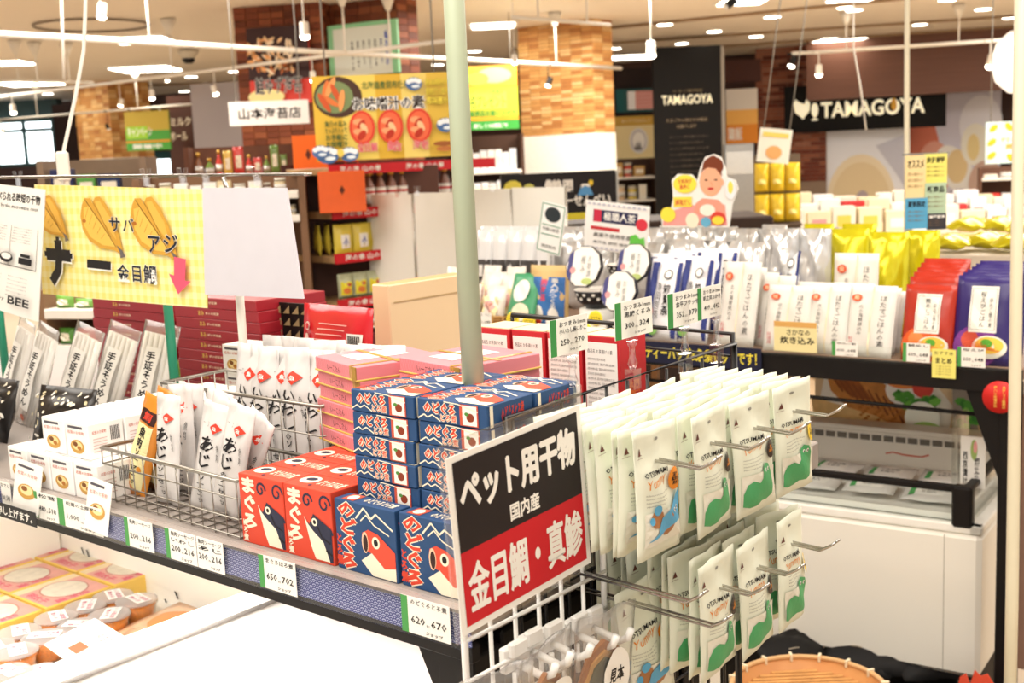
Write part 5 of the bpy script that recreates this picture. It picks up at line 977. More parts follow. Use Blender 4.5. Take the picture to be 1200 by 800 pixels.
# glass wall and black rail round the well
zr = S.onb(1040, 566, -.0)[1]
q = MB(); q.box(-1.55, .012, .722, -.02, .018, zr, PANE); q.box(-.022, .018, .722, -.016, .55, zr, PANE); put('glass_wall', q, parent=white_fz, M=Matrix())
q = MB(); q.bbox(-1.6, .004, zr - .006, -.03, .026, zr + .01, BLACKM, .003); q.bbox(-.03, .004, zr - .006, -.006, .56, zr + .008, BLACKM, .003); put('black_rail', q, parent=white_fz, M=Matrix())
q = MB(); q.bbox(-.05, -.004, .715, -.002, .03, zr + .012, BLACKM, .006); put('corner_cap', q, parent=white_fz, M=Matrix())
# vented back ledge
zb0 = .735; q = MB(); bb = .42; zt = S.onb(1000, 503, bb)[1]; q.bbox(-1.6, bb, .70, .0, bb + .03, zt, FB_, .003); q.bbox(-1.6, bb, zt, .0, bb + .08, zt + .012, FB_, .003); put('back_ledge', q, parent=white_fz, M=Matrix())
v_ = MB(); v_.box(0, -.003, 0, .026, .001, .016, C('#77726a', .6)); v_ = v_.mesh('vent')
for i in range(20):
    put('vent', v_, Matrix.Translation((-.04 - .0335 * i - .03, bb, zt - .026)), parent=white_fz)
q = MB(); a0, z0 = S.onb(1038, 531, bb); q.on(lambda u, v, w: (u, bb - .001 - w, v)); q.line([(a0, z0), (a0 + .02, z0 + .006), (a0 + .05, z0 + .001), (a0 + .1, z0), (a0 + .12, z0 + .008)], .004, P('#d05a3c')); put('red_logo', q, parent=white_fz, M=Matrix(), plabel='small red maker mark')
for px, py in ((1022, 549), (1079, 557)):
    a0, z0 = S.onb(px, py, bb); q = MB(); q.box(a0 - .006, bb - .003, z0 - .003, a0 + .006, bb, z0 + .003, INK); put('latch', q, parent=white_fz, M=Matrix())
# packs lying in the well
b, fr = pouch(.13, .1, .02, C('#ece9e4', .3, var=.05), 50, 6, 6); p = MB(); p.on(fr, .001); p.rect(.03, .02, .1, .08, WHITE, 3, 3); p.rect(.015, .02, .03, .08, P('#4da55a'), 1, 3); p.text('冷凍干物', .04, .05, .09, .065, INK); p.text('五百円', .045, .03, .08, .042, INK)
fpm, fpp = b.mesh('pack'), p.mesh('print')
q = MB(); q.box(-1.5, .035, .722, -.04, bb - .005, .738, WHITE); put('well_tray', q, S.M(0, 0, 0), 'white tray inside the island freezer well', 'tray')
n = 0
for i in range(7):
    for j in range(2):
        thing('frozen_pack', [('printed_label', fpp)], S.M(-.19 - i * .15, .06 + j * .15, .752 + .004 * ((i + j) % 2), random.uniform(-9, 9), -84), 'white frozen pack in the island freezer well, %s row, %s from the corner' % (['front', 'rear'][j], nth(i)), 'pack', 'white frozen packs', fpm); n += 1
# leaning product card by the right end of the well
a0, z0 = S.onb(1125, 570, .1); a1, z1 = S.onb(1155, 513, .1); w, h = a1 - a0, z1 - z0; q = MB(); q.box(0, 0, 0, w, .006, h, WHITE); p = MB(); p.on(eps=.0006); p.text('銀だらみりん', w * .55, h * .1, w * .78, h * .6, INK, .03, True); p.text('西京漬け', w * .1, h * .05, w * .3, h * .7, INK, .02, True); p.ell(w * .55, h * .75, w * .14, h * .2, P('#9fb86a')); p.ell(w * .6, h * .8, w * .08, h * .12, P('#e9a0a0'))
thing('product_card', [('print', p.mesh('p'))], S.M(a0, .1, max(z0, .74)), 'white upright card with black brush lettering at the freezer corner', 'card', None, q.mesh('card'))
q = MB(); a0, z0 = S.onb(1115, 560, .08); q.box(a0, .08, .74, a0 + .012, .2, z0 + .15, PANE); put('clear_divider', q, S.M(0, 0, 0), 'clear acrylic divider standing at the right end of the freezer well', 'divider')
# grilled fish photo board behind the freezer
a0, z0, w, h = slot(S, .56, 955, 437, 1125, 506); z0 -= .0; q = MB(); q.box(0, 0, 0, w + .12, .01, h + .05, P('#e3c9a0')); p = MB(); p.on(eps=.001)
f = lambda l: [((x - 955) / 170 * w, (506 - y) / 69 * h + .05) for x, y in l]
FI1, FI2, FI3 = C('#d9924a', .5, var=.25, scale=35), C('#a8602a', .5, var=.3, scale=45), C('#efc98a', .5, var=.12, scale=40)
p.poly(f([(955, 506), (962, 470), (968, 440), (980, 437), (1090, 437), (1118, 470), (1112, 506)]), P('#f4ede0'))
p.poly(f([(968, 438), (990, 437), (1020, 441), (1050, 455), (1065, 475), (1078, 503), (1030, 505), (1000, 485), (975, 462)]), FI1); p.poly(f([(972, 440), (1000, 440), (1012, 452), (1026, 470), (1000, 468), (985, 455)]), FI2); p.poly(f([(950, 470), (985, 478), (1030, 488), (1066, 505), (955, 506)]), FI3)
for k in range(9): p.line(f([(975 + k * 9, 443 + k * 3), (990 + k * 9, 462 + k * 4)]), .006, P('#8a4e22'))
for k in range(40): x = 1010 + (k * 37 % 55); y = 470 + (k * 23 % 30); p.ell(*f([(x, y)])[0], .006, .004, P('#b8742e'), 7)
p.ell(*f([(1070, 455)])[0], .07, .05, WHITE); p.ell(*f([(1062, 445)])[0], .05, .02, P('#e58a4a')); p.ell(*f([(1085, 450)])[0], .03, .03, P('#d24a3c'))
gl_ = [P('#4f9a3a'), P('#6fb84a'), P('#3a7f30')]
for k in range(16): x = 1058 + (k * 29 % 48); y = 460 + (k * 17 % 12); p.ell(*f([(x, y)])[0], .02, .012, gl_[k % 3], 6, rot=k)
p.ell(*f([(1085, 485)])[0], .05, .05, P('#f2f6ea')); p.ell(*f([(1090, 500)])[0], .05, .03, P('#a9d67a'))
p.poly(f([(1118, 437), (1135, 437), (1150, 506), (1120, 506)]), P('#8f877c'))
for k in range(10): x = 1128 + (k * 29 % 18); y = 462 + (k * 17 % 30); p.ell(*f([(x, y)])[0], .018, .012, gl_[k % 3], 6, rot=k)
thing('fish_photo_board', [('print', p.mesh('p'))], S.M(a0, .56, z0 - .05), 'large food photo board of grilled split fish and lettuce standing behind the white freezer', 'board', None, q.mesh('board'))
# round red sign on the shelf post, beige pole, wavy banner, red paper
a0, z0 = T.onb(1172, 465, -.035); q = MB(); q.lathe([(.037, 0), (.037, .003)], P('#cf2a26'), 32, Matrix.Translation((0, .003, 0)) @ Matrix.Rotation(PI / 2, 4, 'X')); p = MB(); p.on(lambda u, v, w: (u, -.0008 - w, v)); p.text('美味しさの秘密は', .006, -.025, .013, .026, P('#f0c85a'), .02, True); p.text('磯八の味噌だれ', -.012, -.024, -.005, .026, P('#f0c85a'), .02, True)
thing('round_red_sign', [('lettering', p.mesh('l'))], T.M(a0, -.04, z0, 6), 'round red sign with yellow vertical lettering fixed at the shelf post top', 'sign', None, q.mesh('disc'))
BG = C('#d9d0b4', .4, var=.02)
p1, p2 = AT(1186, 700, 2.45), AT(1196, -20, 2.6); q = MB(); q.tube([(p1.x, p1.y, .0), tuple(p1), tuple(p2), tuple(p2 + (p2 - p1) * .3)], .0125, BG, 16); put('support_pole', q, None, 'beige round steel pole at the right picture edge', 'pole')
p1, p2 = AT(1062, 345, 4.2), AT(1063, -20, 4.25); q = MB(); q.tube([(p1.x, p1.y, .0), tuple(p1), tuple(p2), (p2.x, p2.y, 3)], .0095, BG, 12); put('support_pole', q, None, 'thin beige steel pole rising behind the yellow foil bags', 'pole')
a0, z0 = T.onb(1176, 775, .03); a1, z1 = T.onb(1186, 590, .03); q = MB(); vs = []; n = 40; h = z1 - z0
for y in (0, .001):
    for i in range(n + 1): t = i / n; vs += [(.012 * math.sin(t * 9), y, t * h), (.055, y, t * h)]
m = 2 * (n + 1); q.add(vs, [(2 * i, 2 * i + 1, 2 * i + 3, 2 * i + 2) for i in range(n)] + [(m + 2 * i, m + 2 * i + 2, m + 2 * i + 3, m + 2 * i + 1) for i in range(n)], WHITE); p = MB(); p.on(); p.text('おいしい', .028, h * .2, .05, h * .8, INK, .03, True)
thing('wavy_banner', [('lettering', p.mesh('l'))], T.M(a0, .06, z0 - .02), 'white vertical banner with a wavy edge hanging beside the beige pole', 'banner', None, q.mesh('banner'))
q = MB(); a0, z0 = T.onb(1160, 690, -.0); q.box(.052, .0, .4, .07, .03, TZ - .06, C('#8a6a5a', .5)); put('brown_upright', q, T.M(0, .01, 0), 'brown metal strip upright next to the black shelf post', 'upright')
# bamboo tray and things on the floor stand
c = PZ(948, 822, .42); q = MB(); R_ = .17; BM = wood('bamboo', '#c98f52', '#b9743c', 8, 8)
q.lathe([(.001, 0), (R_ * .9, 0), (R_, .03), (R_ * .985, .03), (R_ * .88, .006), (.001, .005)], BM, 40); rim = MB(); rim.tube([(R_ * math.cos(i * PI / 20), R_ * math.sin(i * PI / 20), .032) for i in range(40)], .006, C('#d6ab78', .5, var=.1, scale=40), 8, closed=True)
bd_ = MB(); bd_.bbox(-.003, -.009, -.009, .003, .009, .009, C('#efe0c0', .5), .001); bd_ = bd_.mesh('binding'); wv = MB()
for k in range(-8, 9):
    L = math.sqrt(max(0, (R_ * .86) ** 2 - (k * .017) ** 2)); wv.bbox(k * .017 - .006, -L, .006, k * .017 + .006, L, .009, C('#b5713a', .6, var=.2), .001)
    wv.bbox(-L, k * .017 - .006, .0085, L, k * .017 + .006, .0115, C('#d39a5c', .6, var=.2), .001)
thing('bamboo_tray', [('rim', rim.mesh('r')), ('woven_strips', wv.mesh('w'))] + [('binding', bd_, Matrix.Rotation(i * PI / 8, 4, 'Z') @ Matrix.Translation((R_, 0, .032)) @ Matrix.Rotation(PI / 2, 4, 'Z')) for i in range(16)], Matrix.Translation(c), 'round woven bamboo tray with pale bindings on the low black stand', 'tray', None, q.mesh('tray'))
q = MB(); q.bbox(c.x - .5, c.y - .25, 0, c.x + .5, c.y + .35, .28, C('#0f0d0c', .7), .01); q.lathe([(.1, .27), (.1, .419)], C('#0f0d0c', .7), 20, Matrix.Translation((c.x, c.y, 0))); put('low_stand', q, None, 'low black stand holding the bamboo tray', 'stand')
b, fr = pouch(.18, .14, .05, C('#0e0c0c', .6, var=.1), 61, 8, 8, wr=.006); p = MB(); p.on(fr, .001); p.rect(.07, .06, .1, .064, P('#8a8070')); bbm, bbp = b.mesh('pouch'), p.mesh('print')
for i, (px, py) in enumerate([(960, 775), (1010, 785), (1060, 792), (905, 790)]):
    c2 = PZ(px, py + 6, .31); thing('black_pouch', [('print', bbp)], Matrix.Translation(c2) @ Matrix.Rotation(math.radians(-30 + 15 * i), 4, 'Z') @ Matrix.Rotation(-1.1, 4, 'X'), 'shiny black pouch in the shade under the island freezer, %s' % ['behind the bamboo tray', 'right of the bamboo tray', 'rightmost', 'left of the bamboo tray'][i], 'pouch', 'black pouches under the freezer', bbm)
a0, z0, w, h = slot(S, -.12, 1122, 786, 1172, 815); q = MB(); q.on(lambda u, v, l: (u, 0, v)); pts = [(0, 0), (w * .05, h * .6), (w * .2, h * .8), (w * .3, h * .4), (w * .4, h), (w * .55, h * .8), (w * .7, h * .95), (w * .85, h * .6), (w, h * .5), (w, 0)]; q.poly(pts, P('#e8563c')); n = len(pts); q.add([(u, y, v) for y in (0, .003) for u, v in pts], [(i, (i + 1) % n, n + (i + 1) % n, n + i) for i in range(n)], P('#e8563c')); q.on(lambda u, v, l: (u, .003, v)); q.poly(pts, P('#e8563c'))
put('red_paper_sign', q, S.M(a0, -.12, z0), 'flame-edged red paper sign standing low beside the freezer corner', 'sign')
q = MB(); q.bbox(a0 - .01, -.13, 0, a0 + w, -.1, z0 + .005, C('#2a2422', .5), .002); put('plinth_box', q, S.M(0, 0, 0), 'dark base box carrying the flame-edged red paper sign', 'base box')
# ================================================================ 7. THE SHOPS BEHIND
def flat(name, x0, y0, x1, y1, d, yaw, col, art, label, cat, th=.02, emit=0, hang=None, mat=None, extra=0, tilt=0):
    Q, a0, z0, w, h = panel(x0, y0, x1, y1, d, yaw); q = MB(); q.box(0, 0, 0, w, th, h, mat or C(col, .5, var=.01, emit=emit)); parts = []
    if art: p = MB(); p.on(lambda u, v, l: (u, -l, v), .0012 * d / 4); art(p, w, h); parts.append(('print', p.mesh('print')))
    if hang:
        g = MB(); [g.tube([(w * t, th / 2, h * .98), (w * t, th / 2, 3 - z0)], .004, C('#8f8a80', .4), 5) for t in (.1, .9)]; parts.append(('hanger', g.mesh('hanger')))
    return thing(name, parts, Q.M(a0, 0, z0, 0, 0, tilt), label, cat, None, q.mesh(name)), Q, a0, z0, w, h
def U(x0, y0, x1, y1): return lambda w, h: (lambda l: [((x - x0) / (x1 - x0) * w, (y1 - y) / (y1 - y0) * h) for x, y in l])
# --- miso soup banner
def miso(p, w, h):
    f = U(367, 87, 526, 187)(w, h); e = lambda x, y, rx, ry, m, n=20, rot=0: p.ell(*f([(x, y)])[0], rx / 159 * w, ry / 100 * h, m, n, rot=rot)
    for x0, x1, c in ((367, 400, '#dcb23e'), (400, 440, '#e9cc62'), (440, 470, '#d9ad38'), (470, 500, '#ecd070'), (500, 526, '#dfb848')): p.rect(*f([(x0, 187)])[0], *f([(x1, 87)])[0], P(c))
    e(396, 112, 28, 24, P('#4a3226'), 26); e(392, 112, 22, 19, P('#7b8a5a'))
    for k, (x, y, r) in enumerate(((382, 104, .5), (388, 100, .3), (394, 108, 1.2), (386, 116, 1.8), (400, 116, .6), (380, 118, 1.3))): e(x, y, 13, 3.6, P(('#d9763c', '#e89a5a', '#c8562c')[k % 3]), 10, rot=r + .8)
    p.text('北海道産昆布使用', *f([(424, 104)])[0], *f([(480, 95)])[0], P('#3c6a3a'), .01); 
    for o in (-.004, .004): p.text('お味噌汁の素', f([(413, 128)])[0][0] + o, f([(413, 129)])[0][1], f([(496, 0)])[0][0] + o, f([(0, 113)])[0][1], WHITE, .05)
    p.text('お味噌汁の素', *f([(413, 129)])[0], *f([(496, 113)])[0], P('#2a1c18'), .02)
    for x in (422, 455, 489):
        e(x, 149, 15, 20, P('#d8452f'), 26); e(x, 149, 12, 17, P('#e86a44'), 20)
        for k in range(5): e(x - 4 + 3 * (k % 3), 142 + 4 * k, 7, 4, P(('#f0a070', '#b83420', '#f4c090')[k % 3]), 8, rot=k)
    for t, x0, x1 in (('金目鯛', 415, 438), ('蛤', 450, 467), ('海老', 480, 499)):
        p.text(t, *f([(x0, 178)])[0], *f([(x1, 167)])[0], WHITE, .07); p.text(t, *f([(x0, 178)])[0], *f([(x1, 167)])[0], P('#d84a5a'), .03)
    for k, t in enumerate(('約400杯分の', '昆布だし香る', '風味豊か')):
        p.text(t, *f([(499, 103 + k * 11)])[0], *f([(525, 94 + k * 11)])[0], P('#2c2a20'), .08); p.text(t, *f([(499, 103 + k * 11)])[0], *f([(525, 94 + k * 11)])[0], P('#f0d84a'), .03)
    for k, t in enumerate(('魚介の旨み', 'たっぷり入って', 'お手軽に', 'お味噌汁')): p.text(t, *f([(379, 147 + k * 8)])[0], *f([(404, 140 + k * 8)])[0], P('#4a5a2a'), .06)
    for cx, cy, s in ((485, 100, 1), (520, 150, 1.1), (380, 180, 1.3), (405, 180, 1.1), (372, 176, 1)):
        e(cx, cy, 10 * s, 8 * s, P('#4a6a9a'), 12)
        for k in range(4): e(cx - 6 * s + 4 * s * k, cy - 5 * s + abs(k - 1.5) * 1.5 * s, 3.2 * s, 3 * s, P('#eef2f4'), 8)
        e(cx + 2 * s, cy + 3 * s, 5 * s, 2 * s, P('#dfe8ee'), 8)
    e(516, 172, 12, 3, P('#9a5a2c')); e(518, 178, 11, 3, P('#b8703c')); e(395, 178, 4, 5, P('#e9c85a'))
flat('soup_banner', 368, 87, 527, 186, 4.6, 8, '#e0ba4c', miso, 'yellow hanging banner for miso soup with three red seafood medallions and blue waves', 'banner', .004, hang=1)
# --- posters on the red brown column
def crispy(p, w, h):
    f = U(291, 30, 362, 122)(w, h); p.rect(0, h * .32, w, h, P('#3a2220'))
    rr = random.Random(2)
    for k in range(60): x, y = rr.uniform(293, 345), rr.uniform(45, 85); p.ell(*f([(x, y)])[0], w * rr.uniform(.04, .1), h * .02, P(rr.choice(['#e9a86a', '#f0c898', '#c8703c', '#f6e0c0'])), 7, rot=rr.uniform(0, 3))
    p.ell(*f([(312, 113)])[0], w * .3, h * .1, P('#f2e2a0'), 20); p.line(f([(330, 82), (362, 66)]), w * .03, P('#7a4a2c')); p.text('鮭ゆず海苔', *f([(300, 110)])[0], *f([(354, 90)])[0], WHITE, .09); p.text('鮭ゆず海苔', *f([(300, 110)])[0], *f([(354, 90)])[0], INK, .03)
flat('food_poster', 291, 31, 363, 122, 10.1, -8, '#d8453a', crispy, 'red poster of crisp fried shavings on the left face of the red brown column', 'poster', .03)
def notice(p, w, h):
    p.rect(w * .08, 0, w * .92, h * .92, P('#dbe2da')); rr = random.Random(3)
    for k in range(6): p.text('静岡の海の幸をどうぞ'[:6 + k % 4], w * (.34 + .085 * k), h * (.1 + .05 * (k % 3)), w * (.37 + .085 * k), h * .66, P('#4a5a9a' if k == 5 else '#5c6064'), .01, True)
    p.text('私たちの', w * .83, h * .15, w * .88, h * .8, P('#3c5ac8'), .03, True)
flat('green_framed_notice', 385, 26, 466, 88, 10.0, -30, '#8fd0a0', notice, 'pale handwritten notice with a green frame on the column', 'notice', .03)
flat('shop_sign', 268, 118, 362, 146, 7.6, 12, '#f5f0e9', lambda p, w, h: p.text('山本海苔店', w * .12, h * .25, w * .9, h * .72, INK, .01), 'long white hanging shop sign with black brush characters', 'sign', .03, hang=1)
def prize(p, w, h):
    p.rect(0, h * .68, w, h, P('#f0a83c')); p.ell(w * .6, h * .85, w * .3, h * .12, P('#f6dc8a')); p.ell(w * .3, h * .8, w * .2, h * .1, P('#9ac04a')); p.rect(0, h * .32, w * .8, h * .6, P('#e6dc50')); p.text('100名プレゼント', w * .02, h * .34, w * .78, h * .54, P('#1f7a2c'), .05); p.rect(0, 0, w, h * .14, P('#3f9a40')); p.rect(0, h * .15, w, h * .2, P('#f0a030')); p.text('対象商品お買い上げで', w * .05, h * .21, w * .95, h * .3, P('#3a8a3c'), .02); p.text('詳しくは店頭で', w * .2, h * .03, w * .8, h * .1, WHITE, .02); p.text('キャンペーン実施中', w * .1, h * .55, w * .75, h * .63, P('#3a9a3c'), .01)
flat('campaign_banner', 540, 77, 607, 152, 11.5, 4, '#bcc23c', prize, 'yellow and green campaign banner behind the pale green pole', 'banner', .02, hang=1)
def prize2(p, w, h): p.rect(0, h * .5, w, h, P('#b8a03c')); p.rect(0, 0, w, h * .5, P('#4a9a3c')); p.rect(w * .02, h * .3, w * .5, h * .62, P('#9ac83c')); p.text('キャンペーン', w * .05, h * .35, w * .6, h * .6, WHITE, .03); p.rect(0, h * .2, w, h * .25, P('#e0902c')); p.text('開催中', w * .15, h * .04, w * .8, h * .16, WHITE, .03)
flat('campaign_poster', 147, 130, 199, 176, 15, -5, '#6aa040', prize2, 'green and brown campaign poster on the far left column', 'poster', .03)
# --- grey wall slab, dark shop front at left, windows
def block(name, x0, y0, x1, y1, d, yaw, dep, m, label, zb=0, structure=True):
    Q, a0, z0, w, h = panel(x0, y0, x1, y1, d, yaw); q = MB(); q.box(0, 0, (zb if zb is not None else z0), w, dep, z0 + h, m); return put(name, q, Q.M(a0, 0, 0), label=label, kind='structure' if structure else None, cat=None if structure else name.replace('_', ' ')), Q, a0, z0, w, h
block('wall_partition', 226, 97, 286, 190, 11.5, -15, .25, C('#a9a3a6', .5, var=.03, scale=2), 'grey partition wall beside the red brown column')
block('wall_left', 197, 112, 228, 180, 16, -10, .2, C('#4a2c22', .6), 'dark brown shop wall with pale characters')
flat('wall_lettering', 198, 136, 226, 166, 15.8, -10, '#4a2c22', lambda p, w, h: (p.text('ミルク', w * .1, h * .62, w * .95, h * .95, P('#e9d9c0'), .03), p.text('ホール', w * .05, h * .05, w * .75, h * .4, P('#e9d9c0'), .03)), 'pale shop characters on the dark brown far wall', 'lettering panel', .02)
block('wall_front', 64, 122, 90, 195, 20, -10, .2, C('#2a1814', .6), 'dark brown upright panel left of the far column')
SKY = C('#eaf4f6', .5, var=0, emit=3.2); TEAL = C('#1d4f52', .4)
def window(x0, y0, x1, y1, d, cols, label, n):
    Q, a0, z0, w, h = panel(x0, y0, x1, y1, d, -8); q = MB(); fwid = .06
    q.bbox(0, 0, 0, w, .06, fwid, TEAL, .004); q.bbox(0, 0, h - fwid, w, .06, h, TEAL, .004); q.bbox(0, 0, h * .72, w, .06, h * .72 + fwid, TEAL, .004)
    for i in range(cols + 1): q.bbox(w * i / cols - fwid / 2, -.01, 0, w * i / cols + fwid / 2, .07, h, TEAL, .004)
    o = put('window_%d' % n, q, Q.M(a0, 0, z0), label=label, kind='structure'); g = MB(); g.box(0, .03, 0, w / cols - fwid, .04, h * .7, SKY); g = g.mesh('daylight_pane'); g2 = MB(); g2.box(0, .03, h * .78, w / cols - fwid, .04, h * .95, SKY); g2 = g2.mesh('daylight_pane')
    for i in range(cols): put('pane', g, Matrix.Translation((w * i / cols + fwid / 2, 0, .02)), parent=o); put('pane', g2, Matrix.Translation((w * i / cols + fwid / 2, 0, .0)), parent=o)
    return o
window(-40, 140, 64, 196, 21, 3, 'teal framed windows with bright daylight at the far left', 1)
window(152, 178, 202, 210, 19, 2, 'small daylight window behind the green campaign poster', 2)
block('wall_side', -60, 100, 66, 141, 21.2, -8, .2, C('#3a4a48', .6), 'dark beam above the far left windows', None)
# --- TAMAGOYA shop
KY = -18.9
def kq(b=0): return b
bw = slot(K, -.34, 945, 58, 1200, 111); q = MB(); q.box(0, 0, 0, bw[2] + 3, .2, bw[3] + .3, BROWNW); put('wall_fascia', q, K.M(bw[0], -.34, bw[1]), label='brown wood grain fascia above the shop sign', kind='structure')
# brick pier
bk = slot(K, .25, 886, 62, 968, 210); q = MB(); q.box(0, 0.02, 0, bk[2], .1, 3, C('#8f7a68', .8)); o = put('wall_brick', q, K.M(bk[0], .25, 0), label='red brown brick wall left of the wood fascia', kind='structure')
q = MB(); rr = random.Random(5); rows = 34; bh = 1.9 / rows; z_ = 1.1; BR = [C(h, .8, var=.1, scale=20) for h in ('#8a4e38', '#7a4030', '#9c6048', '#6c3a2c', '#a87058')]
for r in range(rows):
    x = -.12 * (r % 2)
    while x < bk[2]:
        q.box(max(0, x) + .004, rr.uniform(-.006, .002), z_ + r * bh + .004, min(bk[2], x + .22) - .004, .02, z_ + (r + 1) * bh - .004, rr.choice(BR)); x += .22
put('brick_course', q, parent=o, M=Matrix(), kind='stuff')
sg_ = slot(K, -.12, 919, 96, 1109, 152); w, h = sg_[2], sg_[3]; q = MB(); q.box(0, 0, 0, w, .08, h, C('#0b0908', .75)); p = MB(); p.on(eps=.004); LT = C('#efe6c4', .4, emit=.5)
p.text('TAMAGOYA', w * .235, h * .3, w * .87, h * .62, LT, .05, res=3); p.ell(w * .685, h * .505, w * .017, h * .13, P('#e0a83c')); p.poly([(w * x, h * y) for x, y in ((.06, .62), (.075, .72), (.09, .66), (.13, .6), (.145, .74), (.165, .6), (.16, .45), (.13, .34), (.12, .28), (.105, .34), (.07, .44))], LT); p.ell(w * .195, h * .47, w * .022, h * .15, LT); p.rect(w * .19, h * .26, w * .2, h * .36, LT); p.rect(w * .175, h * .25, w * .215, h * .28, LT)
thing('shop_sign', [('lettering', p.mesh('l'))], K.M(sg_[0], -.12, sg_[1]), 'wide black shop sign with cream capital letters and a hen emblem', 'sign', None, q.mesh('sign'))
def bread(p, w, h):
    p.rect(0, 0, w, h, P('#eceef4')); p.ell(w * .42, h * .2, w * .42, h * .52, P('#efe0c0'), 30); p.ell(w * .42, h * .2, w * .36, h * .44, P('#e6d2a8'), 30); p.ell(w * .44, h * .05, w * .13, h * .3, P('#b8aab0'), 24); p.ell(w * .46, h * .02, w * .1, h * .24, P('#9c7c74'), 24); p.poly([(w * .6, h * .8), (w * .95, h * .9), (w * .99, h * .3), (w * .85, h * .5)], P('#c9cad6'))
flat('food_photo_panel', 968, 148, 1066, 262, 16.9, KY, '#e2e2ea', bread, 'pale backlit photo panel of a large ring cake', 'photo panel', .05)
def eggs(p, w, h):
    p.rect(0, 0, w, h, P('#d6d2de')); p.ell(w * .12, h * .55, w * .2, h * .3, P('#d8785c')); p.ell(w * .26, h * .42, w * .2, h * .22, P('#e2a08a'), 24); p.ell(w * .5, h * .42, w * .18, h * .2, P('#f2eee6'), 20, rot=.5); p.ell(w * .52, h * .44, w * .12, h * .13, P('#e9cf9a'), 20); p.ell(w * .78, h * .75, w * .24, h * .22, P('#eceaf0'), 24); p.ell(w * .72, h * .6, w * .16, h * .16, P('#f6f2e2'), 20); p.ell(w * .7, h * .58, w * .07, h * .1, P('#efd99a')); p.ell(w * .85, h * .3, w * .2, h * .18, P('#cfae9c'), 20); p.ell(w * .55, h * .12, w * .2, h * .15, P('#a5a0b4'))
flat('food_photo_panel', 1068, 108, 1172, 262, 17.05, KY, '#d5d2dc', eggs, 'pale backlit photo panel of eggs in bowls', 'photo panel', .05)
def mango(p, w, h):
    p.text('サマーフェア', w * .3, h * .5, w * .85, h * .62, P('#e9b84a'), .03); p.text('開催中', w * .4, h * .34, w * .8, h * .46, P('#e9b84a'), .03)
    for x, y in ((.15, .85), (.45, .87), (.8, .82), (.12, .52), (.12, .2), (.5, .14), (.8, .2), (.92, .5)): p.ell(w * x, h * y, w * .1, h * .07, P('#efc02c'), 10, rot=x * 5)
flat('fruit_poster', 1155, 142, 1215, 191, 8.5, -10, '#d2e9e6', mango, 'pale blue poster scattered with yellow fruit at the right edge', 'poster', .01, hang=1)
Q, a0, z0, w, h = panel(1163, 20, 1240, 125, 9, 0); q = MB(); q.lathe([(.01, -w * .5), (w * .25, -w * .45), (w * .43, -w * .28), (w * .5, 0), (w * .43, w * .28), (w * .25, w * .45), (.02, w * .5)], C('#f7f3ea', .5, emit=.7), 28); c = AT(1202, 72, 9); g = MB(); g.tube([(0, 0, w * .5), (0, 0, 3 - c.z)], .008, CHROME, 6)
thing('globe_lamp', [('cord', g.mesh('cord'))], Matrix.Translation(c), 'large white globe pendant lamp at the right edge', 'lamp', None, q.mesh('globe'))
# black pillar with shop text
def pil(p, w, h):
    p.text('TAMAGOYA', w * .12, h * .68, w * .87, h * .73, LT, .05, res=2); p.text('たまご専門店', w * .28, h * .745, w * .72, h * .76, P('#8f7f60'), .01); p.text('たまごやの卵たちは毎日', w * .18, h * .58, w * .78, h * .6, P('#a8957a'), .01); p.text('お届けします', w * .33, h * .545, w * .62, h * .565, P('#a8957a'), .01)
    for k in range(9): p.text('おいしい卵を産むために育てました'[:11 + (k * 3) % 5], w * .22, h * (.49 - k * .033), w * (.72 if k % 2 else .8), h * (.502 - k * .033), P('#75695a'))
flat('black_pillar_panel', 767, 54, 846, 262, 14.5, 4, '#0f0c0b', pil, 'tall black pillar panel with small cream shop lettering', 'panel', .06)
flat('metal_upright', 846, 54, 850, 262, 14.6, 0, '#b9b2a6', None, 'thin grey metal upright at the right edge of the black pillar', 'upright', .05)
q = None
# metal frames, dark wall, orange poster between pillar and brick
block('wall_rear', 846, 70, 892, 96, 16.4, -8, .2, C('#4a2a22', .6), 'dark brown wall strip behind the metal cabinet', None)
flat('orange_poster', 851, 104, 888, 168, 16, -8, '#d6cfc6', lambda p, w, h: (p.rect(0, 0, w, h * .35, P('#e08a2a')), p.rect(0, h * .35, w, h * .62, P('#e9b05a')), p.text('鶏飯', w * .05, h * .06, w * .5, h * .3, WHITE, .03)), 'poster with an orange lower half behind the metal cabinet', 'poster', .03)
q = MB(); Q, a0, z0, w, h = panel(850, 168, 884, 262, 13.5, -8); q.bbox(0, 0, .0, w, .4, z0 + h, C('#9a9a98', .3, .6), .01); q.box(w * .05, -.01, z0 + h * .62, w * .95, 0, z0 + h * .9, C('#c9c9c6', .2, .5)); put('metal_cabinet', q, Q.M(a0, 0, 0), 'tall grey metal cabinet beside the black pillar', 'cabinet')
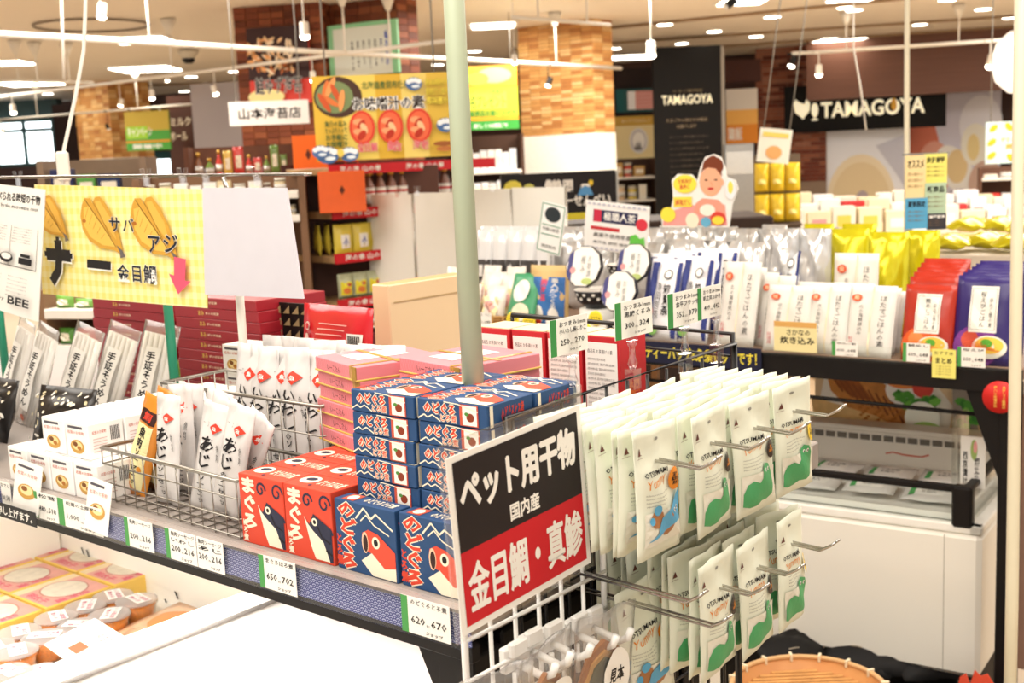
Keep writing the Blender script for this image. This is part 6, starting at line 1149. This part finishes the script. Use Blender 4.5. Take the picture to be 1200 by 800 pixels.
# region between tiled column and black pillar
block('wall_inner', 706, 80, 768, 262, 16.8, 4, .2, C('#2a1c1a', .6), 'dark wall between the tiled column and the black pillar')
def pinkw(p, w, h): p.rect(0, 0, w * .2, h, P('#1d5a5e')); p.rect(w * .3, h * .1, w * .5, h * .9, P('#f2f2f6')); p.rect(w * .5, h * .1, w, h * .9, P('#dc9a94')); [p.rect(w * .5, h * (.1 + k * .16), w, h * (.12 + k * .16), P('#f0c8c0')) for k in range(5)]
flat('window_view', 722, 104, 767, 131, 16.6, 4, '#2a5a5c', pinkw, 'window with a pink building outside, above the cream signboard', 'window', .03)
def crest(p, w, h): p.rect(0, h * .78, w, h, P('#c9a24a')); p.rect(0, h * .6, w * .4, h * .8, P('#c9a24a')) if 0 else None; p.ell(w * .64, h * .42, w * .2, h * .3, P('#e9e6e2'), 24); p.ell(w * .64, h * .42, w * .17, h * .26, P('#cfcac8'), 24); p.ell(w * .64, h * .42, w * .13, h * .2, WHITE, 20); [p.poly([(w * (.64 + .03 * k), h * .42), (w * (.6 + .05 * k), h * .22), (w * (.64 + .05 * k), h * .2)], INK) for k in (-1, 0, 1)]; p.text('BUTTERFLY', w * .3, h * .85, w * .9, h * .92, P('#e9d9a8'))
flat('cream_signboard', 713, 136, 768, 186, 15.9, 4, '#ecdba4', crest, 'cream signboard with a round grey crest', 'signboard', .05)
# --- wall shelves full of small goods (several units)
def goods_shelf(name, x0, ytop, x1, ybot, d, yaw, ys, label, glabel, cols, board='#efe9df', back='#4a3226', dep=.35, gap=(8, 14), hh=(.5, .85), kinds=('box', 'jar')):
    Q, a0, z0, w, h = panel(x0, ytop, x1, ybot, d, yaw); q = MB(); m = C(board, .5); bm = C(back, .6)
    q.box(0, dep, 0, w, dep + .02, z0 + h, bm); q.box(-.03, 0, 0, 0, dep + .02, z0 + h, bm); q.box(w, 0, 0, w + .03, dep + .02, z0 + h, bm); q.box(0, .02, 0, w, dep, .1, bm)
    root = put(name, q, Q.M(a0, 0, 0), label, 'shelf'); zs = [Q.onb((x0 + x1) / 2, y, 0)[1] for y in ys]
    for z in zs: s_ = MB(); s_.bbox(0, -.01, z - .03, w, dep, z, m, .003); put('shelf_board', s_, parent=root, M=Matrix())
    n = 0; rr = random.Random(int(x0 + ytop)); ppm = FPX / d; protos = {}
    for zi, z in enumerate(zs):
        top = (zs[zi - 1] - .03 if zi else z0 + h); sp = top - z; x = .02
        while x < w - .05:
            wd_ = rr.uniform(*gap) / ppm; c = rr.choice(cols); k = rr.choice(kinds); key = (c, k, round(wd_, 2))
            if x + wd_ > w - .01: break
            H_ = sp * .7
            if key not in protos:
                g = MB(); ww = round(wd_, 2) * .92
                if k == 'box': g.bbox(0, 0, 0, ww, ww * .7, 1, C(c, .5), .003); g.on(eps=.002); g.rect(ww * .15, .3, ww * .85, .7, P('#f3ead6'))
                elif k == 'bag': gb, f_ = pouch(ww, 1, ww * .4, C(c, .3, var=.08), 3, 5, 7, st=.05, wr=.006, mb=g); g.on(f_, .003); g.rect(ww * .2, .25, ww * .8, .7, P('#f4ecd8'), 2, 3)
                elif k == 'bottle': g.lathe([(ww * .4, 0), (ww * .42, .05), (ww * .42, .55), (ww * .16, .75), (ww * .16, .85)], C(c, .2), 10, Matrix.Translation((ww / 2, ww / 2, 0))); g.lathe([(ww * .2, .84), (ww * .2, 1)], P('#d9a83c'), 8, Matrix.Translation((ww / 2, ww / 2, 0))); g.lathe([(ww * .43, .15), (ww * .43, .45)], WHITE, 10, Matrix.Translation((ww / 2, ww / 2, 0)))
                else: g.lathe([(ww * .4, 0), (ww * .44, .05), (ww * .44, .7), (ww * .38, .78)], C(c, .3), 10, Matrix.Translation((ww / 2, ww / 2, 0))); g.lathe([(ww * .42, .78), (ww * .42, 1)], C('#efe8d8', .4), 10, Matrix.Translation((ww / 2, ww / 2, 0))); g.lathe([(ww * .45, .2), (ww * .45, .55)], WHITE, 10, Matrix.Translation((ww / 2, ww / 2, 0)))
                protos[key] = g.mesh('goods_' + k)
            H_ = sp * rr.uniform(*hh)
            nm = {'box': 'small_box', 'jar': 'small_jar', 'bag': 'small_bag', 'bottle': 'bottle'}[k]
            put(nm, protos[key], Q.M(a0 + x, .03, z) @ Matrix.Diagonal((1, 1, H_, 1)), '%s %s, %s shelf from the top, %s from the left' % (glabel, nm.replace('_', ' '), nth(zi), nth(n)), nm.split('_')[-1], glabel + ' goods'); x += wd_ * 1.04; n += 1
        n = 0
    return root, Q, a0, w
PAST = ('#f0e4c8', '#e8c8a0', '#d95a4a', '#f5f0e0', '#c8a060', '#e9d060')
goods_shelf('wall_shelf', 708, 186, 768, 262, 15.2, 4, (207, 234, 258), 'dark wall shelf of packets under the cream signboard', 'rear wall', PAST)
goods_shelf('wall_shelf', 545, 158, 612, 262, 11.8, 4, (200, 225), 'dark shelf of white packets below the campaign banner', 'campaign shelf', ('#eef0f2', '#dfe4ea', '#f5f5f5'), kinds=('box',), hh=(.5, .62), gap=(8, 9))
goods_shelf('wall_shelf', 1150, 196, 1215, 300, 13.5, KY, (208, 238, 262, 285), 'white wall shelf with red packets at the right edge', 'right edge', ('#d9433c', '#f0e0d0', '#e9e9ea', '#d8b88a'), back='#6a4a3a', gap=(14, 22), hh=(.35, .6))
# --- counter in front of the black pillar shop with packets (right background)
Q, a0, z0, w, h = panel(880, 262, 1200, 285, 8.2, -8); q = MB(); q.bbox(0, 0, 0, w, .9, z0 + h * .4, C('#cdb491', .5), .01); put('counter_table', q, Q.M(a0, 0, 0), 'long pale counter table behind the foil bags', 'table'); CQ, Ca, Cz = Q, a0, z0 + h * .4
rr = random.Random(9)
k = 0
for row in range(3):
    x = 900 + row * 5
    while x < 1195:
        wd_ = rr.uniform(16, 30); col = rr.choice(['#f4f2ec', '#eee6d6', '#efe9f0', '#f0e3c0', '#f4f2ec', '#c83a3c', '#f0e3c0', '#f5f5f5']); y0 = 250 - row * 9 - rr.uniform(0, 10)
        aa, _ = CQ.onb(x, 260, .05 + row * .25); ab, _ = CQ.onb(x + wd_ - 1, 260, .05 + row * .25); zt = CQ.onb(x, y0, .05 + row * .25)[1]
        if zt > Cz + .02:
            g = MB(); g.bbox(0, 0, 0, ab - aa, .12, zt - Cz, C(col, .5), .004); g.on(eps=.002); g.rect((ab - aa) * .2, (zt - Cz) * .3, (ab - aa) * .8, (zt - Cz) * .7, P(rr.choice(['#f8f4e8', '#e8a0a0', '#8a7060', '#e9c85a'])))
            put('gift_box', g, CQ.M(aa, .05 + row * .25, Cz, rr.uniform(-4, 4)), 'small %s gift box on the pale counter, %s row, %s from the left' % ({'#f4f2ec': 'white', '#eee6d6': 'cream', '#efe9f0': 'lilac white', '#f0e3c0': 'buff', '#e6b0a0': 'pink', '#c83a3c': 'red', '#9ab86a': 'green', '#f5f5f5': 'white'}[col], ['front', 'middle', 'rear'][row], nth(k)), 'box', 'gift boxes on the counter'); k += 1
        x += wd_ + rr.uniform(0, 3)
    k = 0
# yellow hanging bags left of the counter, tall display
Q, a0, z0, w, h = panel(885, 190, 940, 262, 7.6, -8); q = MB(); q.box(0, .1, 0, w, .13, z0 + h + .05, C('#6a5a4a', .6)); q.bbox(0, 0, z0 - .02, w, .3, z0, C('#5a4a3c', .6), .004); rk_ = put('bag_display', q, Q.M(a0, 0, 0), 'brown display stand of yellow rice bags beside the cutout', 'display')
b, fr = pouch(w / 3.2, h * .46, .06, C('#e9c42c', .35, .0, var=.08), 71, 6, 7, wr=.006); p = MB(); p.on(fr, .003); p.rect(.02, .05, w / 3.2 - .02, h * .2, P('#f3e08a'), 3, 3); ym, yp = b.mesh('bag'), p.mesh('print')
for i in range(6): thing('yellow_bag', [('print', yp)], Q.M(a0 + (i % 3) * w / 3.05, .04, z0 + .01 + (i // 3) * h * .5, rr.uniform(-4, 4)), 'yellow bag on the brown display stand, %s row, %s from the left' % (['lower', 'upper'][i // 3], nth(i % 3)), 'bag', 'yellow bags on the stand', ym)
flat('paper_banner', 886, 148, 924, 188, 7.4, -8, '#f6f2e2', lambda p, w, h: (p.ell(w * .5, h * .3, w * .25, h * .2, P('#e9b070')), p.rect(w * .1, h * .75, w * .9, h * .88, P('#f0d870'))), 'tilted cream paper banner hung above the yellow bags', 'banner', .004, hang=1, tilt=8)
for i, (x0, y0, x1, y1, c, t) in enumerate([(1061, 182, 1085, 232, '#f2d9a0', 'オススメ'), (1083, 180, 1110, 215, '#f0e878', '好評'), (1061, 232, 1087, 268, '#5aa8d0', '夏季限定'), (1084, 214, 1109, 252, '#b9d0b0', '新商品'), (1086, 250, 1109, 269, '#3a3a40', '卵')]):
    flat('hanging_note', x0, y0, x1, y1, 4.17, -6, c, (lambda t: lambda p, w, h: (p.text(t, w * .1, h * .7, w * .9, h * .9, INK if t != '卵' else WHITE, .02), [p.text('卵の味わい', w * .12, h * (.52 - k * .14), w * .85, h * (.6 - k * .14), P('#8a6a4a')) for k in range(3)]))(t), '%s handwritten note clipped on the thin beige pole' % ['peach', 'yellow', 'blue', 'pale green', 'black'][i], 'note', .003)
flat('clip_bar', 1058, 179, 1112, 181, 4.18, -6, '#8a8a86', None, 'thin bar holding the handwritten notes on the beige pole', 'bar', .01)
# --- black board with mount fuji curry crackers, behind the tea signs
def curry(p, w, h):
    p.ell(w * .1, h * .72, w * .08, h * .16, P('#e9dc5a'), 10); p.ell(w * .24, h * .7, w * .05, h * .1, P('#c9c86a'), 10); p.text('静岡', w * .44, h * .55, w * .62, h * .85, WHITE, .05); p.text('カレーせんべい', w * .38, h * .28, w * .95, h * .52, WHITE, .05); p.poly([(w * .66, h * .5), (w * .7, h * .72), (w * .76, h * .72), (w * .8, h * .5)], P('#5a9ad0')); p.poly([(w * .69, h * .66), (w * .7, h * .74), (w * .76, h * .74), (w * .775, h * .66), (w * .73, h * .7)], WHITE); p.ell(w * .78, h * .76, w * .02, h * .06, P('#f0d040')); p.rect(0, 0, w, h * .14, P('#e0d23a')); p.ell(w * .41, h * .75, w * .035, h * .12, WHITE, 6)
flat('black_cracker_board', 588, 202, 722, 258, 6.5, 6, '#201c1e', curry, 'black signboard with white curry cracker lettering and a small blue mountain', 'signboard', .05)
flat('leaning_booklet', 702, 200, 725, 259, 6.55, 6, '#d9dad6', lambda p, w, h: (p.rect(w * .1, h * .4, w * .9, h * .95, P('#3a3c3c')), p.rect(w * .5, h * .6, w * .85, h * .85, P('#d0d04a'))), 'grey booklet standing right of the black signboard', 'booklet', .02)
Q, a0, z0, w, h = panel(560, 258, 900, 275, 6.6, 0); q = MB(); q.bbox(0, -.15, 0, w, .5, z0 + h * .95, C('#3a2c26', .6), .01); put('dark_counter', q, Q.M(a0, 0, 0), 'dark counter behind the silver bags carrying the black signboard', 'counter')
# --- red edged aisle shelf at left (faces +a)
G = Frame(AT(400, 250, 5.2), 42)
ga0, _ = G.onb(388, 250, 0); ga1, _ = G.onb(540, 250, 0); zs = [G.onb(400, y, 0)[1] for y in (196, 248, 300, 354, 397)]
q = MB(); DK = C('#4a2620', .5); GW = .95; q.box(ga0, .36, 0, ga0 + GW, .38, zs[0] + .02, DK); q.box(ga0, 0, 0, ga0 + .02, .36, .1, DK); q.box(ga0, .0, 0, ga0 + GW, .36, .09, DK)
q.box(ga0, .34, 0, ga0 + .03, .36, zs[0] + .02, DK); gs = put('aisle_shelf', q, G.M(0, 0, 0), 'aisle shelf with red edged boards holding bags, jars and bottles', 'shelf'); WD2 = wood('shelf_wood', '#b08a5e', '#c9a474', 3, 3)
for z in zs:
    s_ = MB(); s_.bbox(ga0, 0, z - .03, ga0 + GW, .34, z, WD2, .002); so = put('shelf_board', s_, parent=gs, M=Matrix()); s_ = MB(); s_.box(ga0, -.012, z - .032, ga0 + GW, -.001, z + .012, P('#c8222c')); s_.on(lambda u, v, l: (u, -.0125 - l, v), .001)
    for k in range(2): s_.text('海の幸 山の幸', ga0 + .05 + k * .36, z - .022, ga0 + .27 + k * .36, z + .004, WHITE, .03)
    put('red_edge', s_, parent=so, M=Matrix())
def row(z, x0, step, n, mk, name, label, cat, group, b=.03, rz=0):
    me_ = mk()
    for i in range(n): put(name, me_, G.M(x0 + i * step, b, z, rz), label % nth(i), cat, group)
def bottle():
    g = MB(); g.lathe([(.024, 0), (.026, .01), (.026, .1), (.011, .135), (.011, .15)], C('#8a5a4a', .2, var=.1), 12); g.lathe([(.014, .148), (.014, .172), (.01, .175)], P('#d9a03c'), 10); g.lathe([(.0265, .025), (.0265, .095)], WHITE, 12); g.lathe([(.0268, .07), (.0268, .08)], REDP, 12); return g.mesh('bottle')
row(zs[1], ga0 + .12, .062, 12, bottle, 'sauce_bottle', 'brown sauce bottle with gold cap on the second aisle board, %s from the orange box', 'bottle', 'sauce bottles', .05)
row(zs[1], ga0 + .12, .062, 12, bottle, 'sauce_bottle', 'brown sauce bottle, back row of the second aisle board, %s from the left', 'bottle', 'sauce bottles', .12)
def obox():
    g = MB(); g.bbox(0, 0, 0, .2, .16, .175, C('#e8601c', .4), .002); g.on(); g.poly([(.1, .075), (.112, .095), (.1, .115), (.088, .095)], P('#5a2a1a')); return g.mesh('box')
ob = obox()
put('orange_box', ob, G.M(ga0 - .07, -.02, zs[1], -34), 'bright orange gift box with a dark diamond on the aisle shelf, lower one', 'box', 'orange boxes')
t_, Q, a0, z0, w, h = flat('orange_box', 343, 158, 383, 200, 5.4, 8, '#ee6a20', lambda p, w, h: p.poly([(w * .45, h * .3), (w * .53, h * .45), (w * .45, h * .62), (w * .37, h * .45)], P('#5a2a1a')), 'bright orange gift box beside the soup banner, upper one', 'box', .15)
q = MB(); q.bbox(-.25, -.02, 0, w + .5, .3, z0 - .001, C('#5a3a30', .5), .004); put('end_cabinet', q, Q.M(a0, 0, 0), 'dark red brown end cabinet carrying the upper orange box', 'cabinet')
for i, x in enumerate((390, 404)):
    flat('red_tin', x, 186, x + 16, 198, 5.6, 8, '#c8402a', lambda p, w, h: p.rect(w * .1, h * .3, w * .9, h * .7, P('#3a2a26')), 'flat red packet beside the upper orange box, %s one' % ['left', 'right'][i], 'packet', .05)
def ybag(art=1):
    b, fr = pouch(.092, .135, .03, C('#e6d24e', .3, var=.06), 81, 6, 8, st=.015, wr=.003); b.on(fr, .001); b.rect(.03, .03, .075, .09, WHITE, 3, 3); b.line([(.04, .05), (.055, .07), (.065, .05)], .004, P('#3a5ab0')); b.line([(.052, .04), (.054, .08)], .003, P('#3a5ab0')); return b.mesh('bag')
row(zs[2], ga0 + .03, .098, 9, ybag, 'yellow_snack_bag', 'yellow snack bag with a blue mark on the third aisle board, %s from left', 'bag', 'yellow aisle bags', .04, -6)
row(zs[2], ga0 + .0, .05, 3, ybag, 'yellow_snack_bag', 'yellow snack bag turned sideways at the board end, %s from left', 'bag', 'yellow aisle bags', .1, 70)
def gbag():
    b, fr = pouch(.075, .12, .03, C('#b9bd9a', .2, var=.15), 82, 6, 8, st=.02, wr=.004); b.on(fr, .001); b.rect(.01, .025, .065, .085, P('#e6d93a'), 3, 3); b.ell(.038, .045, .018, .014, P('#d97a3c')); b.ell(.05, .07, .01, .008, P('#c83a2c')); b.rect(.0, .0, .075, .02, P('#5a6a4a'), 3, 1); return b.mesh('bag')
row(zs[3], ga0 + .03, .078, 11, gbag, 'dried_fruit_bag', 'clear bag with a yellow fruit label on the fourth aisle board, %s from the left', 'bag', 'fruit label bags', .03, -5)
def jar():
    g = MB(); g.lathe([(.024, 0), (.027, .006), (.027, .045), (.022, .05)], C('#a85a24', .2, var=.15), 12); g.lathe([(.0245, .05), (.0245, .064)], WHITE, 12); g.lathe([(.0275, .008), (.0275, .034)], C('#f3ece0', .5), 12); return g.mesh('jar')
for r in range(3): row(zs[4], ga0 + .03 + r * .01, .057, 15, jar, 'spice_jar', 'amber jar with white lid, lowest aisle board, %s row, %%s from left' % ['front', 'middle', 'back'][r], 'jar', 'amber jars', .04 + r * .06)
# --- packets and tall goods on top of the left middle shop, with black mesh basket
goods_shelf('low_display', 222, 170, 345, 206, 6.6, 10, (205,), 'low display of tall packets and bottles left of the orange boxes', 'low display', ('#d9433c', '#7a9a4a', '#f0e0c8', '#8a5a3c', '#e9c04c'), back='#6a4636', gap=(8, 13), hh=(.5, 1.0), kinds=('box', 'bottle', 'bag'))
t_, Q, a0, z0, w, h = flat('counter_block', 170, 206, 345, 216, 6.4, 10, '#9a7456', None, 'brown counter front below the tall packets', 'counter', .5)
goods_shelf('dark_goods_shelf', 52, 186, 165, 236, 5.6, 8, (234,), 'dark shelf with green netted goods and magazines behind the rod', 'magazine shelf', ('#2a2f5a', '#5a9a4a', '#3a5a3c', '#f0e8d8', '#24335a'), back='#8a7460', gap=(22, 30), hh=(.6, .85), kinds=('box',))
goods_shelf('dark_goods_shelf', 165, 206, 350, 260, 5.0, 8, (228, 256), 'brown shelf with white jars behind the blank hanging board', 'white jar shelf', ('#f2ede0', '#d9c8a0', '#6a4a3a', '#e9e4dc'), back='#7a5a42', gap=(10, 18), hh=(.5, .8))
goods_shelf('dark_goods_shelf', 55, 340, 130, 420, 3.6, -20, (362, 405), 'shelf of green and red packets left of the dark red boxes', 'green packet shelf', ('#7ab04a', '#c83a2c', '#5a9a3c', '#f0e8d0'), back='#8a6a50', gap=(22, 34), hh=(.5, .7), kinds=('bag',))
# black lattice basket
a0, z0, w, h = slot(F, .5, 300, 342, 372, 384); q = MB(); q.box(0, .02, 0, w, .14, .006, BLACKM); o = thing('lattice_basket', [], F.M(a0, .5, z0 - .02), 'black basket with a tan triangular lattice behind the red pouch', 'basket', None, q.mesh('b'))
mt = MB(); TN, tk = C('#8f7a58', .6), 6
for r in range(3):
    for c in range(7): x, y = c * w / 7, r * h / 3; mt.add([(x + .003, 0, y + .003), (x + w / 7 - .003, 0, y + .003), (x + w / 7 - .003, 0, y + h / 3 - .004)], [(0, 1, 2)], TN)
put('lattice', mt, parent=o, M=Matrix(), kind='stuff'); q = MB(); q.box(0, .004, 0, w, .008, h, BLACKM); put('backing', q, parent=o, M=Matrix()); q = MB(); q.bbox(-.002, .004, -.2 + .0, w, .16, -.001, C('#5a2024', .5), .002); put('riser', q, parent=o, M=Matrix())
# ================================================================ 8. CEILING FITTINGS AND TRACK LIGHTS
LAMP = C('#fff3dc', .5, var=0, emit=14); DL = C('#fff6e4', .5, var=0, emit=9)
def fixture(px, py, r, label, sq=False, n=[0]):
    r *= .68 if sq else .85
    c = PZ(px, py, 2.985); q = MB(); fr_ = MB()
    if sq: q.box(-r, -r, -.01, r, r, .012, DL); fr_.bbox(-r - .04, -r - .04, .0, r + .04, r + .04, .014, WHITE, .003)
    else: q.lathe([(r, -.006), (r, .01)], DL, 20); fr_.lathe([(r * 1.15, .0), (r * 1.15, .013)], WHITE, 20)
    thing('ceiling_lamp' if sq else 'downlight', [('white_trim', fr_.mesh('t'))], Matrix.Translation(c), label, 'ceiling light', 'ceiling lights', q.mesh('d'))
for i, (px, py, r) in enumerate([(578, 30, .32), (165, 47, .42), (171, 81, .55), (35, 98, .55), (983, 47, .45), (740, 67, .5), (1000, -2, .3), (8, 74, .35), (870, 2, .3)]):
    fixture(px, py, r, 'bright ceiling panel lamp, %s' % ['square one right of the red brown column', 'left group nearest', 'left group farther', 'far left low one', 'above the shop sign', 'beyond the tiled column', 'top right edge', 'left edge', 'top edge right of centre'][i], True)
dls = [(779, 29), (837, 37), (799, 51), (886, 43), (720, 57), (1001, 12), (1078, 29), (991, 9), (1152, 11), (1184, 21), (556, 60), (513, 76), (56, 110), (73, 123), (275, 84), (224, 90), (241, 98), (216, 107), (37, 135), (812, 60), (1110, 0), (905, 20)]
for i, (px, py) in enumerate(dls): fixture(px, py, .1, 'small round ceiling downlight, %s counted from the %s' % (nth(i), 'tiled column'))
RW_ = C('#ece6da', .4, var=.01)
def rail(x0, y0, x1, y1, z, r, label):
    p0, p1 = PZ(x0, y0, z), PZ(x1, y1, z); q = MB(); q.tube([p0, p1], r, RW_, 4); L = (p1 - p0).length; rd_ = MB(); n = max(2, int(L / 2)); parts = []
    for i in range(n): t = (i + .5) / n; c = p0.lerp(p1, t); s_ = MB(); s_.tube([(c.x, c.y, z), (c.x, c.y, 2.98)], .008, RW_, 6); s_.lathe([(.02, 2.86), (.07, 2.99)], RW_, 12, Matrix.Translation((c.x, c.y, 0))); parts.append(('hanger_rod', s_.mesh('r')))
    thing('light_rail', parts, None, label, 'light rail', 'light rails', q.mesh('rail')); return p0, p1
rails = [rail(-20, 39, 728, 80, 2.5, .02, 'thick white light rail crossing the left ceiling to the tiled column'), rail(-20, 116, 530, 47, 2.5, .016, 'white light rail crossing the first one at the red brown column'),
         rail(-10, 141, 226, 122, 2.5, .014, 'far white light rail at the left, low on the ceiling'), rail(928, 63, 1192, 46, 2.6, .02, 'white light rail above the wood fascia'), rail(-10, 94, 110, 97, 2.6, .012, 'thin far light rail at the left edge'),
         rail(846, 107, 886, 111, 2.5, .012, 'short far light rail behind the black pillar'), rail(600, 20, 715, 29, 2.6, .014, 'pale light rail near the top centre')]
def spot(px, py, d, s, label, black=False, on=True, tilt=-25, zr=None):
    best = None                                  # hang it from the rail that passes closest above it
    for p0, p1 in rails:
        for t in range(81):
            q_ = p0.lerp(p1, t / 80); v = RW.transposed() @ (q_ - EYE)
            if v.z > -.5: continue
            x_, y_ = 600 - v.x / v.z * FPX, 400 + v.y / v.z * FPX
            if abs(x_ - px) < 9 and 0 < py - y_ < 46 and (best is None or py - y_ < best[0]): best = (py - y_, q_, -v.z)
    if best: c = best[1] - Vector((0, 0, best[0] / FPX * best[2])); zr = best[1].z
    else: c = AT(px, py, d); zr = 2.98
    hm = BLACKM if black else RW_; q = MB(); M0 = Matrix.Rotation(math.radians(tilt), 4, 'Y'); q.lathe([(s * .28, s * .9), (s * .34, s * .8), (s * .36, -.0), (s * .42, -s * .12)], hm, 14, M0)
    bl = MB(); bl.lathe([(s * .3, -s * .05), (s * .36, -s * .2), (s * .3, -s * .36), (s * .1, -s * .42)], LAMP if on else WHITE, 14, M0); ar = MB(); ztop = (zr or min(2.98, c.z + s * 2.4)) - c.z; ar.tube([(0, 0, s * .4), (0, 0, ztop)], s * .06, hm, 6); ar.bbox(-s * .5, -s * .12, ztop - s * .15, s * .5, s * .12, ztop + s * .1, hm, .002)
    thing('track_spotlight', [('lamp_face', bl.mesh('f')), ('arm', ar.mesh('a'))], Matrix.Translation(c), label, 'spotlight', 'track spotlights', q.mesh('h'))
for i, (x, y, d, s, bk, on, tl_) in enumerate([(119, 17, 6.5, .07, 0, 1, 10), (357, 40, 7.2, .08, 0, 1, 0), (183, 113, 8, .07, 0, 1, 0), (147, 122, 8, .06, 0, 1, 15), (199, 93, 8, .05, 0, 1, 0), (255, 108, 8, .07, 0, 1, -15), (194, 143, 6.5, .075, 0, 1, -35), (132, 150, 8.5, .07, 1, 0, -20), (160, 149, 8.5, .07, 1, 1, -30), (371, 92, 7, .07, 0, 1, 0), (763, 62, 10, .11, 0, 1, 0), (635, 98, 8, .075, 1, 1, 20), (967, 85, 9.5, .1, 0, 1, 0), (1167, 75, 6, .12, 0, 1, 12), (22, 130, 9, .08, 0, 1, 0), (8, 155, 10, .08, 0, 1, 20), (853, 6, 8, .07, 1, 0, 60), (930, 75, 11, .1, 1, 1, 20), (603, 72, 8, .05, 0, 1, 0), (977, 175, 12, .03, 0, 1, 0)]):
    if i == 19: continue
    spot(x, y, d, s, '%s track spotlight, %s' % ('black' if bk else 'white', ['top left near the thick rail', 'bright one over the food poster', 'bright one left of the grey wall', 'left of the bright far one', 'small one high at left', 'beside the grey wall', 'cylindrical one before the dark wall', 'over the far left column', 'over the green poster', 'by the soup banner corner', 'glowing one by the tiled column right side', 'in front of the tiled column', 'over the wood fascia', 'large one at right', 'far left upper', 'far left lower', 'near the top edge', 'at the brick wall top', 'at the pale green pole'][i]), bool(bk), bool(on), tl_)
# white cable and stay rods
for i, (pts, d, r, label) in enumerate([([(101, -40), (100, 15), (98, 60), (88, 115), (75, 175), (74, 215)], 2.4, .004, 'white cable running down at the left to the sign rod'), ([(1000, 55), (1008, 100), (1015, 152)], 6, .005, 'thin white cord hanging before the shop sign'), ([(72, 0), (75, 93)], 7, .008, 'thin beige stay rod at the top left')]):
    q = MB(); pp = [AT(x, y, d) for x, y in pts]; q.tube([(pp[0].x, pp[0].y, 2.99)] + pp, r, RW_, 6); put('hanging_cable', q, None, label, 'cable')
q = MB(); c = AT(74, 195, 2.4); q.bbox(-.012, -.008, -.03, .012, .008, .03, RW_, .004); put('cable_grip', q, Matrix.Translation(c), 'white grip at the lower end of the cable', 'grip')
c = PZ(108, 30, 2.98); q = MB(); q.tube([(.5 * math.cos(t * .1), .5 * math.sin(t * .1), 0) for t in range(63)], .01, C('#6a5a48', .6), 6, closed=True); put('ceiling_ring', q, Matrix.Translation(c), 'thin dark ring fitting on the left ceiling', 'ceiling fitting')
q = MB(); q.lathe([(.05, .0), (.12, .08), (.12, .1)], C('#cfc8b8', .5), 16); q.lathe([(.04, -.04), (.07, -.01), (.07, .01)], INK, 16); put('ceiling_camera', q, Matrix.Translation(PZ(221, 70, 2.88)), 'small dome camera on the ceiling', 'camera')
